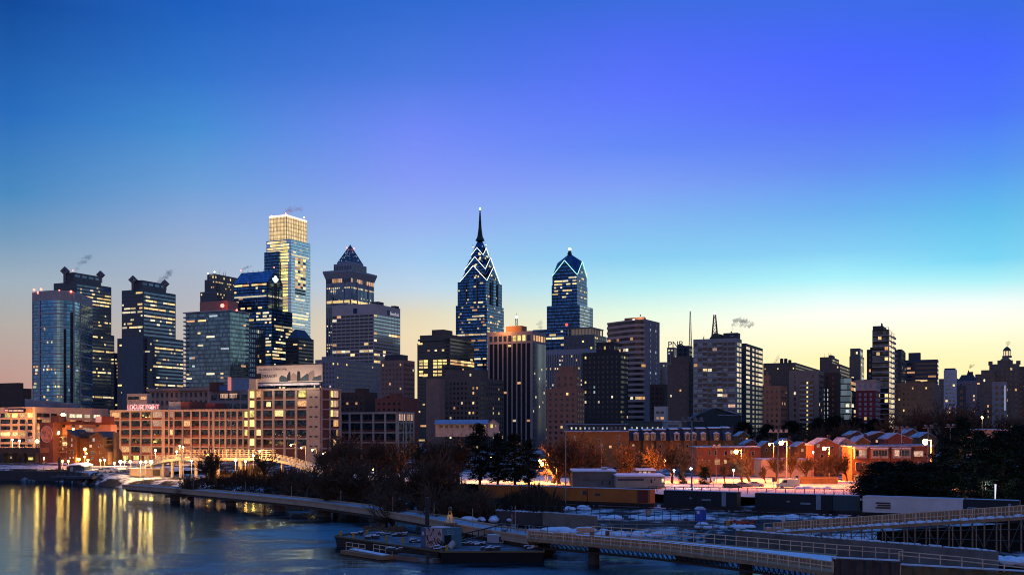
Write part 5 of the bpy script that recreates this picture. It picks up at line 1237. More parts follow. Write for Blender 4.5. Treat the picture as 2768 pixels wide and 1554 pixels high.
# ---- low loft wing, tall loft with the billboard
def lofts2():
    Y = 480; t = tier(578, 673, 684, 1107, Y, b=30); PK2 = mat('grey_peach_frame', (.34, .27, .22), .85, 0, .2, .12, .5)
    rows = [ZP(p, Y) for p in (1109, 1135, 1159, 1184, 1209, 1234)]
    cl = [(sW(t, p), w) for p, w in ((579, 1.0), (594.5, .4), (611, 1.0), (626, .4), (643, 1.0), (658.5, .8), (673, .8))]
    R = loft('brick_factory_loft', 'lower loft wing with paired sashes, joined to the left of the billboard building', t, {'W': cl}, rows, PK2, BRICKR, PANE, .08, lits=[LO, LP], seed=20)
    random.seed(21)
    for r in range(3): addwin(R, t, 'W', sW(t, 665.5), (rows[r]+rows[r+1])/2+.4, 1.5, 2.6, LB, .2)
    # lamp reflections in the sashes, painted as tiny glowing chips
    for _ in range(60): addwin(R, t, 'W', random.uniform(1, t.a*.72), random.uniform(rows[3]+.8, rows[0]-1), .16, .16, LC, .2, name='painted_glint', th=.1)
    finish(R)
    Y = 462; t = tier(672, 866, 920, 1050, Y); CR = mat('tan_loft_concrete', (.40, .31, .24), .85, 0, .2, .12, .4)
    rows = [ZP(p, Y) for p in (1052, 1079, 1105.5, 1132.5, 1159, 1185.5, 1212)]
    cl = [(sW(t, p), w) for p, w in ((673.5, 1.0), (691.5, 1.0), (709.5, 1.2), (740, 1.2), (770.5, 1.2), (801.5, 1.2), (834, 1.6))]
    Lw = t.a
    R = loft('brick_factory_loft', 'tall tan loft building with a lit stair bay, carrying the billboard on its roof', t, {'W': cl, 'S': [(.5, 1.0), (sS(t, 890), 1.0), (t.b-.5, 1.0)]}, rows, CR, mat('loft_brick_infill', (.13, .055, .04), .9), PANE, .10, lits=[LO, LY], seed=24)
    bl = MB(); fbox(bl, t, 'W', sW(t, 834), t.a, GZ, t.z1-.2, .42); bl.build('concrete_wall', CR, R)
    random.seed(25)
    for i in range(6):
        zc = (rows[i]+rows[i+1])/2+.45
        if i not in (4,): addwin(R, t, 'W', sW(t, 682.5), zc, 2.4, 3.1, LB, .3, name='stair_window', big=True)
        for px in (842, 856): addwin(R, t, 'W', sW(t, px), rows[i+1]+1.0, 1.5, .7, DARKC, .5, name='vent')
        mb = MB(); fbox(mb, t, 'S', 1.2, sS(t, 889), rows[i+1]+.4, rows[i]-.4, .2); mb.build('brick_panel', mat('loft_brick_infill', (.13, .055, .04), .9), R)
        for k, px in enumerate((896, 904, 910)):
            addwin(R, t, 'S', sS(t, px), zc, 1.7, 2.8, (LB if k == 0 else LP) if i < 3 else pick([LO, PANE]), .3)
    addwin(R, t, 'W', sW(t, 817.5), (rows[0]+rows[1])/2+.45, 3.6, 3.0, LB, .32); addwin(R, t, 'W', sW(t, 727), (rows[1]+rows[2])/2+.2, 2.2, 2.0, LY, .32)
    for _ in range(40): addwin(R, t, 'W', random.uniform(sW(t, 712), sW(t, 830)), random.uniform(rows[5], rows[4]), .18, .18, pick([LC, LY]), .3, name='painted_glint', th=.1)  # reflected lights painted as glowing specks on the sashes
    finish(R)
    # billboard
    B = thing('billboard', 'wide cream rooftop billboard with black lettering and a row of buildings', 'billboard', fpt(t, 'W', sW(t, 690), t.z1, -2))
    s0, s1 = sW(t, 686), sW(t, 864.5); z0 = t.z1+5.0; zt = t.z1+14.2; z0 = ZP(1031, Y+4); zt = ZP(985, Y+4)
    pan = MB(); fbox(pan, t, 'W', s0, s1, z0, zt, -2, back=2.6); pan.build('panel', mat('cream_billboard', (.60, .50, .40), .7, 0, .3, .04), B)
    fr = MB()
    fbox(fr, t, 'W', s0-.4, s1+.4, z0-.4, z0, -1.9, back=2.7); fbox(fr, t, 'W', s0-.4, s1+.4, zt, zt+.4, -1.9, back=2.7); fbox(fr, t, 'W', s0-.4, s0, z0, zt, -1.9, back=2.7); fbox(fr, t, 'W', s1, s1+.4, z0, zt, -1.9, back=2.7); fr.build('frame', DARKC, B)
    wk = MB(); fbox(wk, t, 'W', s0+1, s1-1, z0-1.5, z0-.5, -1.0, back=2.0); wk.build('walkway', mat('pale_walkway', (.5, .48, .5), .7), B)
    for k in range(9):
        s = s0+1+(s1-s0-2)*k/8; mb = MB(); mb.tube(fpt(t, 'W', s, t.z1, -2.6), fpt(t, 'W', s, z0, -2.6), .18, n=5); mb.tube(fpt(t, 'W', s, t.z1, -5), fpt(t, 'W', s, zt-2, -2.8), .14, n=5); mb.build('support_post', DKMETAL, B)
    IK = mat('billboard_ink', (.02, .02, .025), .6); sc = (s1-s0)/1225.0; H = zt-z0
    text('Excellence in Urban Living', fpt(t, 'W', s0+40*sc, z0+H*.735, -1.96), H*.19, IK, B, -G, sx=1.02, ext=.02)
    text('DRANOFF', fpt(t, 'W', s0+100*sc, z0+H*.285, -1.96), H*.29, IK, B, -G, sx=.86, ext=.02, bold=.015)
    lg = MB(); fbox(lg, t, 'W', s0+38*sc, s0+88*sc, z0+H*.23, z0+H*.54, -1.93); lg.build('logo', IK, B)
    lg = MB(); o_ = fpt(t, 'W', s0+63*sc, z0+H*.25, -1.9); lg.add([o_-T*18*sc, o_+T*18*sc, o_+T*10*sc+UP*H*.17, o_+UP*H*.26, o_-T*10*sc+UP*H*.17], [(0, 1, 2, 3, 4)]); lg.build('logo_figure', mat('billboard_grey', (.3, .28, .27), .6), B)
    IM = [mat('billboard_dark_print', (.05, .075, .09), .6, 0, .3, .6, 2.5), mat('billboard_tan_print', (.30, .22, .19), .6, 0, .3, .3, 2.5), mat('billboard_black_print', (.025, .022, .024), .6, 0, .3, .5, 2.5)]
    for k, (pts, mi) in enumerate((([(430, .03), (590, .03), (590, .24), (520, .37), (470, .42), (430, .27)], 0), ([(575, .06), (645, .08), (640, .55), (622, .64), (600, .55), (575, .38)], 2), ([(650, .05), (750, .05), (750, .42), (690, .55), (650, .40)], 1), ([(755, .04), (835, .04), (815, .6), (770, .66), (755, .3)], 2), ([(835, .04), (985, .05), (985, .35), (950, .5), (835, .22)], 0), ([(978, .05), (1080, .06), (1080, .5), (1062, .66), (975, .52)], 1), ([(1040, .04), (1210, .05), (1205, .37), (1060, .25)], 0))):
        mb = MB(); mb.add([fpt(t, 'W', s0+x*sc, z0+H*y, -1.96+.012*k) for x, y in pts], [tuple(range(len(pts)))]); mb.build('printed_building', IM[mi], B)
    for k in range(5):
        s = s0+(s1-s0)*(k+.5)/5; l = bpy.data.lights.new('billboard_light', 'POINT'); l.energy = 900; l.color = (1, .8, .62); l.shadow_soft_size = .4; lo = bpy.data.objects.new('billboard_light', l); COL.objects.link(lo); lo.location = fpt(t, 'W', s, z0-.3, 3.5)
    MB().box(*(lambda a: (a.x, a.x+3.0))(PT(673, 1, Y+8)), Y+8, Y+12, t.z1, t.z1+4.5).build('stair_room', CR, R)
lofts2()
def frame3():
    Y = 500; t = tier(922, 1074, 1118, 1115, Y); CR = mat('pale_frame', (.44, .38, .31), .85, 0, .2, .12, .4)
    rows = [ZP(p, Y) for p in (1116, 1141, 1169, 1196)]
    R = loft('factory_building', 'low pale frame factory with big dark sashes, right of the billboard building', t, {'W': [(sW(t, p), .9) for p in (922.5, 946, 978, 1010, 1042, 1073)], 'S': [(.4, .9), (t.b*.33, .5), (t.b*.5, .9), (t.b*.75, .5), (t.b-.4, .9)]}, rows, CR, mat('loft_brick_infill', (.13, .055, .04), .9), PANE, 0, seed=33)
    for k in range(4):
        for j in range(3): addwin(R, t, 'S', t.b*(.09+.235*k)+j*1.3-.3*(k > 1), (rows[0]+rows[1])/2+.2, .8, 3.0, LP, .25)
    finish(R)
frame3()
# ================================================================ footbridge on the left bank
def footbridge():
    pts = [PT(352, 1266, 385), PT(400, 1256, 378), PT(455, 1241, 368), PT(500, 1236, 362), PT(620, 1236, 356), PT(738, 1237, 350), PT(790, 1248, 346), PT(897, 1282, 335)]
    R = thing('footbridge', 'pale concrete footbridge ramping up over the railway, with columns and mesh railings', 'footbridge', (pts[0].x, pts[0].y, 4))
    dk = MB()
    for a, b in zip(pts, pts[1:]): dk.bar(a-UP*.9, b-UP*.9, 3.2, .9)
    dk.build('deck', mat('pale_bridge_concrete', (.42, .37, .30), .85), R)
    for k in range(1, len(pts)):
        a, b = pts[k-1], pts[k]; n = 2 if (b-a).length > 9 else 1
        for j in range(n):
            q = a+(b-a)*(j+.5)/n; z = gh(q.x, q.y)
            if q.z-z > 2: MB().tube((q.x, q.y, z), q-UP*.85, .55, n=8).build('column', mat('pale_bridge_concrete', (.42, .37, .30), .85), R)
    for off, nm in ((-1.5, 'railing'), (1.5, 'railing')):
        rl = MB()
        for i, (a, b) in enumerate(zip(pts, pts[1:])):
            d = (b-a); sd = Vector((d.y, -d.x, 0)).normalized()*-off; n = max(2, int(d.length/1.6)); h = 2.6 if 3 <= i <= 4 else 1.2
            for j in range(n): rl.tube(a+sd+d*j/n, a+sd+d*j/n+UP*h, .07, n=4)
            for hh in ((.6, 1.2, 1.9, 2.6) if h > 2 else (.4, .8, 1.2)): rl.tube(a+sd+UP*hh, b+sd+UP*hh, .06, n=4)
        rl.build(nm, mat('pale_railing', (.62, .52, .38), .6), R)
footbridge()
def abutment():
    R = thing('utility_building', 'low peach garage building with double doors at the foot of the footbridge', 'building', PT(370, 1285, 372)); Y = 372
    mb = MB(); ext(mb, [(350, 1286), (440, 1288), (440, 1266), (350, 1266)], Y, 7); mb.build('wall', mat('peach_render', (.52, .36, .27), .9, 0, .2, .1, .5), R)
    for x0, x1, m_ in ((371, 391, 'pale_door'), (413, 432, 'dark_door')):
        mb = MB(); ext(mb, [(x0, 1285), (x1, 1285), (x1, 1269), (x0, 1269)], Y-.12, .1); mb.build('door', mat(m_, (.45, .40, .34) if 'pale' in m_ else (.1, .08, .06), .7), R)
    mb = MB(); ext(mb, [(348, 1266), (442, 1266), (442, 1264.4), (348, 1264.4)], Y-.4, 8); mb.build('roof', SNOW, R)
abutment()
# ---- river-front lamps
LL = [('left one of two lamps above the railway viaduct', 34, 1188, 508, 'peach', 34000, .5), ('right one of two lamps above the railway viaduct', 53, 1191, 506, 'peach', 34000, .5),
      ('tallest blazing lamp before the brick gable house', 229.5, 1213.5, 436, 'sod', 6000, .75), ('small lamp just under the blazing one', 233, 1225, 428, 'warm', 0, .42), ('lower small lamp by the gable house door', 229, 1234, 430, 'warm', 1500, .42),
      ('wide glowing lamp at the foot of the gable house recess', 213, 1241, 441, 'sod', 5000, .7), ('thin small lamp left of the dark boathouse', 119, 1238, 405, 'warm', 1500, .34), ('orange lamp behind the mooring pile', 169, 1246, 405, 'sod', 2500, .4),
      ('tall pale lantern beside the boathouse roof', 184.5, 1246, 407, 'warm', 3500, .42), ('white lamp right of the boathouse', 238, 1243, 400, 'warm', 3000, .45), ('first of two small lamps before the loft corner', 271, 1243.5, 405, 'warm', 3000, .42), ('second of two small lamps before the loft corner', 283, 1243, 405, 'warm', 3000, .42),
      ('tall slim lamp at the loft corner', 326, 1225, 500, 'peach', 20000, .45), ('dazzling low lamp before the loft entrance', 325.5, 1247, 440, 'warm', 16000, .8), ('small lamp right of the dazzling one', 337, 1247, 410, 'warm', 3500, .5), ('fourth lamp from the garage building', 352, 1247, 372, 'warm', 2500, .5),
      ('third lamp from the footbridge ramp', 380, 1248, 362, 'warm', 3500, .55), ('second lamp from the footbridge ramp', 394, 1247.5, 360, 'warm', 3500, .5), ('bright lamp right by the footbridge ramp', 408, 1248, 358, 'warm', 5000, .75),
      ('tall lamp above the footbridge ramp', 420, 1217, 488, 'peach', 25000, .6), ('small sodium lamp in front of the loft right half', 478, 1220, 470, 'peach', 23000, .5), ('thin tall lamp over the left bend of the footbridge', 486, 1205, 430, 'warm', 3500, .38), ('low lamp under the footbridge bend', 309, 1251, 395, 'warm', 2500, .45)]
for a in LL: lamp(*a)
for a in [('small lamp standing on the left part of the footbridge', 495, 1208, 352, 'warm', 2025, .3), ('reddish lamp under the middle of the footbridge', 561, 1229, 352, 'sod', 6075, .42), ('first low lamp beneath the footbridge deck', 518, 1245, 345, 'warm', 5265, .4), ('second low lamp beneath the footbridge deck', 567, 1245, 345, 'warm', 5265, .4), ('third low lamp beneath the footbridge deck', 637, 1243, 345, 'warm', 5265, .4), ('fourth low lamp beneath the footbridge deck', 664, 1246, 345, 'sod', 5265, .4), ('lamp on the footbridge before the lit stair bay', 685, 1230, 346, 'warm', 7290, .42), ('lamp on the footbridge right of the stair bay', 702, 1219, 346, 'warm', 2835, .3)]: lamp(*a, group='lamps along the footbridge')
for i, (px, py) in enumerate(((786, 1203), (814, 1210), (844, 1216), (873, 1226), (899, 1237))):
    lamp(('tallest', 'second tallest', 'middle', 'second shortest', 'shortest')[i]+' of five pale lamp posts stepping down beside the footbridge ramp', px, py, 340-i*3, 'warm', 1300, .28, 'arm', 'lamp posts stepping down the footbridge ramp')
# ---- boathouse, quay wall, pile, parked cars
def boathouse():
    Y = 396; R = thing('boathouse', 'small dark boathouse with a snowy blue roof on the quay', 'boathouse', PT(205, 1280, Y)); mb = MB()
    ext(mb, [(180, 1284), (228, 1284), (228, 1262), (212, 1257), (180, 1259)], Y, 7); mb.build('wall', mat('navy_boards', (.04, .06, .09), .8), R)
    mb = MB(); p = PT(179, 1258.5, Y-.4); q = PT(213, 1256.5, Y-.4); s = PT(229, 1262, Y-.4); d = Vector((0, 8, .6))
    mb.pbox(p, q-p, d, UP*.25); mb.pbox(q+UP*.003, s-q, d, UP*.25); mb.build('roof', SNOW, R)
    mb = MB(); ext(mb, [(190, 1276), (197, 1276), (197, 1262), (190, 1262)], Y-.1, .1); mb.build('window', mat('pale_blue_pane', (.25, .33, .42), .3), R)
boathouse()
def quay():
    R = thing('quay_wall', 'dark stone quay wall with a thin rail at the left river edge', 'quay wall', (-210, 404, 0)); pts = [Vector((x, shore(x)-.6, -1)) for x in (-330, -260, -230, -210, -190, -176, -162, -150)]
    mb = MB()
    for a, b in zip(pts, pts[1:]): mb.bar(a, b, 1.6, 4.6)
    mb.build('wall', mat('dark_quay_stone', (.045, .045, .05), .9), R)
    rl = MB()
    for a, b in zip(pts, pts[1:]):
        n = max(1, int((b-a).length/2.5))
        for k in range(n): rl.tube(a+(b-a)*k/n+UP*4.6, a+(b-a)*k/n+UP*5.8, .06, n=4)
        for h in (5.2, 5.8): rl.tube(a+UP*h, b+UP*h, .05, n=4)
    rl.build('railing', DKMETAL, R)
    P = thing('mooring_pile', 'thick dark mooring pile standing at the quay edge', 'pile', PT(161, 1288, 396)); MB().tube(PT(161, 1296, 396), PT(161, 1238, 396), .55, .5, 8, cap=True).build('shaft', DARKC, P); MB().tube(PT(161, 1238, 396), PT(161, 1235.5, 396), .6, .3, 8, cap=True).build('cap', DKMETAL, P)
    D = thing('timber_stage', 'low dark timber landing stage lying along the quay below the boathouse', 'landing stage', PT(180, 1290, 385))
    mb = MB(); a = PT(150, 1291, 385); b = PT(262, 1293, 372); mb.bar(a, b, 4, .8); mb.build('deck', DARKC, D)
    for k in range(7): q = a+(b-a)*(k+.5)/7; MB().tube(q-UP*2, q+UP*1.6, .3, n=6).build('pile', DARKC, D)
quay()
def vehicle(name, label, px, py, Y, Lm, prof, m, gl, group=None, wheels=(.2, .8), wr=.34, face=1, sc=1.0, wid=1.8):
    """prof: side outline in metres (x along the length, z up); glass: list of outlines"""
    b = GP(px, py, gh(*(lambda p: (p.x, p.y))(PT(px, py, Y)))+.02); b = Vector(((px-1384)*Y/F, Y, gh((px-1384)*Y/F, Y)))
    R = thing(name, label, 'van' if 'van' in name else 'car', b, group); mb = MB()
    def pt(x, z, y): return b+Vector(((x-Lm/2)*face, y, z))
    n = len(prof); mb.add([pt(x, z, 0) for x, z in prof]+[pt(x, z, wid) for x, z in prof], [tuple(range(n)), tuple(range(n, 2*n))[::-1]]+[(i, (i+1) % n, n+(i+1) % n, n+i) for i in range(n)]); mb.build('body', m, R)
    for g_ in gl:
        k = len(g_); MB().add([pt(x, z, -.02) for x, z in g_], [tuple(range(k))]).build('window', WG, R)
    for w in wheels:
        wo = MB().tube(pt(w*Lm, wr, -.05), pt(w*Lm, wr, .2), wr, n=12, cap=True).build('wheel', mat('tyre_rubber', (.015, .015, .015), .9), R)
        MB().tube(pt(w*Lm, wr, -.06), pt(w*Lm, wr, .1), wr*.55, n=10, cap=True).build('rim', GREYM, wo)
    for x, c_ in ((.03, (.6, .1, .08)), (Lm-.05, (.7, .7, .65))):
        MB().pbox(pt(x, .75, -.03), Vector((.12*face*(1 if x < 1 else -1), 0, 0)), Vector((0, .2, 0)), UP*.16).build('headlight' if x > 1 else 'tail_light', mat('red_lens' if x < 1 else 'clear_lens', c_, .3), R)
    return R
CARP = [(0, .3), (0, .95), (.15, 1.02), (.75, 1.08), (1.2, 1.48), (2.5, 1.5), (3.25, 1.05), (4.2, .92), (4.4, .7), (4.4, .3)]
CARG = [[(.95, 1.1), (1.3, 1.4), (1.8, 1.42), (1.8, 1.08)], [(1.9, 1.08), (1.9, 1.42), (2.45, 1.42), (3.0, 1.06)]]
SUVP = [(0, .4), (0, 1.2), (.2, 1.75), (2.9, 1.78), (3.5, 1.2), (4.5, 1.05), (4.6, .4)]
SUVG = [[(.35, 1.2), (.45, 1.62), (1.6, 1.64), (1.6, 1.2)], [(1.75, 1.2), (1.75, 1.64), (2.8, 1.64), (3.25, 1.2)]]
VANP = [(0, .4), (0, 2.2), (.15, 2.4), (3.9, 2.4), (4.6, 1.5), (5.3, 1.25), (5.4, .4)]
VANG = [[(3.1, 1.45), (3.1, 2.1), (3.85, 2.1), (4.3, 1.45)]]
snowcar = mat('frosted_car_paint', (.45, .45, .46), .5, .1, .4, .4, 1.5); darkcar = mat('black_car_paint', (.02, .02, .024), .25, .2, .6, .1)
for i, (px, lab) in enumerate(((275, 'left one of three snow-dusted cars parked below the loft corner'), (291, 'middle one of three snow-dusted cars parked below the loft corner'), (307, 'right one of three snow-dusted cars parked below the loft corner'))): vehicle('parked_car', lab, px, 1280, 378+i*2, 4.4, CARP if i != 1 else SUVP, snowcar, CARG if i != 1 else SUVG, 'snow-dusted cars below the loft')
# ================================================================ right bank houses
OCH = mat('ochre_brick', (.22, .115, .045), .9, 0, .2, .25, .5); ORB = mat('lamp_lit_red_brick', (.26, .10, .055), .9, 0, .2, .2, .5); SROOF = mat('patchy_snow_roof', (.33, .36, .42), .85, 0, .2, .75, .8)
def winpanel(R, px, py, w, h, Y, m_, frame=True):
    fo = R
    if frame:
        mb = MB(); ext(mb, [(px-w/2-.6, py+h/2+.6), (px+w/2+.6, py+h/2+.6), (px+w/2+.6, py-h/2-.6), (px-w/2-.6, py-h/2-.6)], Y-.10, .09); fo = mb.build('window', mat('white_window_frame', (.55, .52, .48), .7), R)
    mb = MB(); ext(mb, [(px-w/2, py+h/2), (px+w/2, py+h/2), (px+w/2, py-h/2), (px-w/2, py-h/2)], Y-.16, .05); mb.build('pane' if frame else 'window', m_, fo)
# row houses with dormers
random.seed(90)
edges = [1702, 1738, 1774, 1812, 1848, 1884, 1920, 1955, 1984]
labs = ['first from the left, widest pale dormer', 'second from the left, with a snowy roof', 'third from the left', 'fourth from the left', 'fifth from the left, behind the floodlight pole', 'sixth from the left', 'seventh from the left', 'last on the right, half hidden by trees']
for i, (a, b) in enumerate(zip(edges, edges[1:])):
    Y = 405-i*1.5; R = thing('row_house', 'ochre row house with snowy dormered mansard, '+labs[i], 'house', PT((a+b)/2, 1255, Y), 'row houses with snowy mansards'); dy = i*1.0
    mb = MB(); ext(mb, [(a, 1262), (b-.2, 1262), (b-.2, 1191-dy*.3), (a, 1191-dy*.3)], Y, 9); mb.build('wall', OCH, R)
    p, q = PT(a, 1191-dy*.3, Y-.3), PT(b-.2, 1191-dy*.3, Y-.3); mb = MB(); up = Vector((0, 3.2, ZP(1166-dy, Y)-p.z)); mb.pbox(p, q-p, up, Vector((0, .4, .1))); top = p+up; mb.pbox(top+UP*.1, q-p, Vector((0, 6, .5)), UP*.25); mb.build('roof', mat('dark_mansard_slate', (.045, .045, .05), .8), R)
    mb = MB(); mb.pbox(top+Vector((.2, -.2, .36)), (q-p)*random.uniform(.6, .96), Vector((0, 4, .3)), UP*.3); mb.build('roof_snow', SNOW, R)
    for f in ((.3, .78) if i in (1, 4) else (.5,)):
        cx = a+(b-a)*f; mb = MB(); ext(mb, [(cx-7, 1190), (cx+7, 1190), (cx+7, 1171), (cx-7, 1171)], Y-.5, 4); mb.build('dormer', mat('cream_dormer', (.36, .31, .26), .85), R)
        winpanel(R, cx, 1181, 6.5, 13, Y-.5, WG)
        mb = MB(); ext(mb, [(cx-8, 1171), (cx+8, 1171), (cx, 1166.5)], Y-.7, 4); mb.build('dormer_roof', SNOW, R)
    for k in range(3): winpanel(R, a+(b-a)*random.choice([.28, .7]), 1205+k*17, 5, 9, Y, pick([WG, WG, WG, LO]), True)
    mb = MB(); ext(mb, [(b-5, 1172-dy), (b-1, 1172-dy), (b-1, 1158-dy), (b-5, 1158-dy)], Y+5, 1.2); mb.build('chimney', BRICKD, R)
def simple_house(name, label, x0, x1, yt, yb, Y, d, wm, wins, roof=None, group=None, cat='building'):
    R = thing(name, label, cat, PT((x0+x1)/2, yb, Y), group); mb = MB(); ext(mb, [(x0, yb), (x1, yb), (x1, yt), (x0, yt)], Y, d); mb.build('wall', wm, R)
    mb = MB(); p, q = PT(x0-.8, yt, Y-.4), PT(x1+.8, yt, Y-.4); mb.pbox(p+UP*.02, q-p, Vector((0, d+.8, .15)), UP*.35); mb.build('roof', roof or SROOF, R)
    for w in wins: winpanel(R, *w[:4], Y, w[4], w[5] if len(w) > 5 else True)
    return R
simple_house('brick_house', 'plain ochre brick house with few windows, left of the mansard row', 1530, 1700, 1167, 1262, 395, 12, OCH, [(1554, 1184, 4, 10, LC), (1555, 1207, 4, 8, WG), (1650, 1207, 6, 6, LO), (1673, 1182, 5, 10, WG), (1674, 1200, 4, 12, WG), (1712, 1210, 10, 8, WG), (1620, 1190, 5, 8, WG), (1590, 1230, 6, 8, WG)])
simple_house('warehouse', 'low dark roof strip with a row of lit windows, behind the ochre brick house', 1532, 1697, 1148, 1185, 470, 14, DARKC, [(1545+12*k, 1157, 4, 5, pick([LY, LC, WG, LW])) for k in range(13)], mat('blue_snow_roof', (.20, .26, .36), .8, 0, .2, .4, .5))
simple_house('warehouse', 'greenish low warehouse with specks of light, above the mansard row', 1699, 1798, 1140, 1180, 480, 14, mat('dull_green_panel', (.08, .10, .09), .8), [(1708+14*k, 1156, 3.5, 4, pick([LC, LW, LY])) for k in range(7)], DARKC)
simple_house('storage_shed', 'pale grey metal shed above the middle of the mansard row', 1800, 1842, 1140, 1180, 462, 10, mat('pale_ribbed_metal', (.26, .30, .34), .6, .2), [(1820, 1150, 28, 3, DARKC, False)], SROOF)
def arch_hall():
    Y = 520; R = thing('market_hall', 'dark hall with a broad low gable and a snowy roof panel, below the balcony tower', 'hall', PT(1940, 1150, Y)); mb = MB()
    ext(mb, [(1868, 1185), (2004, 1185), (2004, 1124), (1938, 1106), (1925, 1104), (1895, 1118), (1880, 1130), (1868, 1134)], Y, 12); mb.build('wall', mat('black_green_boards', (.03, .045, .05), .8), R)
    p, q, s = PT(1926, 1104, Y-.5), PT(1938, 1105, Y-.5), PT(2006, 1125, Y-.5)
    mb = MB(); a, b, c, d = PT(1930, 1109, Y-.2), PT(1980, 1110, Y-.2), PT(1997, 1122, Y-.2), PT(1942, 1121, Y-.2); mb.add([a+Vector((0, 3, 0)), b+Vector((0, 3, 0)), c, d, a+Vector((0, 3, -.3)), b+Vector((0, 3, -.3)), c-UP*.3, d-UP*.3], [(3, 2, 1, 0), (7, 6, 2, 3), (4, 5, 6, 7), (0, 1, 5, 4), (1, 2, 6, 5), (3, 0, 4, 7)]); mb.build('roof_panel', mat('blue_snow_roof', (.20, .26, .36), .8, 0, .2, .4, .5), R)
    mb = MB(); mb.pbox(q+UP*.05, s-q, Vector((0, 13, 0)), UP*.4); mb.pbox(PT(1867, 1134, Y-.5)+UP*.05, PT(1897, 1117.5, Y-.5)-PT(1867, 1134, Y-.5), Vector((0, 13, 0)), UP*.4); mb.build('roof', DARKC, R)
arch_hall()
def long_house():
    Y = 430; R = thing('pavilion', 'long cream pavilion with a blue snowy ridge roof and a row of windows', 'pavilion', PT(1260, 1172, Y)); mb = MB(); W_ = mat('cream_pavilion_wall', (.42, .35, .28), .85)
    ext(mb, [(1177, 1180), (1318, 1180), (1318, 1146), (1177, 1146)], Y, 9); ext(mb, [(1318.3, 1180), (1348, 1180), (1348, 1145), (1333, 1135), (1318.3, 1145)], Y-.5, 10); mb.build('wall', W_, R)
    mb = MB(); p, q = PT(1174, 1146.5, Y-.8), PT(1320, 1146, Y-.8); mb.pbox(p, q-p, Vector((0, 5.5, 1.6)), UP*.25); mb.pbox(PT(1317, 1146, Y-.9), PT(1333, 1134, Y-.9)-PT(1317, 1146, Y-.9), Vector((0, 11, 0)), UP*.2); mb.pbox(PT(1333, 1134, Y-.9)+UP*.003, PT(1350, 1146, Y-.9)-PT(1333, 1134, Y-.9), Vector((0, 11, 0)), UP*.2); mb.build('roof', mat('blue_snow_roof', (.20, .26, .36), .8, 0, .2, .4, .5), R)
    for k, px in enumerate((1192, 1207, 1221, 1236, 1250, 1271)): winpanel(R, px, 1152, 9, 8, Y, WG if k != 5 else PANE)
    winpanel(R, 1310, 1151, 5, 7, Y-.5, LY); winpanel(R, 1329, 1151, 6, 9, Y-.5, LB); winpanel(R, 1340, 1151, 2.5, 5, Y-.5, LO)
long_house()
simple_house('concrete_hut', 'low grey flat-roofed hall with a roof unit, left of the snow field', 1548, 1665, 1275, 1318, 264, 9, mat('grey_brown_block', (.17, .14, .12), .9), [(1628, 1304, 4, 12, DARKC, False), (1648, 1303, 4, 12, DARKC, False), (1605, 1296, 70, 1.0, DARKC, False)], SNOW)
R_ = thing('roof_unit', 'small boxy air unit on the grey flat-roofed hall', 'air unit', PT(1634, 1274, 266)); mb = MB(); ext(mb, [(1627.5, 1273), (1641, 1273), (1641, 1263), (1627.5, 1263)], 266, 1.3); mb.build('casing', GREYM, R_); mb = MB(); ext(mb, [(1626, 1263), (1642, 1263), (1642, 1261.5), (1626, 1261.5)], 265.8, 1.7); mb.build('lid', SNOW, R_)
simple_house('concrete_hut', 'lower buff annexe with a snowy overhanging roof, right of the grey flat-roofed hall', 1666, 1797, 1288, 1318, 258, 8, mat('buff_block', (.34, .26, .19), .9), [(1705, 1296, 70, 5, DARKC, False), (1761, 1300, 5, 11, WG), (1770, 1296, 3, 4, WG), (1792, 1298, 6, 10, LW)], SNOW)
R_ = simple_house('concrete_hut', 'kiosk with patterned white panels, on top behind the buff annexe', 1722, 1772, 1272, 1288, 272, 4, mat('dark_red_panel', (.2, .08, .05), .8), [(1731, 1279, 6, 10, LP), (1743, 1279, 8, 10, LW), (1755, 1279, 6, 10, LP)], SNOW)
R_ = simple_house('brick_house', 'three-storey lamp-lit brick house with white windows, behind the bright bare tree', 1883, 2056, 1210, 1295, 345, 11, ORB,
    [(1891, 1227, 6, 7, PANE), (1919, 1224, 6, 12, WGB), (1935, 1224, 6, 12, PANE), (1962, 1224, 7, 12, WG), (1978, 1223, 7, 12, LP), (1913, 1248, 12, 10, WGB), (1939, 1248, 13, 13, LO), (1961, 1247, 6, 9, LY), (1892, 1247, 5, 8, PANE), (2005, 1225, 7, 11, PANE), (2035, 1225, 7, 11, PANE)])
simple_house('rendered_house', 'flat-roofed house with a broad blank orange-lit wall, right of the brick house', 2058, 2192, 1244, 1296, 325, 10, mat('pale_plaster', (.46, .34, .27), .9, 0, .2, .12, .8), [(2154, 1288, 7, 5, WG), (2169, 1287, 6, 5, LO)])
def gable_house(label, x0, x1, xa, ya, ye, yb, Y, wm, wins, d=9):
    R = thing('gabled_house', label, 'house', PT((x0+x1)/2, yb, Y), 'gabled houses at the right'); mb = MB(); ext(mb, [(x0, yb), (x1, yb), (x1, ye), (xa, ya), (x0, ye)], Y, d); mb.build('wall', wm, R)
    mb = MB()
    for (a, b) in (((x0-1.5, ye+1), (xa, ya-.6)), ((xa, ya-.6), (x1+1.5, ye+1))):
        p, q = PT(*a, Y-.5), PT(*b, Y-.5); mb.pbox(p+UP*(.03 if a[0] < xa else .033), q-p, Vector((0, d+1, 0)), UP*.3)
    mb.build('roof', SROOF, R)
    for w in wins: winpanel(R, *w[:4], Y, w[4])
    mb = MB(); mb.post(PT(xa+6, ya+2, Y+5), .9, 1.6); mb.build('chimney', BRICKD, R)
gable_house('orange-lit brick gable house beside the sodium lamp, right of the blank plaster wall', 2200, 2268, 2234, 1186, 1203, 1295, 338, ORB, [(2212, 1204, 7, 8, LP), (2250, 1210, 6, 9, PANE), (2222, 1232, 6, 9, PANE)])
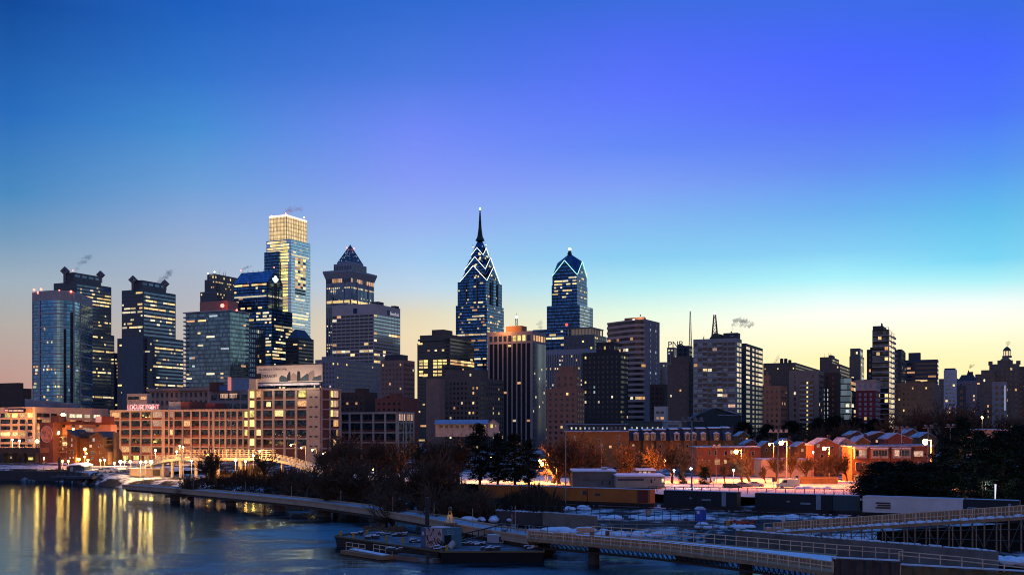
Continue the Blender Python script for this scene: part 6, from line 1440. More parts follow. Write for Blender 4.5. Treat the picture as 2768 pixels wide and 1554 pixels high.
gable_house('small pale gable house with a snowy roof, right of the orange-lit gable house', 2266, 2316, 2287, 1185, 1203, 1290, 352, mat('pale_plaster', (.46, .34, .27), .9, 0, .2, .12, .8), [(2286, 1200, 5, 6, WG)])
gable_house('low snowy-roofed house far behind the bay-window row', 2340, 2420, 2380, 1168, 1180, 1250, 392, BRICKD, [(2370, 1192, 5, 6, LO)])
gable_house('snowy-roofed cottage right of the far one behind the bay-window row', 2400, 2466, 2425, 1172, 1186, 1250, 372, BRICKR, [(2440, 1198, 5, 6, WG)])
for x0, x1, xa, ya, ye, Y, m_, lab in ((2012, 2052, 2034, 1190, 1202, 400, BRICKR, 'small snow-roofed brick house above the right end of the three-storey brick house'), (2058, 2098, 2076, 1194, 1206, 392, OCH, 'small ochre gable house above the left half of the blank orange wall'), (2104, 2150, 2128, 1187, 1200, 398, BRICKR, 'small brick gable house behind the four-headed floodlight pole'), (2154, 2196, 2172, 1196, 1207, 380, OCH, 'low ochre gable house above the right end of the blank orange wall'), (2316, 2352, 2333, 1182, 1194, 372, OCH, 'narrow ochre gable house above the pale-blind bay window'), (2296, 2338, 2318, 1166, 1177, 430, BRICKD, 'dark snow-roofed house highest in the huddle left of the bay windows'), (2446, 2486, 2468, 1160, 1172, 425, BRICKR, 'snow-roofed brick house at the top of the slope above the third bay window'), (2486, 2530, 2508, 1170, 1182, 400, OCH, 'snow-roofed house directly behind the flaring sodium lamp'), (1996, 2026, 2011, 1168, 1178, 440, OCH, 'tiny snow-roofed house right of the mansard row')):
    gable_house(lab, x0, x1, xa, ya, ye, 1262, Y, m_, [((x0+x1)/2-6, ye+9, 5, 7, pick([WG, LO, PANE])), ((x0+x1)/2+8, ye+9, 5, 7, pick([WG, WG, LO]))])
bays = [(2303, 2349, 'leftmost, pale bay window with blinds'), (2350, 2407, 'second, with a dark five-light bay window'), (2408, 2468, 'third, with a bay window behind the floodlight pole'), (2469, 2524, 'rightmost, with a square white window under the flaring lamp')]
for i, (a, b, l_) in enumerate(bays):
    Y = 300; R = simple_house('row_house', 'brick row house, '+l_.replace('with a bay window behind the floodlight pole', 'its bay window behind the floodlight pole').replace('with a square white window under the flaring lamp', 'a square white window under the flaring lamp'), a, b-.3, 1209-i, 1312, Y+i*.05, 9, ORB, [((a+b)/2-8, 1260, 9, 22, PANE), ((a+b)/2+10, 1258, 7, 16, WG), ((a+b)/2-10, 1290, 12, 14, LO)], mat('snow_ridge_roof', (.3, .3, .36), .85, 0, .2, .6, 1), 'brick row houses with bay windows')
    if i < 3:
        mb = MB(); ext(mb, [(a+7, 1238), (b-6, 1238), (b-6, 1211), (a+7, 1211)], Y-.9, 1); bo = mb.build('bay_window', mat('cream_bay', (.5, .38, .30), .8), R)
        mb = MB(); ext(mb, [(a+5, 1212), (b-4, 1212), (b-6, 1209), (a+7, 1209)], Y-1.2, 1.3); mb.build('bay_roof', SNOW, bo)
        n = 3+2*(i == 1)
        for k in range(n):
            cx = a+10+(b-a-19)*(k+.5)/n; w = (b-a-19)/n-1.5; mb = MB(); ext(mb, [(cx-w/2, 1232), (cx+w/2, 1232), (cx+w/2, 1216), (cx-w/2, 1216)], Y-1.0, .08); mb.build('pane', WG if i == 1 else pick([PANE, LP]), bo)
    else: winpanel(R, 2483, 1226, 25, 14, Y, LP)
simple_house('rendered_house', 'pale house end glimpsed between the dark trees at the right', 2625, 2735, 1163, 1230, 330, 9, mat('pale_plaster', (.46, .34, .27), .9, 0, .2, .12, .8), [], SROOF)
# snow field and its fence
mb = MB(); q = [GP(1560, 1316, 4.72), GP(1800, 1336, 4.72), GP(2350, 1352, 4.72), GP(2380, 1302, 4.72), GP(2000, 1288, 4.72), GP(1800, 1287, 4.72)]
mb.add(q, [tuple(range(6))]); o = mb.build('snow_field', mat('lamp_tinted_snow', (.58, .52, .46), .85, 0, .2, .16, .25, .3), None); tag(o, 'flat snow field under the sodium lamps', None, None, 'structure')  # sodium lamp glow put into the snow colour as a warm tint
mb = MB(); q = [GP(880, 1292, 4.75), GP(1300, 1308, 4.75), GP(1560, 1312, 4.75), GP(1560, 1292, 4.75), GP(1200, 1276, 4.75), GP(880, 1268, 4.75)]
mb.add(q, [tuple(range(6))]); o = mb.build('path', mat('lamp_tinted_snow', (.58, .52, .46), .85, 0, .2, .16, .25, .3), None); tag(o, 'snowy lamp-lit path behind the trees', None, None, 'structure')
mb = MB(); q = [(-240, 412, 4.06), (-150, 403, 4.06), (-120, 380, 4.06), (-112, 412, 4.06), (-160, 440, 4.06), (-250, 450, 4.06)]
mb.add([Vector(p) for p in q], [tuple(range(6))]); o = mb.build('quay_lawn', mat('lamp_tinted_snow', (.58, .52, .46), .85, 0, .2, .16, .25, .3), None); tag(o, 'snow-covered lawn on the quay', None, None, 'structure')
def wire_fence(label, a, b, n, h, m_, rails=(.06, .5, 1.0), mesh=True, r=.05):
    R = thing('wire_fence', label, 'fence', a)
    for k in range(n+1):
        p = a+(b-a)*k/n; MB().tube(p, p+UP*h, r, n=5).build('post', m_, R)
    mb = MB()
    for f in rails: mb.tube(a+UP*h*f, b+UP*h*f, r*.7, n=4)
    mb.build('rail', m_, R)
    if mesh:
        mb = MB(); L_ = (b-a).length; k = int(L_/.9); d = (b-a)/L_
        for i in range(k):
            p = a+d*(i*.9); mb.tube(p, p+d*.9*2+UP*h, .012, n=3); mb.tube(p+d*.9*2, p+UP*h, .012, n=3)
        mb.build('wire_mesh', m_, R)
    return R
FENCEM = mat('dark_fence_steel', (.04, .04, .045), .6, .4)
wire_fence('tall dark chain-link fence along the front of the snow field, behind the black containers', Vector(PT(1752, 1366, 246)), Vector(PT(2335, 1378, 230)), 23, 4.4, FENCEM, r=.09)
wire_fence('leaning dark site fence in front of the orange containers', GP(1420, 1392, 2.9), GP(1880, 1412, 2.9), 22, 1.9, FENCEM, r=.05, mesh=False)
wire_fence('thin temporary fence around the blue toilet cabin', GP(1840, 1404, 2.95), GP(2200, 1420, 2.95), 10, 2.2, FENCEM, r=.04, mesh=True)
# floodlight poles
def flood(label, px, pt_, Y, heads, w=.16, lit=False, m_=None):
    b = XY(px, Y); z0 = gh(b.x, b.y); zt = ZP(pt_, Y); R = thing('floodlight_pole', label, 'floodlight pole', (b.x, b.y, z0), 'floodlight poles'); m_ = m_ or GREYM
    MB().tube((b.x, b.y, z0), (b.x, b.y, zt), w, w*.6, 8).build('pole', m_, R)
    W_ = heads*.62; MB().box(b.x-W_, b.x+W_, b.y-.08, b.y+.08, zt-.1, zt+.05).build('crossbar', m_, R)
    for k in range(heads):
        x = b.x-W_+2*W_*(k+.5)/heads; hd = MB(); hd.tube((x, b.y-.5, zt+.35), (x, b.y+.05, zt+.55), .42, .22, 10, cap=True); hd.tube((x, b.y, zt), (x, b.y, zt+.4), .06, n=4); hd.build('floodlight', m_, R)
    return R
flood('tallest slender floodlight pole, with a dark lamp cluster against the hall', 1870, 1137, 218, 4, .17, m_=mat('shaded_pole', (.22, .22, .24), .5, .4)); 
flood('plain pale pole without lit lamps, right of the pines', 1529, 1158, 226, 1, .13)
flood('floodlight pole with four round heads above the blank orange wall', 2103, 1168, 262, 4, .15)
flood('floodlight pole with three heads before the third bay-window house', 2437, 1160, 258, 3, .16); flood('floodlight pole right at the flaring sodium lamp', 2509, 1156, 250, 2, .17); flood('floodlight pole right of the flaring lamp, half behind the dark pines', 2569, 1154, 250, 2, .17)
flood('short floodlight pole before the brick house', 1936, 1208, 285, 2, .1); flood('short pole with a round head among the bare trees', 1625.5, 1206, 285, 1, .1)
# sodium and white lamps at the right
RL = [('flaring sodium street lamp at the bay-window houses', 2501.5, 1194, 268, 'sod', 92664, 0.90), ('sodium lamp on the four-headed floodlight pole', 2112, 1197, 270, 'sod', 51889, 0.72), ('sodium lamp in front of the three-storey brick house', 1990, 1221, 300, 'sod', 69498, 0.80), ('sodium lamp in the bright crown by the gable house', 2228, 1212, 300, 'sod', 63703, 0.65), ('small sodium lamp in the thin trees left of the tallest pole', 1800, 1242, 290, 'sod', 26059, 0.52), ('white lamp at the base of the tallest floodlight pole', 1868.5, 1266, 262, 'cool', 1248, .42), ('white lamp left of the dark round bush', 1822, 1270, 275, 'cool', 702, .34), ('upper one of a close pair of sodium lamps by the pines', 1460, 1246, 290, 'sod', 20268, 0.61), ('lower one of a close pair of sodium lamps by the pines', 1465.5, 1254, 285, 'sod', 20268, 0.61),
      ('lamp with a long bright glow among the dark pines', 1327, 1232, 295, 'warm', 7800, .4), ('small white lamp glimpsed through the bare crowns', 1083.5, 1217, 330, 'warm', 1248, .35), ('lamp behind the bare trees where the lit path begins', 1010, 1268, 300, 'warm', 4056, .3), ('hidden lamp over the lit path between the bare trunks', 1235, 1268, 288, 'warm', 5460, .3), ('low lamp lighting the path right of the pines', 1500, 1262, 285, 'warm', 4992, .3),
      ('twin-globe park lamp beside the parked black car', 1983, 1270, 272, 'cool', 546, .35), ('small distant lamp along the roofs above the brick house', 2080, 1201, 350, 'sod', 32400, 0.46), ('white lamp on the roof edge left of the gable house', 2198, 1222, 315, 'cool', 195, .34), ('pale round lamp high in the right-hand bare trees', 2655, 1128, 420, 'warm', 780, .5), ('thin white lamp in the dark trees at the right', 2664, 1273, 205, 'cool', 1170, .2), ('small flat white lamp above the dark star container', 2664, 1308, 200, 'cool', 390, .22)]
for a in RL: lamp(*a, 'arm' if a[4] == 'sod' else 'post', 'street lamps on the right bank')
WP = thing('lit_post', 'short bright white tapering post behind the dark star container', 'post', (lambda p: (p.x, p.y, 2.8))(PT(2691, 1345, 192))); MB().tube(PT(2690, 1350, 192), PT(2691, 1308, 192), .09, .17, 8, cap=True).build('shaft', mat('lit_white_post', (.7, .7, .7), .5, emit=(.9, .95, 1), estr=.8), WP); MB().tube(PT(2691, 1308, 192), PT(2691, 1306.5, 192), .19, n=8, cap=True).build('cap', GREYM, WP)
# cars at the right
vehicle('parked_car', 'black car parked under the bright bare tree, rear towards the river', 1980, 1312, 262, 4.2, SUVP, darkcar, SUVG, 'cars parked by the snow field'); vehicle('parked_car', 'dark blue-grey car right of the black one', 2010, 1310, 266, 4.2, CARP, mat('grey_car_paint', (.12, .15, .18), .3, .4), CARG, 'cars parked by the snow field'); vehicle('parked_car', 'pale car furthest right of the three behind the bright tree trunk', 2042, 1308, 268, 4.3, CARP, mat('pale_car_paint', (.5, .48, .45), .35, .2), CARG, 'cars parked by the snow field')
vehicle('delivery_van', 'white delivery van glowing yellow under the sodium lamps', 2132, 1311, 262, 5.4, VANP, mat('van_white_lamp_yellow', (.72, .70, .45), .4, 0, .4, .05), VANG, None, wid=2.0, face=-1)  # yellow lamp glow mixed into the white body colour
R_ = thing('snow_pile', 'low mound of ploughed snow right of the yellow-lit van', 'snow pile', PT(2200, 1316, 258)); mb = MB(); b = R_.location
for k in range(14): mb.ball((b.x+random.uniform(-4.5, 4.5), b.y+random.uniform(-1, 1), 4.6), random.uniform(.6, 1.3), nu=8, nv=5, sq=.7)
mb.build('mound', SNOW, R_)
wf = thing('board_fence', 'tall brown board fence behind the delivery van', 'fence', PT(2180, 1310, 282)); mb = MB()
for k in range(40): mb.box(*(lambda a: (a.x, a.x+.36))(PT(2160+2.6*k, 1, 282)), 282, 282.1, 4.4, 6.6+random.uniform(-.05, .05))
mb.build('boards', mat('weathered_boards', (.24, .14, .09), .9), wf); mb = MB(); a = PT(2160, 1, 281.9); c = PT(2266, 1, 281.9); mb.box(a.x, c.x, 281.85, 281.95, 6.1, 6.25); mb.build('rail', mat('weathered_boards', (.24, .14, .09), .9), wf)
for i, (px, lab) in enumerate(((1915, 'small round-topped sign post left of the black car'), (1929, 'white square sign post before the brick house'), (2091, 'dark notice board near the delivery van'))):
    Y = 262; b = XY(px, Y); R_ = thing('sign_post', lab, 'sign', (b.x, b.y, 4.5), 'sign posts by the snow field'); MB().tube((b.x, b.y, 4.5), (b.x, b.y, 7.0), .05, n=5).build('post', GREYM, R_); MB().box(b.x-.35, b.x+.35, b.y-.1, b.y-.04, 6.3, 7.2).build('sign_plate', (WHITEM, WHITEM, DARKC)[i], R_)
# ================================================================ freight train
_m = -51/89.8
def on_track(px, off=0.0):
    k = (px-1384)/F; Y = (237+off+5.2*_m)/(1-k*_m); return Vector((k*Y, Y, 0))
TD = Vector((1, _m, 0)).normalized(); TN = Vector((TD.y, -TD.x, 0)).normalized()*1.0
if TN.y > 0: TN = -TN                                   # towards the camera
ZR = 2.85
def railcar(name, label, x0, x1, m, h=2.75, zb=3.95, group='container cars of the freight train', marks=None, endm=None):
    a, b = on_track(x0), on_track(x1); L_ = (b-a).length; R = thing(name, label, 'train car', (a.x, a.y, ZR), group)
    c = MB(); w = 2.45
    c.pbox(a-TN*w+UP*zb, b-a, TN*w, UP*h)
    n = int(L_/.55)
    for k in range(n): c.pbox(a+TD*(k*.55+.1)+TN*.0+UP*(zb+.12), TD*.26, TN*.05, UP*(h-.24))
    for s in (0, L_-.12): c.pbox(a+TD*s+TN*.0+UP*(zb-.02), TD*.12, TN*.07, UP*(h+.04))
    c.pbox(a+UP*(zb+h-.14), b-a, TN*.08, UP*.16); c.pbox(a+UP*(zb-.02), b-a, TN*.08, UP*.14)
    c.build('container', m, R)
    if endm: mb = MB(); mb.pbox(a+TD*(L_*.80)+TN*.1+UP*zb, TD*.9, TN*.03, UP*h); mb.build('door_bars', endm, R)
    ch = MB(); ch.pbox(a-TN*2.3-TD*.6+UP*(zb-.75), b-a+TD*1.2, TN*2.35, UP*.7); ch.pbox(a-TD*.9+UP*(zb-.5), b-a+TD*1.8, TN*.2, UP*.18); ch.build('well_frame', mat('rusty_black_steel', (.035, .024, .02), .8), R)
    for f in (.06, .14, .86, .94):
        q = a+TD*L_*f; MB().tube(q+TN*.05+UP*(ZR+.43), q+TN*.2+UP*(ZR+.43), .43, n=14, cap=True).build('wheel', DKMETAL, R)
    sn = MB(); sn.pbox(a-TN*2.3+TD*.2+UP*(zb+h+.003), (b-a)-TD*.4, TN*2.1, UP*.06); sn.build('roof_snow', mat('thin_frost', (.30, .34, .42), .8), R)
    for mk in marks or []: mk(R, a, b, zb, h)
    return R
def mtext(s, f, z, size, m_, sx=1.0):
    def k(R, a, b, zb, h): text(s, a+(b-a)*f+TN*.11+UP*(zb+z), size, m_, R, math.atan2(TD.y, TD.x), sx=sx, bold=.02)
    return k
def mpanel(f, w, z, hh, m_, nm='marking'):
    def k(R, a, b, zb, h): MB().pbox(a+(b-a)*f+TN*.07+UP*(zb+z), TD*w, TN*.04, UP*hh).build(nm, m_, R)
    return k
ORC = mat('orange_container_paint', (.42, .13, .025), .6, 0, .3, .2, .5); BLK = mat('navy_container_paint', (.009, .012, .018), .5, 0, .4, .25, .5); WHC = mat('grey_white_container_paint', (.72, .62, .58), .55, 0, .3, .1, .5)
GMK = mat('grey_marking', (.20, .23, .26), .7); DMK = mat('dark_marking', (.06, .05, .05), .7)
railcar('container_car', 'orange container car, the leftmost, partly behind the bare trees', 1296, 1440, ORC, marks=[mpanel(.82, 2.0, 1.7, .4, DMK)])
railcar('container_car', 'orange container car in the middle of three', 1443, 1586, ORC, marks=[mpanel(.14, 1.0, 1.7, .45, DMK), mpanel(.93, .9, 1.3, .9, DMK)])
railcar('container_car', 'orange container car with a maroon end, the rightmost of three', 1589, 1758, ORC, marks=[mpanel(.12, 1.2, 1.2, .5, DMK), mpanel(.80, 2.3, .1, 2.55, mat('maroon_panel', (.14, .025, .02), .6), 'end_panel')])
railcar('container_car', 'black container car, left of two, on the train before the snow field', 1794, 1992, BLK, marks=[mpanel(.36, .6, 1.2, .3, GMK), mpanel(.53, 1.9, .95, .35, GMK)], endm=GMK)
railcar('container_car', 'black container car, right of two, next to the pale container', 2041, 2249, BLK, marks=[mpanel(.42, .6, 1.2, .3, GMK), mpanel(.60, 1.9, .9, .35, GMK)], endm=GMK)
railcar('container_car', 'short dark teal container ending just before the pale container', 2251, 2317, mat('teal_container_paint', (.03, .06, .07), .5, 0, .4, .2, .5))
def csx(R, a, b, zb, h):
    q = a+(b-a)*.135+TN*.11+UP*(zb+.75)
    for k in range(3): MB().pbox(q+UP*(.42*k)+TD*.3*(k == 1), TD*(2.6-.3*(k == 1)), TN*.02, UP*.28).build('marking', DMK, R)
railcar('container_car', 'long pale grey container car right of the black ones', 2332, 2603, WHC, h=2.9, zb=3.85, marks=[csx])
SB_ = mat('star_letters', (.16, .24, .34), .6)
railcar('container_car', 'dark container car lettered STAR at the right end of the train', 2606, 2756, BLK, h=2.95, zb=3.75, marks=[mtext('STAR', .05, .55, 1.55, SB_, 1.05), mtext('6', .70, 1.2, .75, SB_), mpanel(.80, .45, 1.75, .7, SB_)])
tr = MB(); a, b = on_track(1150), on_track(2800)
for off in (-.1, -1.55): tr.bar(a+TN*off+UP*(ZR-.08), b+TN*off+UP*(ZR-.08), .09, .12)
n = int((b-a).length/.7)
for k in range(n): tr.pbox(a+TD*.7*k+TN*.3+UP*(ZR-.2), TD*.24, -TN*2.4, UP*.12)
o = tr.build('railway_track', mat('rusty_black_steel', (.035, .024, .02), .8), None); tag(o, 'railway track under the freight train', None, None, 'structure')
# ================================================================ riverside boardwalk
BW = [(330, 1311), (450, 1320), (600, 1333), (730, 1345), (850, 1357), (1000, 1377), (1130, 1398), (1220, 1417), (1340, 1438), (1430, 1452)]
CBW = mat('tan_precast_concrete', (.46, .29, .19), .85, 0, .2, .2, .4, .1)
TIM = mat('raw_timber', (.72, .45, .29), .85, 0, .2, .3, 1.5, stretch=(1, 1, .3)); PLY = mat('form_plywood', (.34, .19, .10), .85, 0, .2, .35, 1.2)
def boardwalk():
    near = [GP(x, y, 3.2) for x, y in BW]; R = thing('boardwalk', 'curving concrete boardwalk on piers over the icy river', 'boardwalk', (near[4].x, near[4].y, 0))
    far = []
    for i, p in enumerate(near):
        d = (near[min(i+1, len(near)-1)]-near[max(i-1, 0)]).normalized(); far.append(p+Vector((-d.y, d.x, 0))*5.0)
    dk = MB(); sn = MB(); gd = MB(); cp = MB()
    for i in range(len(near)-1):
        a, b, c, d = near[i], near[i+1], far[i+1], far[i]
        dk.add([a, b, c, d], [(0, 1, 2, 3)]); dk.add([a-UP*1.0, b-UP*1.0, c-UP*1.0, d-UP*1.0, a, b, c, d], [(0, 3, 2, 1), (0, 1, 5, 4), (1, 2, 6, 5), (2, 3, 7, 6), (3, 0, 4, 7)])
        sn.add([a*.93+d*.07+UP*.02, b*.93+c*.07+UP*.02, c*.93+b*.07+UP*.02, d*.93+a*.07+UP*.02], [(0, 1, 2, 3)])
        cp.bar(a+UP*.003, b+UP*.003, .3, .28); cp.bar(d+UP*.003, c+UP*.003, .3, .28)
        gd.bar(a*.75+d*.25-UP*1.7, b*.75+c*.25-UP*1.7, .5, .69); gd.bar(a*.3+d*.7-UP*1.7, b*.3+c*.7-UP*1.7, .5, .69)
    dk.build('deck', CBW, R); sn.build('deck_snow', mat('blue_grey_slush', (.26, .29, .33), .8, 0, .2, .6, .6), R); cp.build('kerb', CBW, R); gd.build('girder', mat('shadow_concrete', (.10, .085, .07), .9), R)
    for i in (1, 2, 3, 4, 5, 6, 7, 8):
        m_ = (near[i]+far[i])/2; d = (far[i]-near[i]).normalized()
        pr = MB(); pr.tube((m_.x, m_.y, -2), (m_.x, m_.y, .9), 1.3, 1.3, 12, cap=True); pr.pbox(near[i]+d*.3-UP*2.4-Vector((.7, 0, 0)), d*4.4, Vector((1.4, 0, 0)), UP*.68); pr.build('pier', mat('wet_concrete', (.07, .06, .05), .8), R)
    for f in range(9):
        i = f; p = near[i]*.5+near[i+1]*.5; MB().tube(p+UP*.2, p+UP*3.2, .05, n=5).build('marker_pole', GREYM, R)
boardwalk()
def timber_rail(label, pts, h=1.15, step=1.7, m_=None, group='timber site railings'):
    m_ = m_ or TIM; R = thing('timber_railing', label, 'railing', pts[0], group)
    for a, b in zip(pts, pts[1:]):
        n = max(1, int(round((b-a).length/step)))
        for k in range(n): p = a+(b-a)*k/n; MB().box(p.x-.05, p.x+.05, p.y-.05, p.y+.05, p.z-.1, p.z+h+random.uniform(-.02, .06)).build('post', m_, R)
        for f in (.5, .97): MB().bar(a+UP*h*f, b+UP*h*f, .05, .1).build('rail', m_, R)
    p = pts[-1]; MB().box(p.x-.05, p.x+.05, p.y-.05, p.y+.05, p.z-.1, p.z+h).build('post', m_, R)
    return R
N2 = [GP(x, y, 3.2) for x, y in ((1425, 1453), (1600, 1468), (1785, 1485), (2020, 1513), (2252, 1546))]; F2 = [GP(x, y, 3.2) for x, y in ((1440, 1432), (1640, 1446), (1820, 1459), (2020, 1476), (2262, 1497))]
def formwork_deck():
    R = thing('bridge_deck', 'unfinished boardwalk span on a lattice of falsework, with snow lying inside its timber forms', 'boardwalk', (N2[2].x, N2[2].y, 0))
    dk = MB(); sn = MB(); fa = MB()
    for i in range(len(N2)-1):
        a, b, c, d = N2[i], N2[i+1], F2[i+1], F2[i]
        dk.add([a-UP*.5, b-UP*.5, c-UP*.5, d-UP*.5, a, b, c, d], [(4, 5, 6, 7), (0, 3, 2, 1), (0, 1, 5, 4), (1, 2, 6, 5), (2, 3, 7, 6), (3, 0, 4, 7)])
        sn.add([a*.72+d*.28+UP*.05, b*.72+c*.28+UP*.05, c*.85+b*.15+UP*.05, d*.85+a*.15+UP*.05], [(0, 1, 2, 3)])
        fa.bar(a*.82+d*.18+UP*.003, b*.82+c*.18+UP*.003, .12, .75)
    dk.build('deck', PLY, R); sn.build('deck_snow', SNOW, R); fa.build('form_panel', PLY, R)
    # ribs of the form panel
    rb = MB()
    for i in range(len(N2)-1):
        a, b, c, d = N2[i], N2[i+1], F2[i+1], F2[i]; n = int((b-a).length/.55)
        for k in range(n): p = (a+(b-a)*k/n)*.82+(d+(c-d)*k/n)*.18; rb.post(p-Vector((0, .12, 0))+UP*.02, .07, .68)
    rb.build('form_ribs', TIM, R)
    br = MB(); n = 62
    L0 = N2[0]; 
    for i in range(len(N2)-1):
        a, b = N2[i], N2[i+1]; k = int((b-a).length/.8)
        for j in range(k):
            p = a+(b-a)*j/k-UP*.5; q = p+(b-a).normalized()*.9+Vector((.3, 1.6, -1.1)); br.bar(p, q, .1, .14)
            br.bar(p+Vector((0, 1.2, 0)), p+(b-a).normalized()*-.6+Vector((.3, 2.2, -1.1)), .08, .12)
        br.bar(a+Vector((0, 1.6, -1.6)), b+Vector((0, 1.6, -1.6)), .3, .3)
    br.build('falsework', mat('dark_falsework', (.055, .038, .03), .9), R)
    for x, y in ((1435, 1500), (1905, 1520),):
        m_ = GP(x, y, 0.0); d = 6.0
        pr = MB(); p = Vector((m_.x, m_.y+2, 0)); pr.frust([p+Vector(v) for v in ((-1.4, -1.4, 0), (1.4, -1.4, 0), (1.4, 3, 0), (-1.4, 3, 0))], -2, [p+Vector(v) for v in ((-4.2, -1.6, 0), (4.2, -1.6, 0), (4.2, 3.4, 0), (-4.2, 3.4, 0))], 1.0); pr.build('pier', mat('wet_concrete', (.07, .06, .05), .8), R)
    for i in (1, 3): MB().tube(N2[i]-UP*4+Vector((.5, 3, 0)), N2[i]-UP*.5+Vector((.5, 3, 0)), .8, n=10).build('pile', mat('wet_concrete', (.07, .06, .05), .8), R)
formwork_deck()
timber_rail('long pale timber railing along the river edge of the unfinished span', N2)
timber_rail('timber railing along the land side of the unfinished span', [GP(x, y, 3.2) for x, y in ((1600, 1443), (1820, 1458), (2020, 1475), (2262, 1497), (2440, 1511))], 1.2)
timber_rail('distant grey timber railing below the snowy bank, left of the toilet cabin', [GP(x, y, 3.0) for x, y in ((1610, 1424), (1760, 1426), (1960, 1428))], 1.1, 2.1, mat('grey_timber', (.17, .14, .12), .9))
timber_rail('second distant grey railing just in front of the snow heaps', [GP(x, y, 3.0) for x, y in ((1640, 1436), (1800, 1437), (1930, 1440))], 1.15, 2.1, mat('grey_timber', (.17, .14, .12), .9))
timber_rail('short tangle of railing at the shore end of the gangway', [GP(x, y, 3.2) for x, y in ((1340, 1434), (1420, 1440), (1480, 1446))], 1.2, 1.6, mat('grey_timber', (.17, .14, .12), .9))
timber_rail('low timber railing at the lower right, above the olive tarpaulin', [GP(x, y, 4.6) for x, y in ((2430, 1512), (2600, 1528), (2775, 1548))], .9, 2.2, TIM)
# ---- ramp at the right
def ramp():
    a, b = PT(2066, 1440, 165), PT(2830, 1392, 139); R = thing('access_ramp', 'rising construction ramp with ribbed timber sides on a forest of scaffold posts', 'ramp', (a.x, a.y, 2.8)); d = b-a; L_ = d.length; sd = Vector((d.y, -d.x, 0)).normalized()
    if sd.y > 0: sd = -sd
    mb = MB(); mb.bar(a-sd*2-UP*.4, b-sd*2-UP*.4, 4.4, .4); mb.build('deck', PLY, R)
    mb = MB()
    for k in range(34):
        f = k/34; p = a+d*f-sd*.6; mb.ball(p+UP*.05, random.uniform(.45, .8), nu=7, nv=4, sq=.45)
    mb.build('deck_snow', SNOW, R)
    mb = MB(); mb.bar(a-sd*3.4, b-sd*3.4, .12, 1.35); mb.build('form_panel', PLY, R)
    rb = MB(); n = int(L_/.5)
    for k in range(n): rb.post(a+d*k/n-sd*3.3, .09, 1.3)
    rb.build('form_ribs', TIM, R)
    n = 26
    for k in range(n+1):
        p = a+d*k/n+sd*.1; MB().box(p.x-.05, p.x+.05, p.y-.05, p.y+.05, p.z-.3, p.z+1.5).build('railing_post', TIM, R)
        z0 = 2.9
        if p.z-z0 > .8:
            MB().tube((p.x, p.y, z0), (p.x, p.y, p.z-.3), .11, n=6).build('scaffold_post', mat('rusty_scaffold', (.34, .21, .13), .8), R)
            if k % 2 == 0: MB().tube((p.x, p.y-1.2, z0), (p.x, p.y-1.2, p.z-.5), .08, n=6).build('scaffold_post', mat('rusty_scaffold', (.34, .21, .13), .8), R)
    for h in (.75, 1.45): MB().bar(a+sd*.1+UP*h, b+sd*.1+UP*h, .06, .1).build('rail', TIM, R)
    bc = MB()
    for k in range(6, n, 1):
        p, q = a+d*k/n+sd*.25, a+d*(k+1)/n+sd*.25
        if k % 2: bc.tube((p.x, p.y, 3.0), q-UP*.4, .05, n=4)
        else: bc.tube(p-UP*.4, (q.x, q.y, 3.0), .05, n=4)
        for f in (.35, .7): bc.tube(p*1-UP*(p.z-3)*f, q-UP*(q.z-3)*f, .045, n=4)
    bc.build('cross_brace', mat('grey_scaffold', (.12, .13, .13), .6, .4), R)
    mb = MB(); p, q = a+d*.42-sd*2.2, b-sd*2.2; mb.add([Vector((p.x, p.y, 2.6)), Vector((q.x, q.y, 2.6)), q-UP*.9, p-UP*.9]+[v+Vector((0, .2, 0)) for v in (Vector((p.x, p.y, 2.6)), Vector((q.x, q.y, 2.6)), q-UP*.9, p-UP*.9)], [(0, 1, 2, 3), (7, 6, 5, 4), (0, 4, 5, 1), (1, 5, 6, 2), (2, 6, 7, 3), (3, 7, 4, 0)]); mb.build('back_panel', mat('black_netting', (.02, .02, .022), .9), R)
ramp()
def site_wall():
    a, b = PT(1990, 1434, 150), PT(2697, 1486, 124); R = thing('concrete_wall', 'long grey concrete site wall with snow along its top, below the ramp', 'wall', (a.x, a.y, 2)); a.z = b.z = 4.9; mb = MB(); d = b-a
    mb.bar(a-UP*3.4, b-UP*3.4, .5, 3.4); mb.build('wall', mat('site_concrete', (.17, .14, .12), .9, 0, .2, .45, .35, .1), R)
    s = MB(); n = 40
    for k in range(n): s.pbox(a+d*k/n+Vector((0, -.35, .003)), d/n*random.uniform(.5, 1.0), Vector((0, .7, 0)), UP*random.uniform(.08, .22))
    s.build('wall_snow', SNOW, R)
    for k in range(5):
        f = .12+.18*k; MB().pbox(a+d*f+Vector((0, -.33, -3.3)), d*.012, Vector((0, .3, 0)), UP*3.2).build('pilaster', mat('site_concrete', (.17, .14, .12), .9, 0, .2, .45, .35, .1), R)
site_wall()
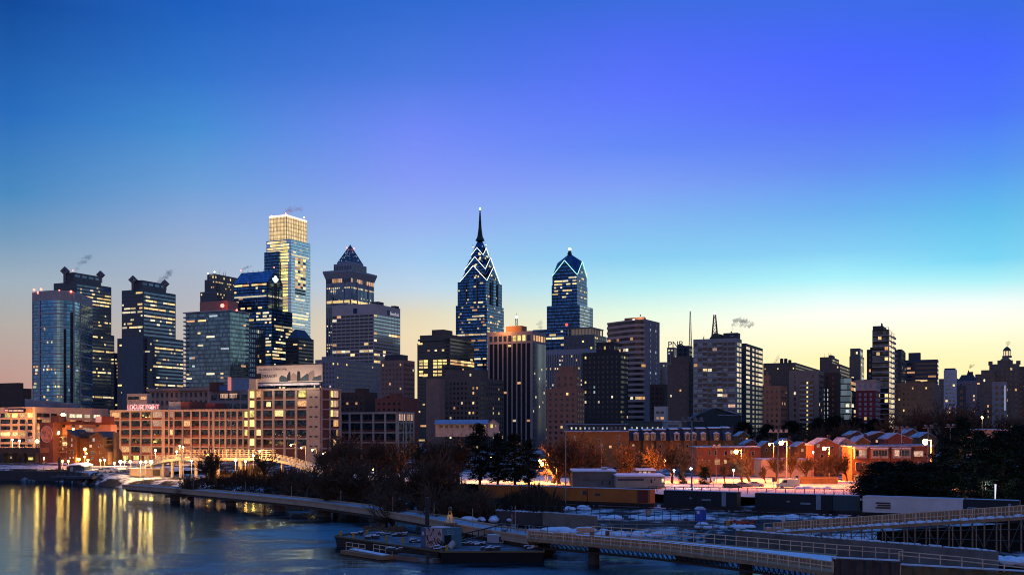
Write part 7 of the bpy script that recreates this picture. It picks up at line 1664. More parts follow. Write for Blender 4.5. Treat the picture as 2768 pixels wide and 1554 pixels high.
def low_wall():
    a, b = GP(1470, 1412, 2.7), GP(1612, 1424, 2.7); R = thing('concrete_wall', 'short tan retaining wall below the orange containers', 'wall', a); mb = MB(); mb.bar(a-UP*.5, b-UP*.5, .6, 2.3); mb.build('wall', mat('tan_retaining', (.22, .17, .13), .9, 0, .2, .3, .4), R); MB().bar(a+UP*1.803, b+UP*1.803, .7, .14).build('coping', SROOF, R)
    a, b = GP(1345, 1404, 2.6), GP(1468, 1411, 2.6); R = thing('concrete_wall', 'dark retaining wall left of the tan one', 'wall', a); mb = MB(); mb.bar(a-UP*.5, b-UP*.5, .6, 2.2); mb.build('wall', mat('dark_retaining', (.075, .06, .05), .9, 0, .2, .4, .4), R)  # wall continued in a darker tone than the tan length
    s = MB()
    for k in range(12): s.ball(a+(b-a)*k/12+UP*1.7, random.uniform(.2, .5), nu=6, nv=4, sq=.5)
    s.build('coping_snow', SROOF, R)
    a, b = PT(2165, 1438, 152), PT(2262, 1444, 148); 
low_wall()
def tarp(label, a, b, z1, z0, m_, seed):
    random.seed(seed); R = thing('tarpaulin_fence', label, 'tarpaulin fence', (a.x, a.y, z0), 'tarpaulin fences'); d = b-a; n = 70; mb = MB(); vs = []; sd = Vector((d.y, -d.x, 0)).normalized(); ph = [random.uniform(0, 6) for _ in range(3)]
    rows = 5
    for j in range(rows+1):
        for i in range(n+1):
            f = i/n; o_ = .16*math.sin(f*34+ph[0])+.09*math.sin(f*83+ph[1])+.05*math.sin(f*151+ph[2]); g = j/rows
            vs.append(Vector((a.x, a.y, 0))+d*f+sd*o_*(.25+.75*(1-abs(2*((f*5) % 1)-1)*g*.4))+UP*(z1+(z0-z1)*g-a.z-(d.z*f)+d.z*f+a.z-0.35*(1-g)*abs(math.sin(f*math.pi*5))*.5))
    mb.add(vs, [(j*(n+1)+i, j*(n+1)+i+1, (j+1)*(n+1)+i+1, (j+1)*(n+1)+i) for j in range(rows) for i in range(n)]); mb.build('tarpaulin', m_, R, smooth=True)
    for k in range(6): p = a+d*k/5; MB().box(p.x-.06, p.x+.06, p.y+.3, p.y+.42, z0-1, z1+.1).build('post', TIM, R)
    MB().bar(Vector((a.x, a.y+.05, z1+.02)), Vector((b.x, b.y+.05, z1+.02)), .35, .14).build('top_beam_snow', SNOW, R)
a_, b_, c_ = PT(2252, 1502, 119), PT(2432, 1520, 116), PT(2800, 1562, 110)
tarp('dark brown tarpaulin hung along the near right edge', Vector((a_.x, a_.y, 0)), Vector((b_.x, b_.y, 0)), 4.75, 1.4, mat('brown_tarpaulin', (.085, .055, .045), .75, 0, .3, .3, .8), 3)
tarp('olive tarpaulin hung along the lower right corner', Vector((b_.x+.2, b_.y, 0)), Vector((c_.x, c_.y, 0)), 4.35, .8, mat('olive_tarpaulin', (.15, .095, .04), .7, 0, .3, .35, .8), 5)
random.seed(99)
for i, (px, py, w, lab) in enumerate(((1700, 1398, 9, 'long snow heap left of the cabin, behind the grey railing'), (1840, 1400, 6, 'snow heap at the left of the blue toilet cabin'), (1690, 1442, 6, 'snow heap on the shore side of the unfinished span'), (1960, 1420, 5, 'snow heap right of the blue toilet cabin'), (2150, 1398, 9, 'snow bank under the containers by the ramp foot'), (1560, 1432, 5, 'snow heap by the tan retaining wall'), (2735, 1510, 4, 'rough snow bank at the right edge'), (1330, 1400, 5, 'snow patch between the bare trees'), (1480, 1372, 8, 'strip of snow below the orange containers'), (2090, 1440, 5, 'snow behind the concrete site wall'))):
    b = GP(px, py, 2.85 if px < 2700 else 3.4); R = thing('snow_heap', lab, 'snow heap', b, 'snow heaps on the site'); mb = MB()
    for k in range(int(w*4)): mb.ball((b.x+random.uniform(-w, w), b.y+random.uniform(-2.5, 2.5), 2.7 if px < 2700 else 3.2), random.uniform(.5, 1.3), nu=8, nv=5, sq=.5)
    mb.build('mound', SNOW, R, smooth=True)
# ---- site things
def toilet():
    b = GP(1893, 1410, 2.85); R = thing('toilet_cabin', 'bright blue portable toilet cabin standing in the snow', 'toilet cabin', b); BL = mat('blue_plastic', (.015, .09, .42), .45, 0, .4, .1)
    mb = MB(); w = .85
    mb.box(b.x-w, b.x+w, b.y-w, b.y+w, b.z, b.z+2.25); 
    for k in range(5): mb.box(b.x-w+.1+k*.38, b.x-w+.2+k*.38, b.y-w-.03, b.y-w, b.z+.1, b.z+2.1)
    mb.build('cabin', BL, R)
    rf = MB(); rf.frust([(b.x-w-.06, b.y-w-.06), (b.x+w+.06, b.y-w-.06), (b.x+w+.06, b.y+w+.06), (b.x-w-.06, b.y+w+.06)], b.z+2.25, [(b.x-.5, b.y-w), (b.x+.5, b.y-w), (b.x+.5, b.y+w), (b.x-.5, b.y+w)], b.z+2.62); rf.build('roof', mat('pale_blue_roof', (.35, .42, .52), .5), R)
    MB().box(b.x-w+.1, b.x-w+.55, b.y-w-.05, b.y-w-.031, b.z+1.5, b.z+2.0).build('sign_plate', WHITEM, R); MB().box(b.x+.1, b.x+.75, b.y-w-.05, b.y-w-.031, b.z+.15, b.z+2.05).build('door', mat('blue_door', (.012, .07, .34), .45), R)
    MB().box(b.x-w-.1, b.x+w+.1, b.y-w-.1, b.y+w+.1, b.z-.1, b.z+.05).build('base', DARKC, R)
toilet()
def netting(label, px, py, z, w, h, seed):
    random.seed(seed); b = GP(px, py, z); R = thing('site_netting', label, 'netting', b, 'heaps of orange netting'); mb = MB()
    for k in range(26): mb.ball((b.x+random.gauss(0, w*.4), b.y+random.uniform(-1, 1), b.z+random.uniform(0, h*.5)), random.uniform(.25, .55), nu=6, nv=4, sq=.8)
    mb.build('netting', mat('orange_netting', (.38, .06, .03), .8, 0, .2, .5, 1.5), R)
netting('bundle of orange netting behind the concrete site wall', 1990, 1420, 2.8, 3.0, 1.6, 1); netting('heap of orange netting at the foot of the ramp', 2140, 1436, 3.0, 2.2, 1.6, 2)
SGN = thing('sign_board', 'small white notice on the dark fence under the pale container', 'sign', GP(2118, 1402, 4.0)); b = SGN.location; MB().box(b.x-.3, b.x+.3, b.y, b.y+.04, b.z-.4, b.z+.5).build('sign_plate', WHITEM, SGN); MB().tube((b.x, b.y+.06, 2.7), (b.x, b.y+.06, b.z+.5), .04, n=4).build('post', DKMETAL, SGN)
SGN = thing('sign_board', 'tan picture board by the end of the orange containers', 'sign', GP(1753, 1386, 3.2)); b = SGN.location; MB().box(b.x-.55, b.x+.55, b.y, b.y+.06, b.z-.3, b.z+.75).build('sign_plate', mat('tan_notice', (.42, .27, .2), .7, 0, .2, .6, 3), SGN); MB().tube((b.x, b.y+.08, 2.7), (b.x, b.y+.08, b.z+.7), .05, n=4).build('post', TIM, SGN)
FL = thing('flag', 'small faded flag on a thin pole at the shore end of the gangway', 'flag', GP(1393, 1440, 3.2)); b = FL.location; MB().tube(b, b+UP*4.2, .04, n=5).build('pole', GREYM, FL)
mb = MB(); vs = [b+Vector((.02-.5*(j/4)*.4+.1*math.sin(i*1.3), -.02+.09*math.sin(j*1.7+i), 4.1-1.4*i/5-.1*j)) for i in range(6) for j in range(5)]; mb.add(vs, [(i*5+j, i*5+j+1, i*5+j+6, i*5+j+5) for i in range(5) for j in range(4)]); mb.build('cloth', mat('faded_flag', (.22, .08, .10), .8, 0, .2, .6, 4), FL)
random.seed(303)
for lab, px, py, L_, n in (('stack of pale planks at the shore end of the unfinished span', 1500, 1450, 3.2, 4), ('low stack of planks lying on the deck, left of its middle', 1620, 1462, 2.8, 3), ('heap of timbers behind the land-side railing', 1560, 1440, 2.6, 5), ('bundle of boards near the end of the unfinished span', 2150, 1520, 2.4, 3), ('stack of timbers by the foot of the ramp', 2075, 1437, 3.0, 4)):
    b = GP(px, py, 3.3); R = thing('timber_stack', lab, 'timber stack', b, 'timber stacks on the site'); mb = MB(); a = random.uniform(-.5, .5)
    for k in range(n):
        for j in range(4): mb.pbox(b+Vector((random.uniform(-.2, .2), .26*j, .15*k)), Vector((L_*math.cos(a), L_*math.sin(a), 0)), Vector((0, .2, 0)), UP*.12)
    mb.build('boards', TIM, R); MB().pbox(b+UP*(.15*n), Vector((L_*.7*math.cos(a), L_*.7*math.sin(a), 0)), Vector((0, .8, 0)), UP*.1).build('snow_cap', SNOW, R)
TK = thing('storage_tank', 'small pinkish tank lying at the shore end of the near railing', 'tank', GP(1444, 1446, 3.3)); b = TK.location; MB().tube(b+Vector((-.8, .2, .5)), b+Vector((.8, 0, .5)), .5, n=14, cap=True).build('tank', mat('pinkish_tank', (.45, .34, .36), .5), TK); MB().box(b.x-.6, b.x+.6, b.y-.2, b.y+.3, b.z, b.z+.12).build('cradle', DARKC, TK)
for i, (px, py, lab) in enumerate(((1600, 1454, 'first rusty drum beside the heap of timbers'), (1642, 1450, 'second rusty drum, right of the heap of timbers'), (1968, 1420, 'yellow drum by the orange netting'))):
    b = GP(px, py, 3.0); R = thing('steel_drum', lab, 'drum', b, 'drums on the site'); MB().tube(b, b+UP*.9, .32, n=12, cap=True).build('drum', mat('yellow_bollard', (.42, .25, .06), .7) if i == 2 else mat('rusty_drum', (.20, .09, .05), .8), R); MB().tube(b+UP*.45, b+UP*.5, .34, n=12).build('hoop', DKMETAL, R)
# ================================================================ the barges
RUST = mat('rusty_hull', (.05, .032, .024), .8, .1, .3, .4, .6); YEL = mat('yellow_bollard', (.42, .25, .06), .7)
def barge(name, label, quad, z, m_=RUST):
    R = thing(name, label, 'barge', quad[0]); c = sum(quad, Vector())/4; lo = [(p-c)*.96+c for p in quad]; mb = MB(); mb.frust([(p.x, p.y) for p in lo], -.4, [(p.x, p.y) for p in quad], z); mb.build('hull', m_, R)
    mb = MB()
    for i in range(4): mb.bar(quad[i].xy.to_3d()+UP*(z+.003), quad[(i+1) % 4].xy.to_3d()+UP*(z+.003), .25, .22)
    mb.build('rubbing_strake', mat('ochre_strake', (.16, .10, .04), .8), R)
    mb = MB(); q = [(p-c)*.94+c for p in quad]; mb.add([Vector((p.x, p.y, z+.02)) for p in q], [(0, 1, 2, 3)]); mb.build('deck', mat('snowy_barge_deck', (.09, .10, .12), .85, 0, .2, 1.0, .55), R)
    return R
q1 = [GP(905, 1450, 1.5), GP(1186, 1491, 1.5), GP(1262, 1466, 1.5), GP(1010, 1432, 1.5)]
q2 = [GP(1190, 1493, 1.5), GP(1470, 1492, 1.5), GP(1466, 1448, 1.5), GP(1262, 1447, 1.5)]
barge('work_barge', 'long rusty work barge with yellow bollards, pointing left towards the ice', q1, 1.5); barge('work_barge', 'black flat barge with an ochre edge, moored across the end of the bollard barge', q2, 1.5, mat('black_hull', (.012, .013, .015), .7))
for i, (px, py, lab) in enumerate(((921, 1450, 'outermost yellow bollard at the left tip of the barge'), (955, 1455, 'thin yellow bollard, second from the left tip'), (992, 1447, 'yellow bollard by the round pier'), (1045, 1463, 'yellow bollard amid the left barge'), (1089, 1468, 'yellow bollard with pipes, nearest the container'), (1208, 1490, 'yellow bollard before the container door'))):
    b = GP(px, py, 1.52); R = thing('bollard', lab, 'bollard', b, 'yellow bollards on the barge'); MB().tube(b, b+UP*.85, .22, n=10, cap=True).build('drum', YEL, R); MB().tube(b+UP*.85, b+UP*.95, .28, n=10, cap=True).build('cap', YEL, R)
def container_hut():
    b = GP(1197, 1482, 1.55); R = thing('site_container', 'graffiti-covered steel container with a teal front, standing on the barge', 'container', b); u = Vector((-.80, .60, 0)); v = Vector((.72, .69, 0)); w, d, h = 4.2, 3.4, 3.0
    u2 = Vector((math.cos(math.radians(158)), math.sin(math.radians(158)), 0)); v2 = Vector((math.cos(math.radians(30)), math.sin(math.radians(30)), 0)); w = 3.6; d = 3.1
    mb = MB(); mb.pbox(b, u2*w, v2*d, UP*h); mb.build('box', mat('teal_container_wall', (.06, .16, .20), .7, 0, .3, .3, .8), R)
    n1 = Vector((u2.y, -u2.x, 0)); n1 = n1 if n1.y < 0 else -n1; n2 = Vector((v2.y, -v2.x, 0)); n2 = n2 if n2.y < 0 else -n2
    mb = MB(); mb.pbox(b+u2*.08+n1*.0+UP*.05, u2*(w-.9), n1*.05, UP*(h-.1)); mb.build('side_panel', mat('faded_pink_panel', (.42, .28, .26), .8, 0, .2, .35, .9), R)
    random.seed(7); g_ = MB()
    for k in range(22):
        p = b+u2*random.uniform(.2, w-1.1)+n1*.08+UP*random.uniform(.3, 2.6)
        for j in range(4):
            q = p+u2*random.uniform(-.28, .28)+UP*random.uniform(-.45, .45); g_.tube(p, q, .045, n=4); p = q
    g_.build('graffiti', mat('black_spray_paint', (.015, .013, .013), .7), R)
    g_ = MB()
    for r in range(3):
        for k in range(6):
            p = b+v2*(.75+.19*k)+n2*.03+UP*(2.62-.28*r)
            for j in range(2): g_.tube(p+v2*random.uniform(-.06, .06)+UP*random.uniform(-.08, .08), p+v2*random.uniform(-.06, .06)+UP*random.uniform(-.08, .08), .028, n=4)
    g_.build('graffiti', mat('white_spray_paint', (.5, .52, .55), .7), R)
    MB().pbox(b+v2*.25+n2*.0+UP*.03, v2*1.1, n2*.04, UP*1.9).build('door', mat('black_doorway', (.006, .007, .008), .8), R)
    c_ = b+u2*(w-.75)+n1*.02; MB().pbox(c_+UP*.05, u2*.72, n1*.06, UP*(h-.15)).build('end_panel', mat('blue_grey_end', (.07, .11, .18), .6), R); MB().pbox(c_+u2*.15+n1*.07+UP*1.9, u2*.34, n1*.02, UP*.5).build('notice', mat('pink_notice', (.6, .4, .4), .7), R)
    mb = MB(); mb.pbox(b+u2*.2+v2*.2+UP*(h+.003), u2*1.9, v2*1.2, UP*.16); mb.build('roof_snow', SNOW, R)
    return R
container_hut()
SP = thing('spud_pile', 'tall dark steel spud pile rising behind the graffiti container', 'pile', GP(1155, 1450, 1.5)); b = SP.location; MB().tube(b-UP*2, b+UP*6.4, .36, n=10, cap=True).build('shaft', DKMETAL, SP); MB().tube(b+UP*1, b+UP*1.5, .55, n=10, cap=True).build('collar', RUST, SP)
AF = thing('winch_frame', 'golden-lit steel A-frame winch behind the graffiti container', 'winch', GP(1214, 1452, 1.5)); b = AF.location; GLD = mat('ochre_machine_paint', (.40, .26, .09), .6)
mb = MB()
for dx in (-1.1, 1.5): mb.bar(b+Vector((dx, 0, 0)), b+Vector((.1, 0, 4.6)), .22, .22); mb.bar(b+Vector((dx, 1.2, 0)), b+Vector((.1, 1.2, 4.6)), .22, .22)
mb.build('frame', GLD, AF); MB().tube(b+Vector((.1, -.2, 4.6)), b+Vector((.1, 1.4, 4.6)), .3, n=10, cap=True).build('sheave', DKMETAL, AF); MB().box(b.x-.8, b.x+1.2, b.y, b.y+1.2, b.z, b.z+2.3).build('machine_box', DARKC, AF); mb = MB(); mb.tube(b+Vector((-.3, .5, 2.3)), b+Vector((-.1, .5, 3.7)), .22, n=6); mb.tube(b+Vector((.4, .5, 2.3)), b+Vector((.2, .5, 3.7)), .22, n=6); mb.build('hydraulic_ram', mat('pale_machine_part', (.55, .42, .25), .5), AF)
l = bpy.data.lights.new('deck_lamp', 'POINT'); l.energy = 22; l.color = (1, .7, .35); l.shadow_soft_size = .15; lo = bpy.data.objects.new('deck_lamp', l); COL.objects.link(lo); lo.location = b+Vector((.1, -.9, 3.4))
AC = thing('generator', 'boxy white generator with a dark grille, on the black flat barge', 'generator', GP(1345, 1470, 1.52)); b = AC.location; mb = MB(); mb.pbox(b+Vector((-1.6, .6, .2)), Vector((1.6, -.7, 0)), Vector((.5, .9, 0)), UP*1.15); mb.build('casing', mat('grey_white_casing', (.34, .34, .36), .6), AC); MB().pbox(b+Vector((-.0, -.1, .2)), Vector((.9, .25, 0)), Vector((-.02, .9, 0)), UP*1.15).build('end_panel', mat('pale_blue_casing', (.38, .46, .52), .6), AC); MB().pbox(b+Vector((.2, -.1, .35)), Vector((.5, .14, 0)), Vector((0, .08, 0)), UP*.8).build('grille', DARKC, AC); MB().box(b.x-1.6, b.x+.9, b.y, b.y+.9, b.z, b.z+.2).build('skid', DARKC, AC); MB().pbox(b+Vector((-1.6, .6, 1.36)), Vector((2.4, -.5, 0)), Vector((.4, .9, 0)), UP*.08).build('lid_snow', SNOW, AC)
DR = thing('steel_drum', 'tilted white drum beside the container door', 'drum', GP(1222, 1482, 1.52)); b = DR.location; MB().tube(b+Vector((-.4, 0, .15)), b+Vector((.35, .1, 1.0)), .48, n=14, cap=True).build('drum', mat('off_white_drum', (.45, .44, .48), .6), DR); MB().tube(b+Vector((.33, .1, .98)), b+Vector((.40, .1, 1.06)), .5, n=14, cap=True).build('rim', GREYM, DR)
random.seed(44)
for i, (px, py, lab) in enumerate(((1157, 1478, 'snowy heap of debris at the foot of the graffiti panel'), (1252, 1474, 'snow-covered slab leaning right of the white drum'), (1290, 1474, 'flat snow-covered scrap left of the generator'), (1072, 1449, 'snowy pipes lying amid the left barge'), (1062, 1490, 'snow-capped junk on the timber raft'), (1318, 1487, 'rough lumps of ice near the ochre barge edge'), (1180, 1486, 'dark clutter with a little snow at the container corner'), (1000, 1456, 'scrap pile by the yellow bollard near the round pier'), (1030, 1446, 'snowy scrap behind the middle of the left barge'), (1120, 1466, 'scrap pile left of the graffiti container'), (960, 1446, 'scrap near the left tip of the barge'), (1390, 1466, 'scrap pile right of the generator'), (1420, 1484, 'flat scrap at the right end of the black barge'))):
    b = GP(px, py, 1.52); R = thing('debris_heap', lab, 'debris', b, 'debris on the barges'); mb = MB(); s = MB()
    for k in range(7):
        p = b+Vector((random.uniform(-1.0, 1.0), random.uniform(-.4, .4), 0)); dx, dy, dz = random.uniform(.3, 1.1), random.uniform(.2, .5), random.uniform(.15, .55); a = random.uniform(-.5, .5)
        mb.pbox(p, Vector((dx*math.cos(a), dx*math.sin(a), .1)), Vector((-dy*math.sin(a), dy*math.cos(a), 0)), UP*dz); s.pbox(p+UP*(dz+.005), Vector((dx*math.cos(a), dx*math.sin(a), .1)), Vector((-dy*math.sin(a), dy*math.cos(a), 0)), UP*.1)
    mb.build('scrap', mat('dark_scrap', (.06, .05, .05), .8, .2, .3, .6, 2), R); s.build('snow_cap', SNOW, R)
# raft with rails and a flat boat
RF = thing('timber_raft', 'narrow timber raft with open railings, alongside the bollard barge', 'raft', GP(990, 1500, .3)); a, b = GP(938, 1489, .35), GP(1052, 1506, .35); mb = MB(); mb.bar(a-UP*.3, b-UP*.3, 2.4, .55); mb.build('deck', mat('orange_brown_timber', (.26, .13, .06), .8), RF)
MB().bar(a+UP*.28+Vector((.8, .4, 0)), b+UP*.28+Vector((-.6, .4, 0)), 1.2, .1).build('deck_snow', SNOW, RF)
for f0, f1 in ((0, .46), (.62, 1.05)):
    for k in range(4): p = a+(b-a)*(f0+(f1-f0)*k/3)+Vector((0, -.9 if f0 == 0 else .9, .25)); MB().tube(p, p+UP*1.3, .05, n=5).build('railing_post', TIM, RF)
    for h in (.9, 1.5): MB().tube(a+(b-a)*f0+Vector((0, -.9 if f0 == 0 else .9, h)), a+(b-a)*f1+Vector((0, -.9 if f0 == 0 else .9, h)), .05, n=5).build('rail', TIM, RF)
BT = thing('flat_boat', 'flat-bottomed work boat with an outboard motor, moored before the black barge', 'boat', GP(1110, 1512, .2)); a, b = GP(1074, 1505, .2), GP(1182, 1516, .2); mb = MB(); mb.bar(a-UP*.3, b-UP*.3, 2.0, .75); mb.build('hull', mat('tan_boat', (.20, .12, .09), .7), BT)
mb = MB(); mb.bar(a*.95+b*.05+UP*.46, b*.9+a*.1+UP*.46, 1.5, .12); mb.build('cockpit', DARKC, BT); mb = MB(); mb.bar(a*.35+b*.65+UP*.0, b+UP*.0, 2.06, .40); mb.build('stern_panel', mat('grey_boat', (.17, .18, .20), .6), BT)
p = a*.2+b*.8; MB().box(p.x-.3, p.x+.3, p.y-1.4, p.y-.9, -.3, 1.3).build('outboard_motor', DKMETAL, BT)
GW = thing('gangway', 'thin steel gangway sloping up from the barge to the bank', 'gangway', GP(1245, 1470, 1.6)); a, b = GP(1246, 1462, 1.7), GP(1372, 1432, 3.4); mb = MB(); mb.bar(a, b, 1.0, .15); mb.build('deck', DKMETAL, GW)
for sd in (-.5, .5):
    mb = MB(); mb.tube(a+Vector((0, sd, 1.05)), b+Vector((0, sd, 1.05)), .05, n=5)
    for k in range(9): p = a+(b-a)*k/8+Vector((0, sd, 0)); mb.tube(p, p+UP*1.05, .04, n=4)
    mb.build('railing', DKMETAL, GW)
CD = thing('cofferdam', 'low round rusty cofferdam of sheet piles around the boardwalk pier', 'cofferdam', GP(1040, 1436, .8)); b = CD.location; mb = MB()
for k in range(18): a = 2*math.pi*k/18; mb.box(b.x+3.4*math.cos(a)-.35, b.x+3.4*math.cos(a)+.35, b.y+2.4*math.sin(a)-.25, b.y+2.4*math.sin(a)+.25, -.5, 1.6+.25*(k % 2))
mb.build('sheet_piles', mat('rust_sheet_pile', (.14, .075, .04), .9), CD)
# ================================================================ trees
BARK = mat('winter_bark', (.075, .052, .036), .95, 0, .1, .3, 1); TWIG = mat('twigs', (.085, .058, .038), .95, 0, .1, .25, 1)
def bare_proto(seed, H, spread, lean=0.0, up=.35):
    rng = random.Random(seed); tk = MB(); cr = MB(); MAX = 4
    def grow(p, d, L_, r, lev):
        n = 3 if lev < 3 else 2; q = p; dd = d
        for k in range(n):
            dd = (dd+Vector((rng.gauss(0, .17), rng.gauss(0, .17), up*.3+rng.gauss(0, .1)))).normalized(); e = q+dd*L_/n
            (tk if lev <= 1 else cr).tube(q, e, max(r*(1-.28*k/n), .020), max(r*(1-.28*(k+1)/n), .016), 6 if lev == 0 else 4 if lev < 3 else 3)
            if lev < MAX and (k > 0 or lev > 0):
                for _ in range(2 if lev < 3 else rng.choice([1, 2, 3])):
                    a = rng.uniform(0, 6.283); s = d.cross(UP) if abs(d.z) < .95 else Vector((1, 0, 0)); s.normalize(); t_ = d.cross(s)
                    nd = (dd*rng.uniform(.55, .95)+(s*math.cos(a)+t_*math.sin(a))*spread*rng.uniform(.55, 1.0)).normalized()
                    grow(e, nd, L_*rng.uniform(.55, .8), max(r*.50, .018), lev+1)
            q = e
        if lev < MAX: grow(q, dd, L_*.75, r*.6, lev+1)
    grow(Vector((0, 0, -.3)), Vector((lean, 0, 1)).normalized(), H*.27, H*.030, 0)
    return tk, cr
PROTO = []
def make_proto(i, seed, H, spread, lean=0, up=.35):
    tk, cr = bare_proto(seed, H, spread, lean, up); zs = max(v.z for v in cr.v); k = H/zs
    for m_ in (tk, cr): m_.v = [v*k for v in m_.v]
    R = thing('bare_tree', 'x', 'tree', (0, 0, 0)); tk.build('trunk', BARK, R); cr.build('crown', TWIG, R); PROTO.append([R, H, False])
for i, a in enumerate(((3, 10, .8, .05), (8, 10, .95, 0, .25), (15, 10, .65, -.06, .5), (27, 10, .85, .12), (31, 10, .75, 0, .3))): make_proto(i, *a)
def leafy_proto(seed, kind):
    rng = random.Random(seed); tk = MB(); cr = MB(); H = 10.0
    tk.tube((0, 0, -.3), (0, 0, H*.5), .24, .16, 8); tk.tube((0, 0, H*.5), (0, 0, H*.95), .16, .04, 6)
    def clump(c, s, n):
        for _ in range(n):
            p = c+Vector((rng.gauss(0, s), rng.gauss(0, s), rng.gauss(0, s*.55))); a = Vector((rng.gauss(0, 1), rng.gauss(0, 1), rng.gauss(0, .6))).normalized(); b_ = a.cross(Vector((rng.gauss(0, 1), rng.gauss(0, 1), rng.gauss(0, 1)))).normalized(); l = rng.uniform(.10, .26)
            cr.add([p-a*l, p+b_*l*.4, p+a*l, p-b_*l*.4], [(0, 1, 2, 3)])
    if kind == 'pine':
        for k in range(60):
            z = H*(.22+.76*(k/60)); r = (.30+.85*math.sin(math.pi*min(1, .18+.80*k/60)))*2.5*rng.uniform(.30, 1.2)*(1.0 if k < 52 else .6); a = rng.uniform(0, 6.283); e = Vector((math.cos(a)*r, math.sin(a)*r, z-.12*r+rng.uniform(-.2, .3))); tk.tube((0, 0, z), e, .05, .02, 4)
            for f in (.35, .65, .95): clump(Vector((0, 0, z))*(1-f)+e*f, .30, 26)
    else:
        for k in range(150):
            a = rng.uniform(0, 6.283); z = rng.uniform(0, 1); r = 3.4*(1-z**2.6)**.6*rng.uniform(.3, 1.05); clump(Vector((math.cos(a)*r, math.sin(a)*r, H*(.0+.9*z))), .5, 85)
    R = thing('evergreen_tree', 'x', 'tree', (0, 0, 0)); tk.build('trunk', BARK, R); cr.build('crown', mat('dark_needles', (.013, .018, .012), .9, 0, .1, .4, .6), R); PROTO.append([R, H, False])
leafy_proto(5, 'pine'); leafy_proto(9, 'pine'); leafy_proto(12, 'bush'); leafy_proto(17, 'bush')
def tree(i, px, ytop, Y, label, group, wide=1.0, rz=None, z0=None):
    P, H, used = PROTO[i]; b = XY(px, Y); z = gh(b.x, b.y) if z0 is None else z0; h = ZP(ytop, Y)-z; sc = h/H; rz = random.uniform(0, 6.28) if rz is None else rz
    if not used:
        PROTO[i][2] = True; P.location = (b.x, b.y, z); P.rotation_euler = (0, 0, rz); P['label'] = label; P['group'] = group; o = P
    else: o = copy_thing(P, (b.x, b.y, z), rz, 1, label, group)
    o.scale = (sc*wide, sc*wide, sc); return o
random.seed(101)
BT_ = 'bare trees along the river bank'
for a in [(0, 585, 1204, 318, 'wide dark bare tree before the left half of the footbridge', 1.1), (3, 718, 1212, 312, 'leaning bare tree in front of the footbridge middle', .8), (4, 872, 1192, 302, 'bare tree before the corner of the billboard building', 1.0), (0, 930, 1180, 296, 'bare tree left of the biggest bare crown', .95), (1, 1000, 1150, 286, 'biggest bare tree, its round crown below the frame factory', 1.05), (4, 1030, 1172, 290, 'bare tree just right of the biggest crown', .9), (0, 1066, 1188, 288, 'shorter bare tree with forked trunk left of the long pavilion', .9), (1, 1103, 1174, 282, 'greenish bare tree below the left end of the pavilion', 1.0), (3, 1150, 1172, 278, 'bare tree under the middle of the pavilion', 1.0), (0, 1195, 1176, 276, 'dense bare tree under the right half of the pavilion', 1.0), (4, 1238, 1170, 274, 'bare tree immediately left of the tall pine', .95),
          (1, 1490, 1163, 282, 'tawny bare tree right of the pines', .95), (2, 1512, 1172, 280, 'slim tawny bare tree left of the plain pale pole', .9), (4, 1545, 1168, 278, 'brown bare tree behind the plain pale pole', 1.0), (0, 1590, 1182, 285, 'brown bare tree before the ochre brick house', .95), (1, 1660, 1200, 300, 'bare tree against the right end of the ochre house', .9), (2, 1700, 1195, 305, 'bare tree before the first mansard house', .8), (2, 1816, 1188, 285, 'dark slim bare tree left of the tallest floodlight pole', .75), (3, 1845, 1200, 282, 'pale-trunked bare tree beside the tallest floodlight pole', .8), (4, 1765, 1200, 298, 'bare tree below the third mansard house', .9)]: tree(*a[:5], BT_, a[5]*1.22)
FT = 'scrubby trees on the bank slope'
for k, (px, yt, lab) in enumerate(((530, 1268, 'leftmost scrubby tree on the bank slope'), (840, 1240, 'slope tree below the footbridge ramp end'), (905, 1232, 'slope tree left in front of the biggest bare crown'), (960, 1222, 'slope tree right in front of the biggest bare crown'), (1130, 1208, 'slope tree left of the dense dark trunks'), (1170, 1212, 'slope tree at the dense dark trunks'), (1180, 1290, 'low slope tree above the left end of the barge'), (1255, 1296, 'low slope tree behind the winch frame'), (1310, 1310, 'low slope tree left of the dark retaining wall'), (1075, 1300, 'low slope tree above the round cofferdam'))):
    Y = 252-.035*(px-530)+(-26 if yt > 1280 else 0)+(30 if px < 860 else 0); tree(k % 5, px, yt, Y, lab, FT, 1.3)
OT = 'lamp-lit bare trees at the snow field'
for a in [(1, 2031, 1206, 276, 'brightly lit spreading bare tree by the parked cars', 1.0), (4, 1960, 1245, 282, 'small thin tree left of the parked cars', .7), (0, 2070, 1252, 285, 'shrubby bare tree against the blank orange wall', .9), (2, 2137, 1212, 300, 'bare tree casting shadows on the blank orange wall', .8), (1, 2232, 1205, 292, 'bright orange twiggy tree under the gable-house lamp', 1.0), (0, 2290, 1222, 296, 'small lit tree left of the bay-window houses', .8), (4, 2335, 1245, 288, 'thin tree before the leftmost bay window', .8), (1, 1925, 1232, 290, 'lit bare tree before the left half of the three-storey brick house', 1.0), (3, 2005, 1216, 284, 'lit bare tree left behind the bright spreading one', 1.1), (0, 2095, 1218, 294, 'lit bare tree left of the four-headed floodlight pole', 1.1), (4, 2175, 1222, 296, 'lit bare tree at the right end of the blank orange wall', 1.1), (3, 2262, 1218, 294, 'lit bare tree between the two orange gable houses', 1.1), (1, 2375, 1232, 280, 'bare tree before the second bay window', 1.1), (0, 2445, 1236, 276, 'bare tree before the third bay window', 1.1)]: tree(*a[:5], OT, a[5])
HT = 'brown bare trees on the far right slope'
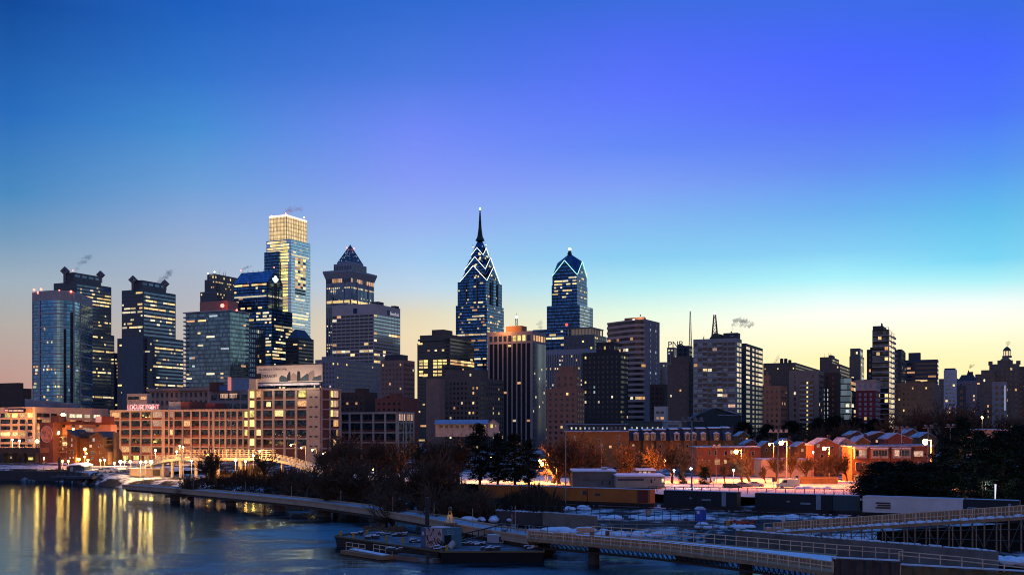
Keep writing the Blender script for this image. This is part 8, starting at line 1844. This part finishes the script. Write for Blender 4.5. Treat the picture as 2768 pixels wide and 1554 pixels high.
for i, (px, yt, lab) in enumerate(((1998, 1158, 'brown bare tree left above the brick house'), (2050, 1172, 'brown bare tree above the blank orange wall'), (2120, 1150, 'dark brown tree below the orange hospital wing'), (2200, 1142, 'brown tree below the tan flats'), (2270, 1135, 'brown tree below the glass corner flats'), (2335, 1128, 'brown tree below the red hotel'), (2400, 1110, 'tall brown tree under the slim balcony tower'), (2450, 1098, 'broad brown tree before the long brown block'), (2500, 1088, 'broad brown tree under the navy slab'), (2545, 1080, 'tallest brown bare tree on the slope'), (2590, 1075, 'dark spreading bare tree before the small dark block'), (2640, 1084, 'dark bare tree left under the domed building'), (2700, 1105, 'bare tree under the domed building'), (2750, 1112, 'bare tree at the right edge below the domed building'))):
    tree((0, 1, 4, 3)[i % 4], px, yt, 455+6*(i % 3), lab, HT, 1.15)
ET = 'dark evergreens'
for a in [(5, 1297, 1143, 272, 'tallest black pine, in front of the pavilion gable', .95), (6, 1345, 1172, 274, 'pine right of the tallest one, over the bright lamp', 1.05), (5, 1392, 1170, 272, 'broad pine between the lamp and the sodium pair', 1.2), (6, 1430, 1188, 276, 'rightmost pine, left of the sodium pair', 1.0), (7, 1905, 1258, 280, 'dark round bush by the white lamps', .9), (8, 1845, 1268, 284, 'low dark shrub between the two white lamps', .8),
          (7, 2385, 1240, 226, 'left half of the big black evergreen clump', 1.95), (8, 2450, 1238, 228, 'middle of the big black evergreen clump', 1.95), (7, 2515, 1244, 225, 'right half of the big black evergreen clump', 1.95), (8, 2355, 1275, 222, 'low left shoulder of the big black evergreen clump', 1.9),
          (8, 2420, 1268, 212, 'low front left bush of the big black evergreen clump', 2.0), (7, 2485, 1270, 212, 'low front middle bush of the big black evergreen clump', 2.0), (8, 2548, 1266, 214, 'low front right bush of the big black evergreen clump', 2.0), (5, 2560, 1180, 228, 'pointed pine left of the tall double-trunked evergreen', 1.0), (6, 2602, 1130, 214, 'tall black double-trunked evergreen at the right', 1.15), (5, 2648, 1160, 222, 'black pine before the pale house end', 1.05), (8, 2710, 1150, 218, 'huge dark tree filling the right edge', 1.35), (7, 2765, 1135, 226, 'dark tree cut by the right edge', 1.2), (6, 2655, 1262, 200, 'small pale-green lit pine above the dark star container', 1.3), (8, 2745, 1290, 205, 'green-lit bush right of the white post', 1.3)]: tree(*a[:5], ET, a[5])
for i, (px, yt, w) in enumerate(((2010, 1132, 1.1), (2075, 1138, 1.0), (2140, 1130, 1.2), (2215, 1122, 1.1), (2258, 1116, 1.2), (2310, 1120, 1.1), (2365, 1125, 1.1))):
    tree((7, 8)[i % 2], px, yt, 500+4*i, ('dark leafy tree below the pale balcony tower', 'dark leafy tree below the dark slab', 'dark leafy tree at the foot of the orange hospital wing', 'dark leafy tree below the tan balcony flats', 'dark leafy tree below the stair-lit brick flats', 'dark leafy tree left of the red hotel base', 'dark leafy tree under the red hotel')[i], 'dark trees below the right skyline', w)
# undergrowth on the bank
random.seed(202); mb = MB()
for _ in range(5200):
    x = random.uniform(-100, 30); d = random.betavariate(1.3, 1.6)*46+1; y = shore(x)+d*1.15
    if 1384+x*F/y > 1520: continue
    z = gh(x, y)-.1; h = random.uniform(.5, 2.2)*(1+1.3*max(0, math.sin(x*.35)+math.sin(x*.13+y*.09)))
    for k in range(5):
        e = Vector((x+random.gauss(0, .7), y+random.gauss(0, .7), z+h*random.uniform(.5, 1))); w = random.uniform(.02, .05); b = Vector((x+random.uniform(-.3, .3), y, z)); m_ = (b+e)/2+Vector((random.gauss(0, .2), 0, .2))
        mb.add([b-Vector((w, 0, 0)), b+Vector((w, 0, 0)), m_, e], [(0, 1, 2), (0, 2, 3)])
o = mb.build('undergrowth', mat('dead_brush', (.040, .030, .022), .95, 0, .1, .3, 1), None); tag(o, 'tangled dead brush covering the river bank', 'undergrowth', None, 'stuff')

# ================================================================ smoke and steam plumes
def plume(label, pts, Y, col, dens):
    q = [PT(x, y, Y) for x, y, r in pts]; rr = [1.35*r*Y/F for x, y, r in pts]; R = MB(); n = 12; vs = []
    fine = []
    for i in range(len(q)-1):
        for k in range(6): f = k/6; fine.append((q[i]*(1-f)+q[i+1]*f, rr[i]*(1-f)+rr[i+1]*f))
    fine.append((q[-1], rr[-1])); m_n = len(fine)
    for i, (p, r) in enumerate(fine):
        d = (fine[min(i+1, m_n-1)][0]-fine[max(i-1, 0)][0]).normalized(); u = d.cross(Vector((0, 1, 0))).normalized(); e = 1.0 if i < m_n-5 else ((m_n-1-i)/5)**.5+.05
        w = .75+.35*math.sin(i*1.9+len(label))
        for k in range(n): a = 2*math.pi*k/n; vs.append(p+(u*math.cos(a)*w+Vector((0, 1, 0))*math.sin(a))*r*e)
    fs = [(i*n+k, (i+1)*n+k, (i+1)*n+(k+1) % n, i*n+(k+1) % n) for i in range(m_n-1) for k in range(n)]+[tuple(range(n)), tuple(range((m_n-1)*n, m_n*n))[::-1]]
    R.add(vs, fs); m = bpy.data.materials.new('smoke'); m.use_nodes = True; t = m.node_tree; t.nodes.remove(t.nodes['Principled BSDF']); nd = t.nodes.new; ln = t.links.new
    pv = nd('ShaderNodeVolumePrincipled'); pv.inputs['Color'].default_value = (*col, 1); ln(pv.outputs[0], t.nodes['Material Output'].inputs['Volume'])
    g = nd('ShaderNodeNewGeometry'); mp = nd('ShaderNodeMapping'); mp.inputs['Scale'].default_value = (.55, .55, 1.1); ln(g.outputs['Position'], mp.inputs[0]); nz = nd('ShaderNodeTexNoise'); nz.inputs['Scale'].default_value = 1.3/max(rr); nz.inputs['Detail'].default_value = 3; ln(mp.outputs[0], nz.inputs['Vector'])
    mr = nd('ShaderNodeMapRange'); mr.inputs[1].default_value = .36; mr.inputs[2].default_value = .80; mr.inputs[3].default_value = 0; mr.inputs[4].default_value = .5*dens/max(rr); ln(nz.outputs[0], mr.inputs[0]); ln(mr.outputs[0], pv.inputs['Density'])
    o = R.build('smoke_plume', m, None); tag(o, label, 'smoke plume', 'smoke plumes over the roofs'); return o
GS = (.50, .48, .58)
plume('wisp of smoke rising to the right from the left twin diamond tower', [(204, 733, 3), (216, 714, 6), (236, 696, 9), (250, 688, 8)], 1215, GS, 1.4)
plume('wisp of smoke rising to the right from the right twin diamond tower', [(424, 768, 5), (440, 755, 8), (458, 738, 8), (470, 728, 5)], 1165, GS, 1.5)
plume('reddish steam blowing right off the tallest tower crown', [(768, 580, 5), (778, 570, 9), (800, 564, 8), (832, 566, 5)], 1452, (.92, .48, .55), 1.1)
plume('thin red steam trail at the left end of the pitched glass roof', [(652, 731, 2), (664, 724, 3.5), (684, 718, 3)], 1515, (.5, .25, .3), 1.4)
plume('thin pink steam trail at the right end of the pitched glass roof', [(742, 724, 2), (752, 722, 4), (768, 718, 3)], 1515, (.75, .4, .4), 1.2)
plume('big dark smoke cloud drifting right from the pale balcony tower', [(1977.5, 896, 1.5), (1981, 884, 5), (1992, 866, 10), (2008, 872, 12), (2026, 876, 9), (2042, 874, 6)], 655, (.10, .18, .20), 2.6)
plume('small brown smoke puff above the mansard spike', [(2619, 998, 1.2), (2624, 990, 4), (2636, 983, 4.5)], 965, (.25, .17, .12), 2.6)
plume('small smoke puff above the lantern dome', [(2723, 935, 1.5), (2724, 929, 5), (2730, 922, 5)], 716, (.25, .2, .12), 2.6)
plume('pale steam left of the green-gabled tower', [(1463, 890, 5), (1460, 876, 9), (1464, 862, 5)], 1260, (.6, .6, .62), 1.2)
plume('thin smoke over the round water tanks', [(2093, 982, 4), (2100, 972, 5), (2108, 955, 4)], 1310, (.4, .3, .22), 1.2)
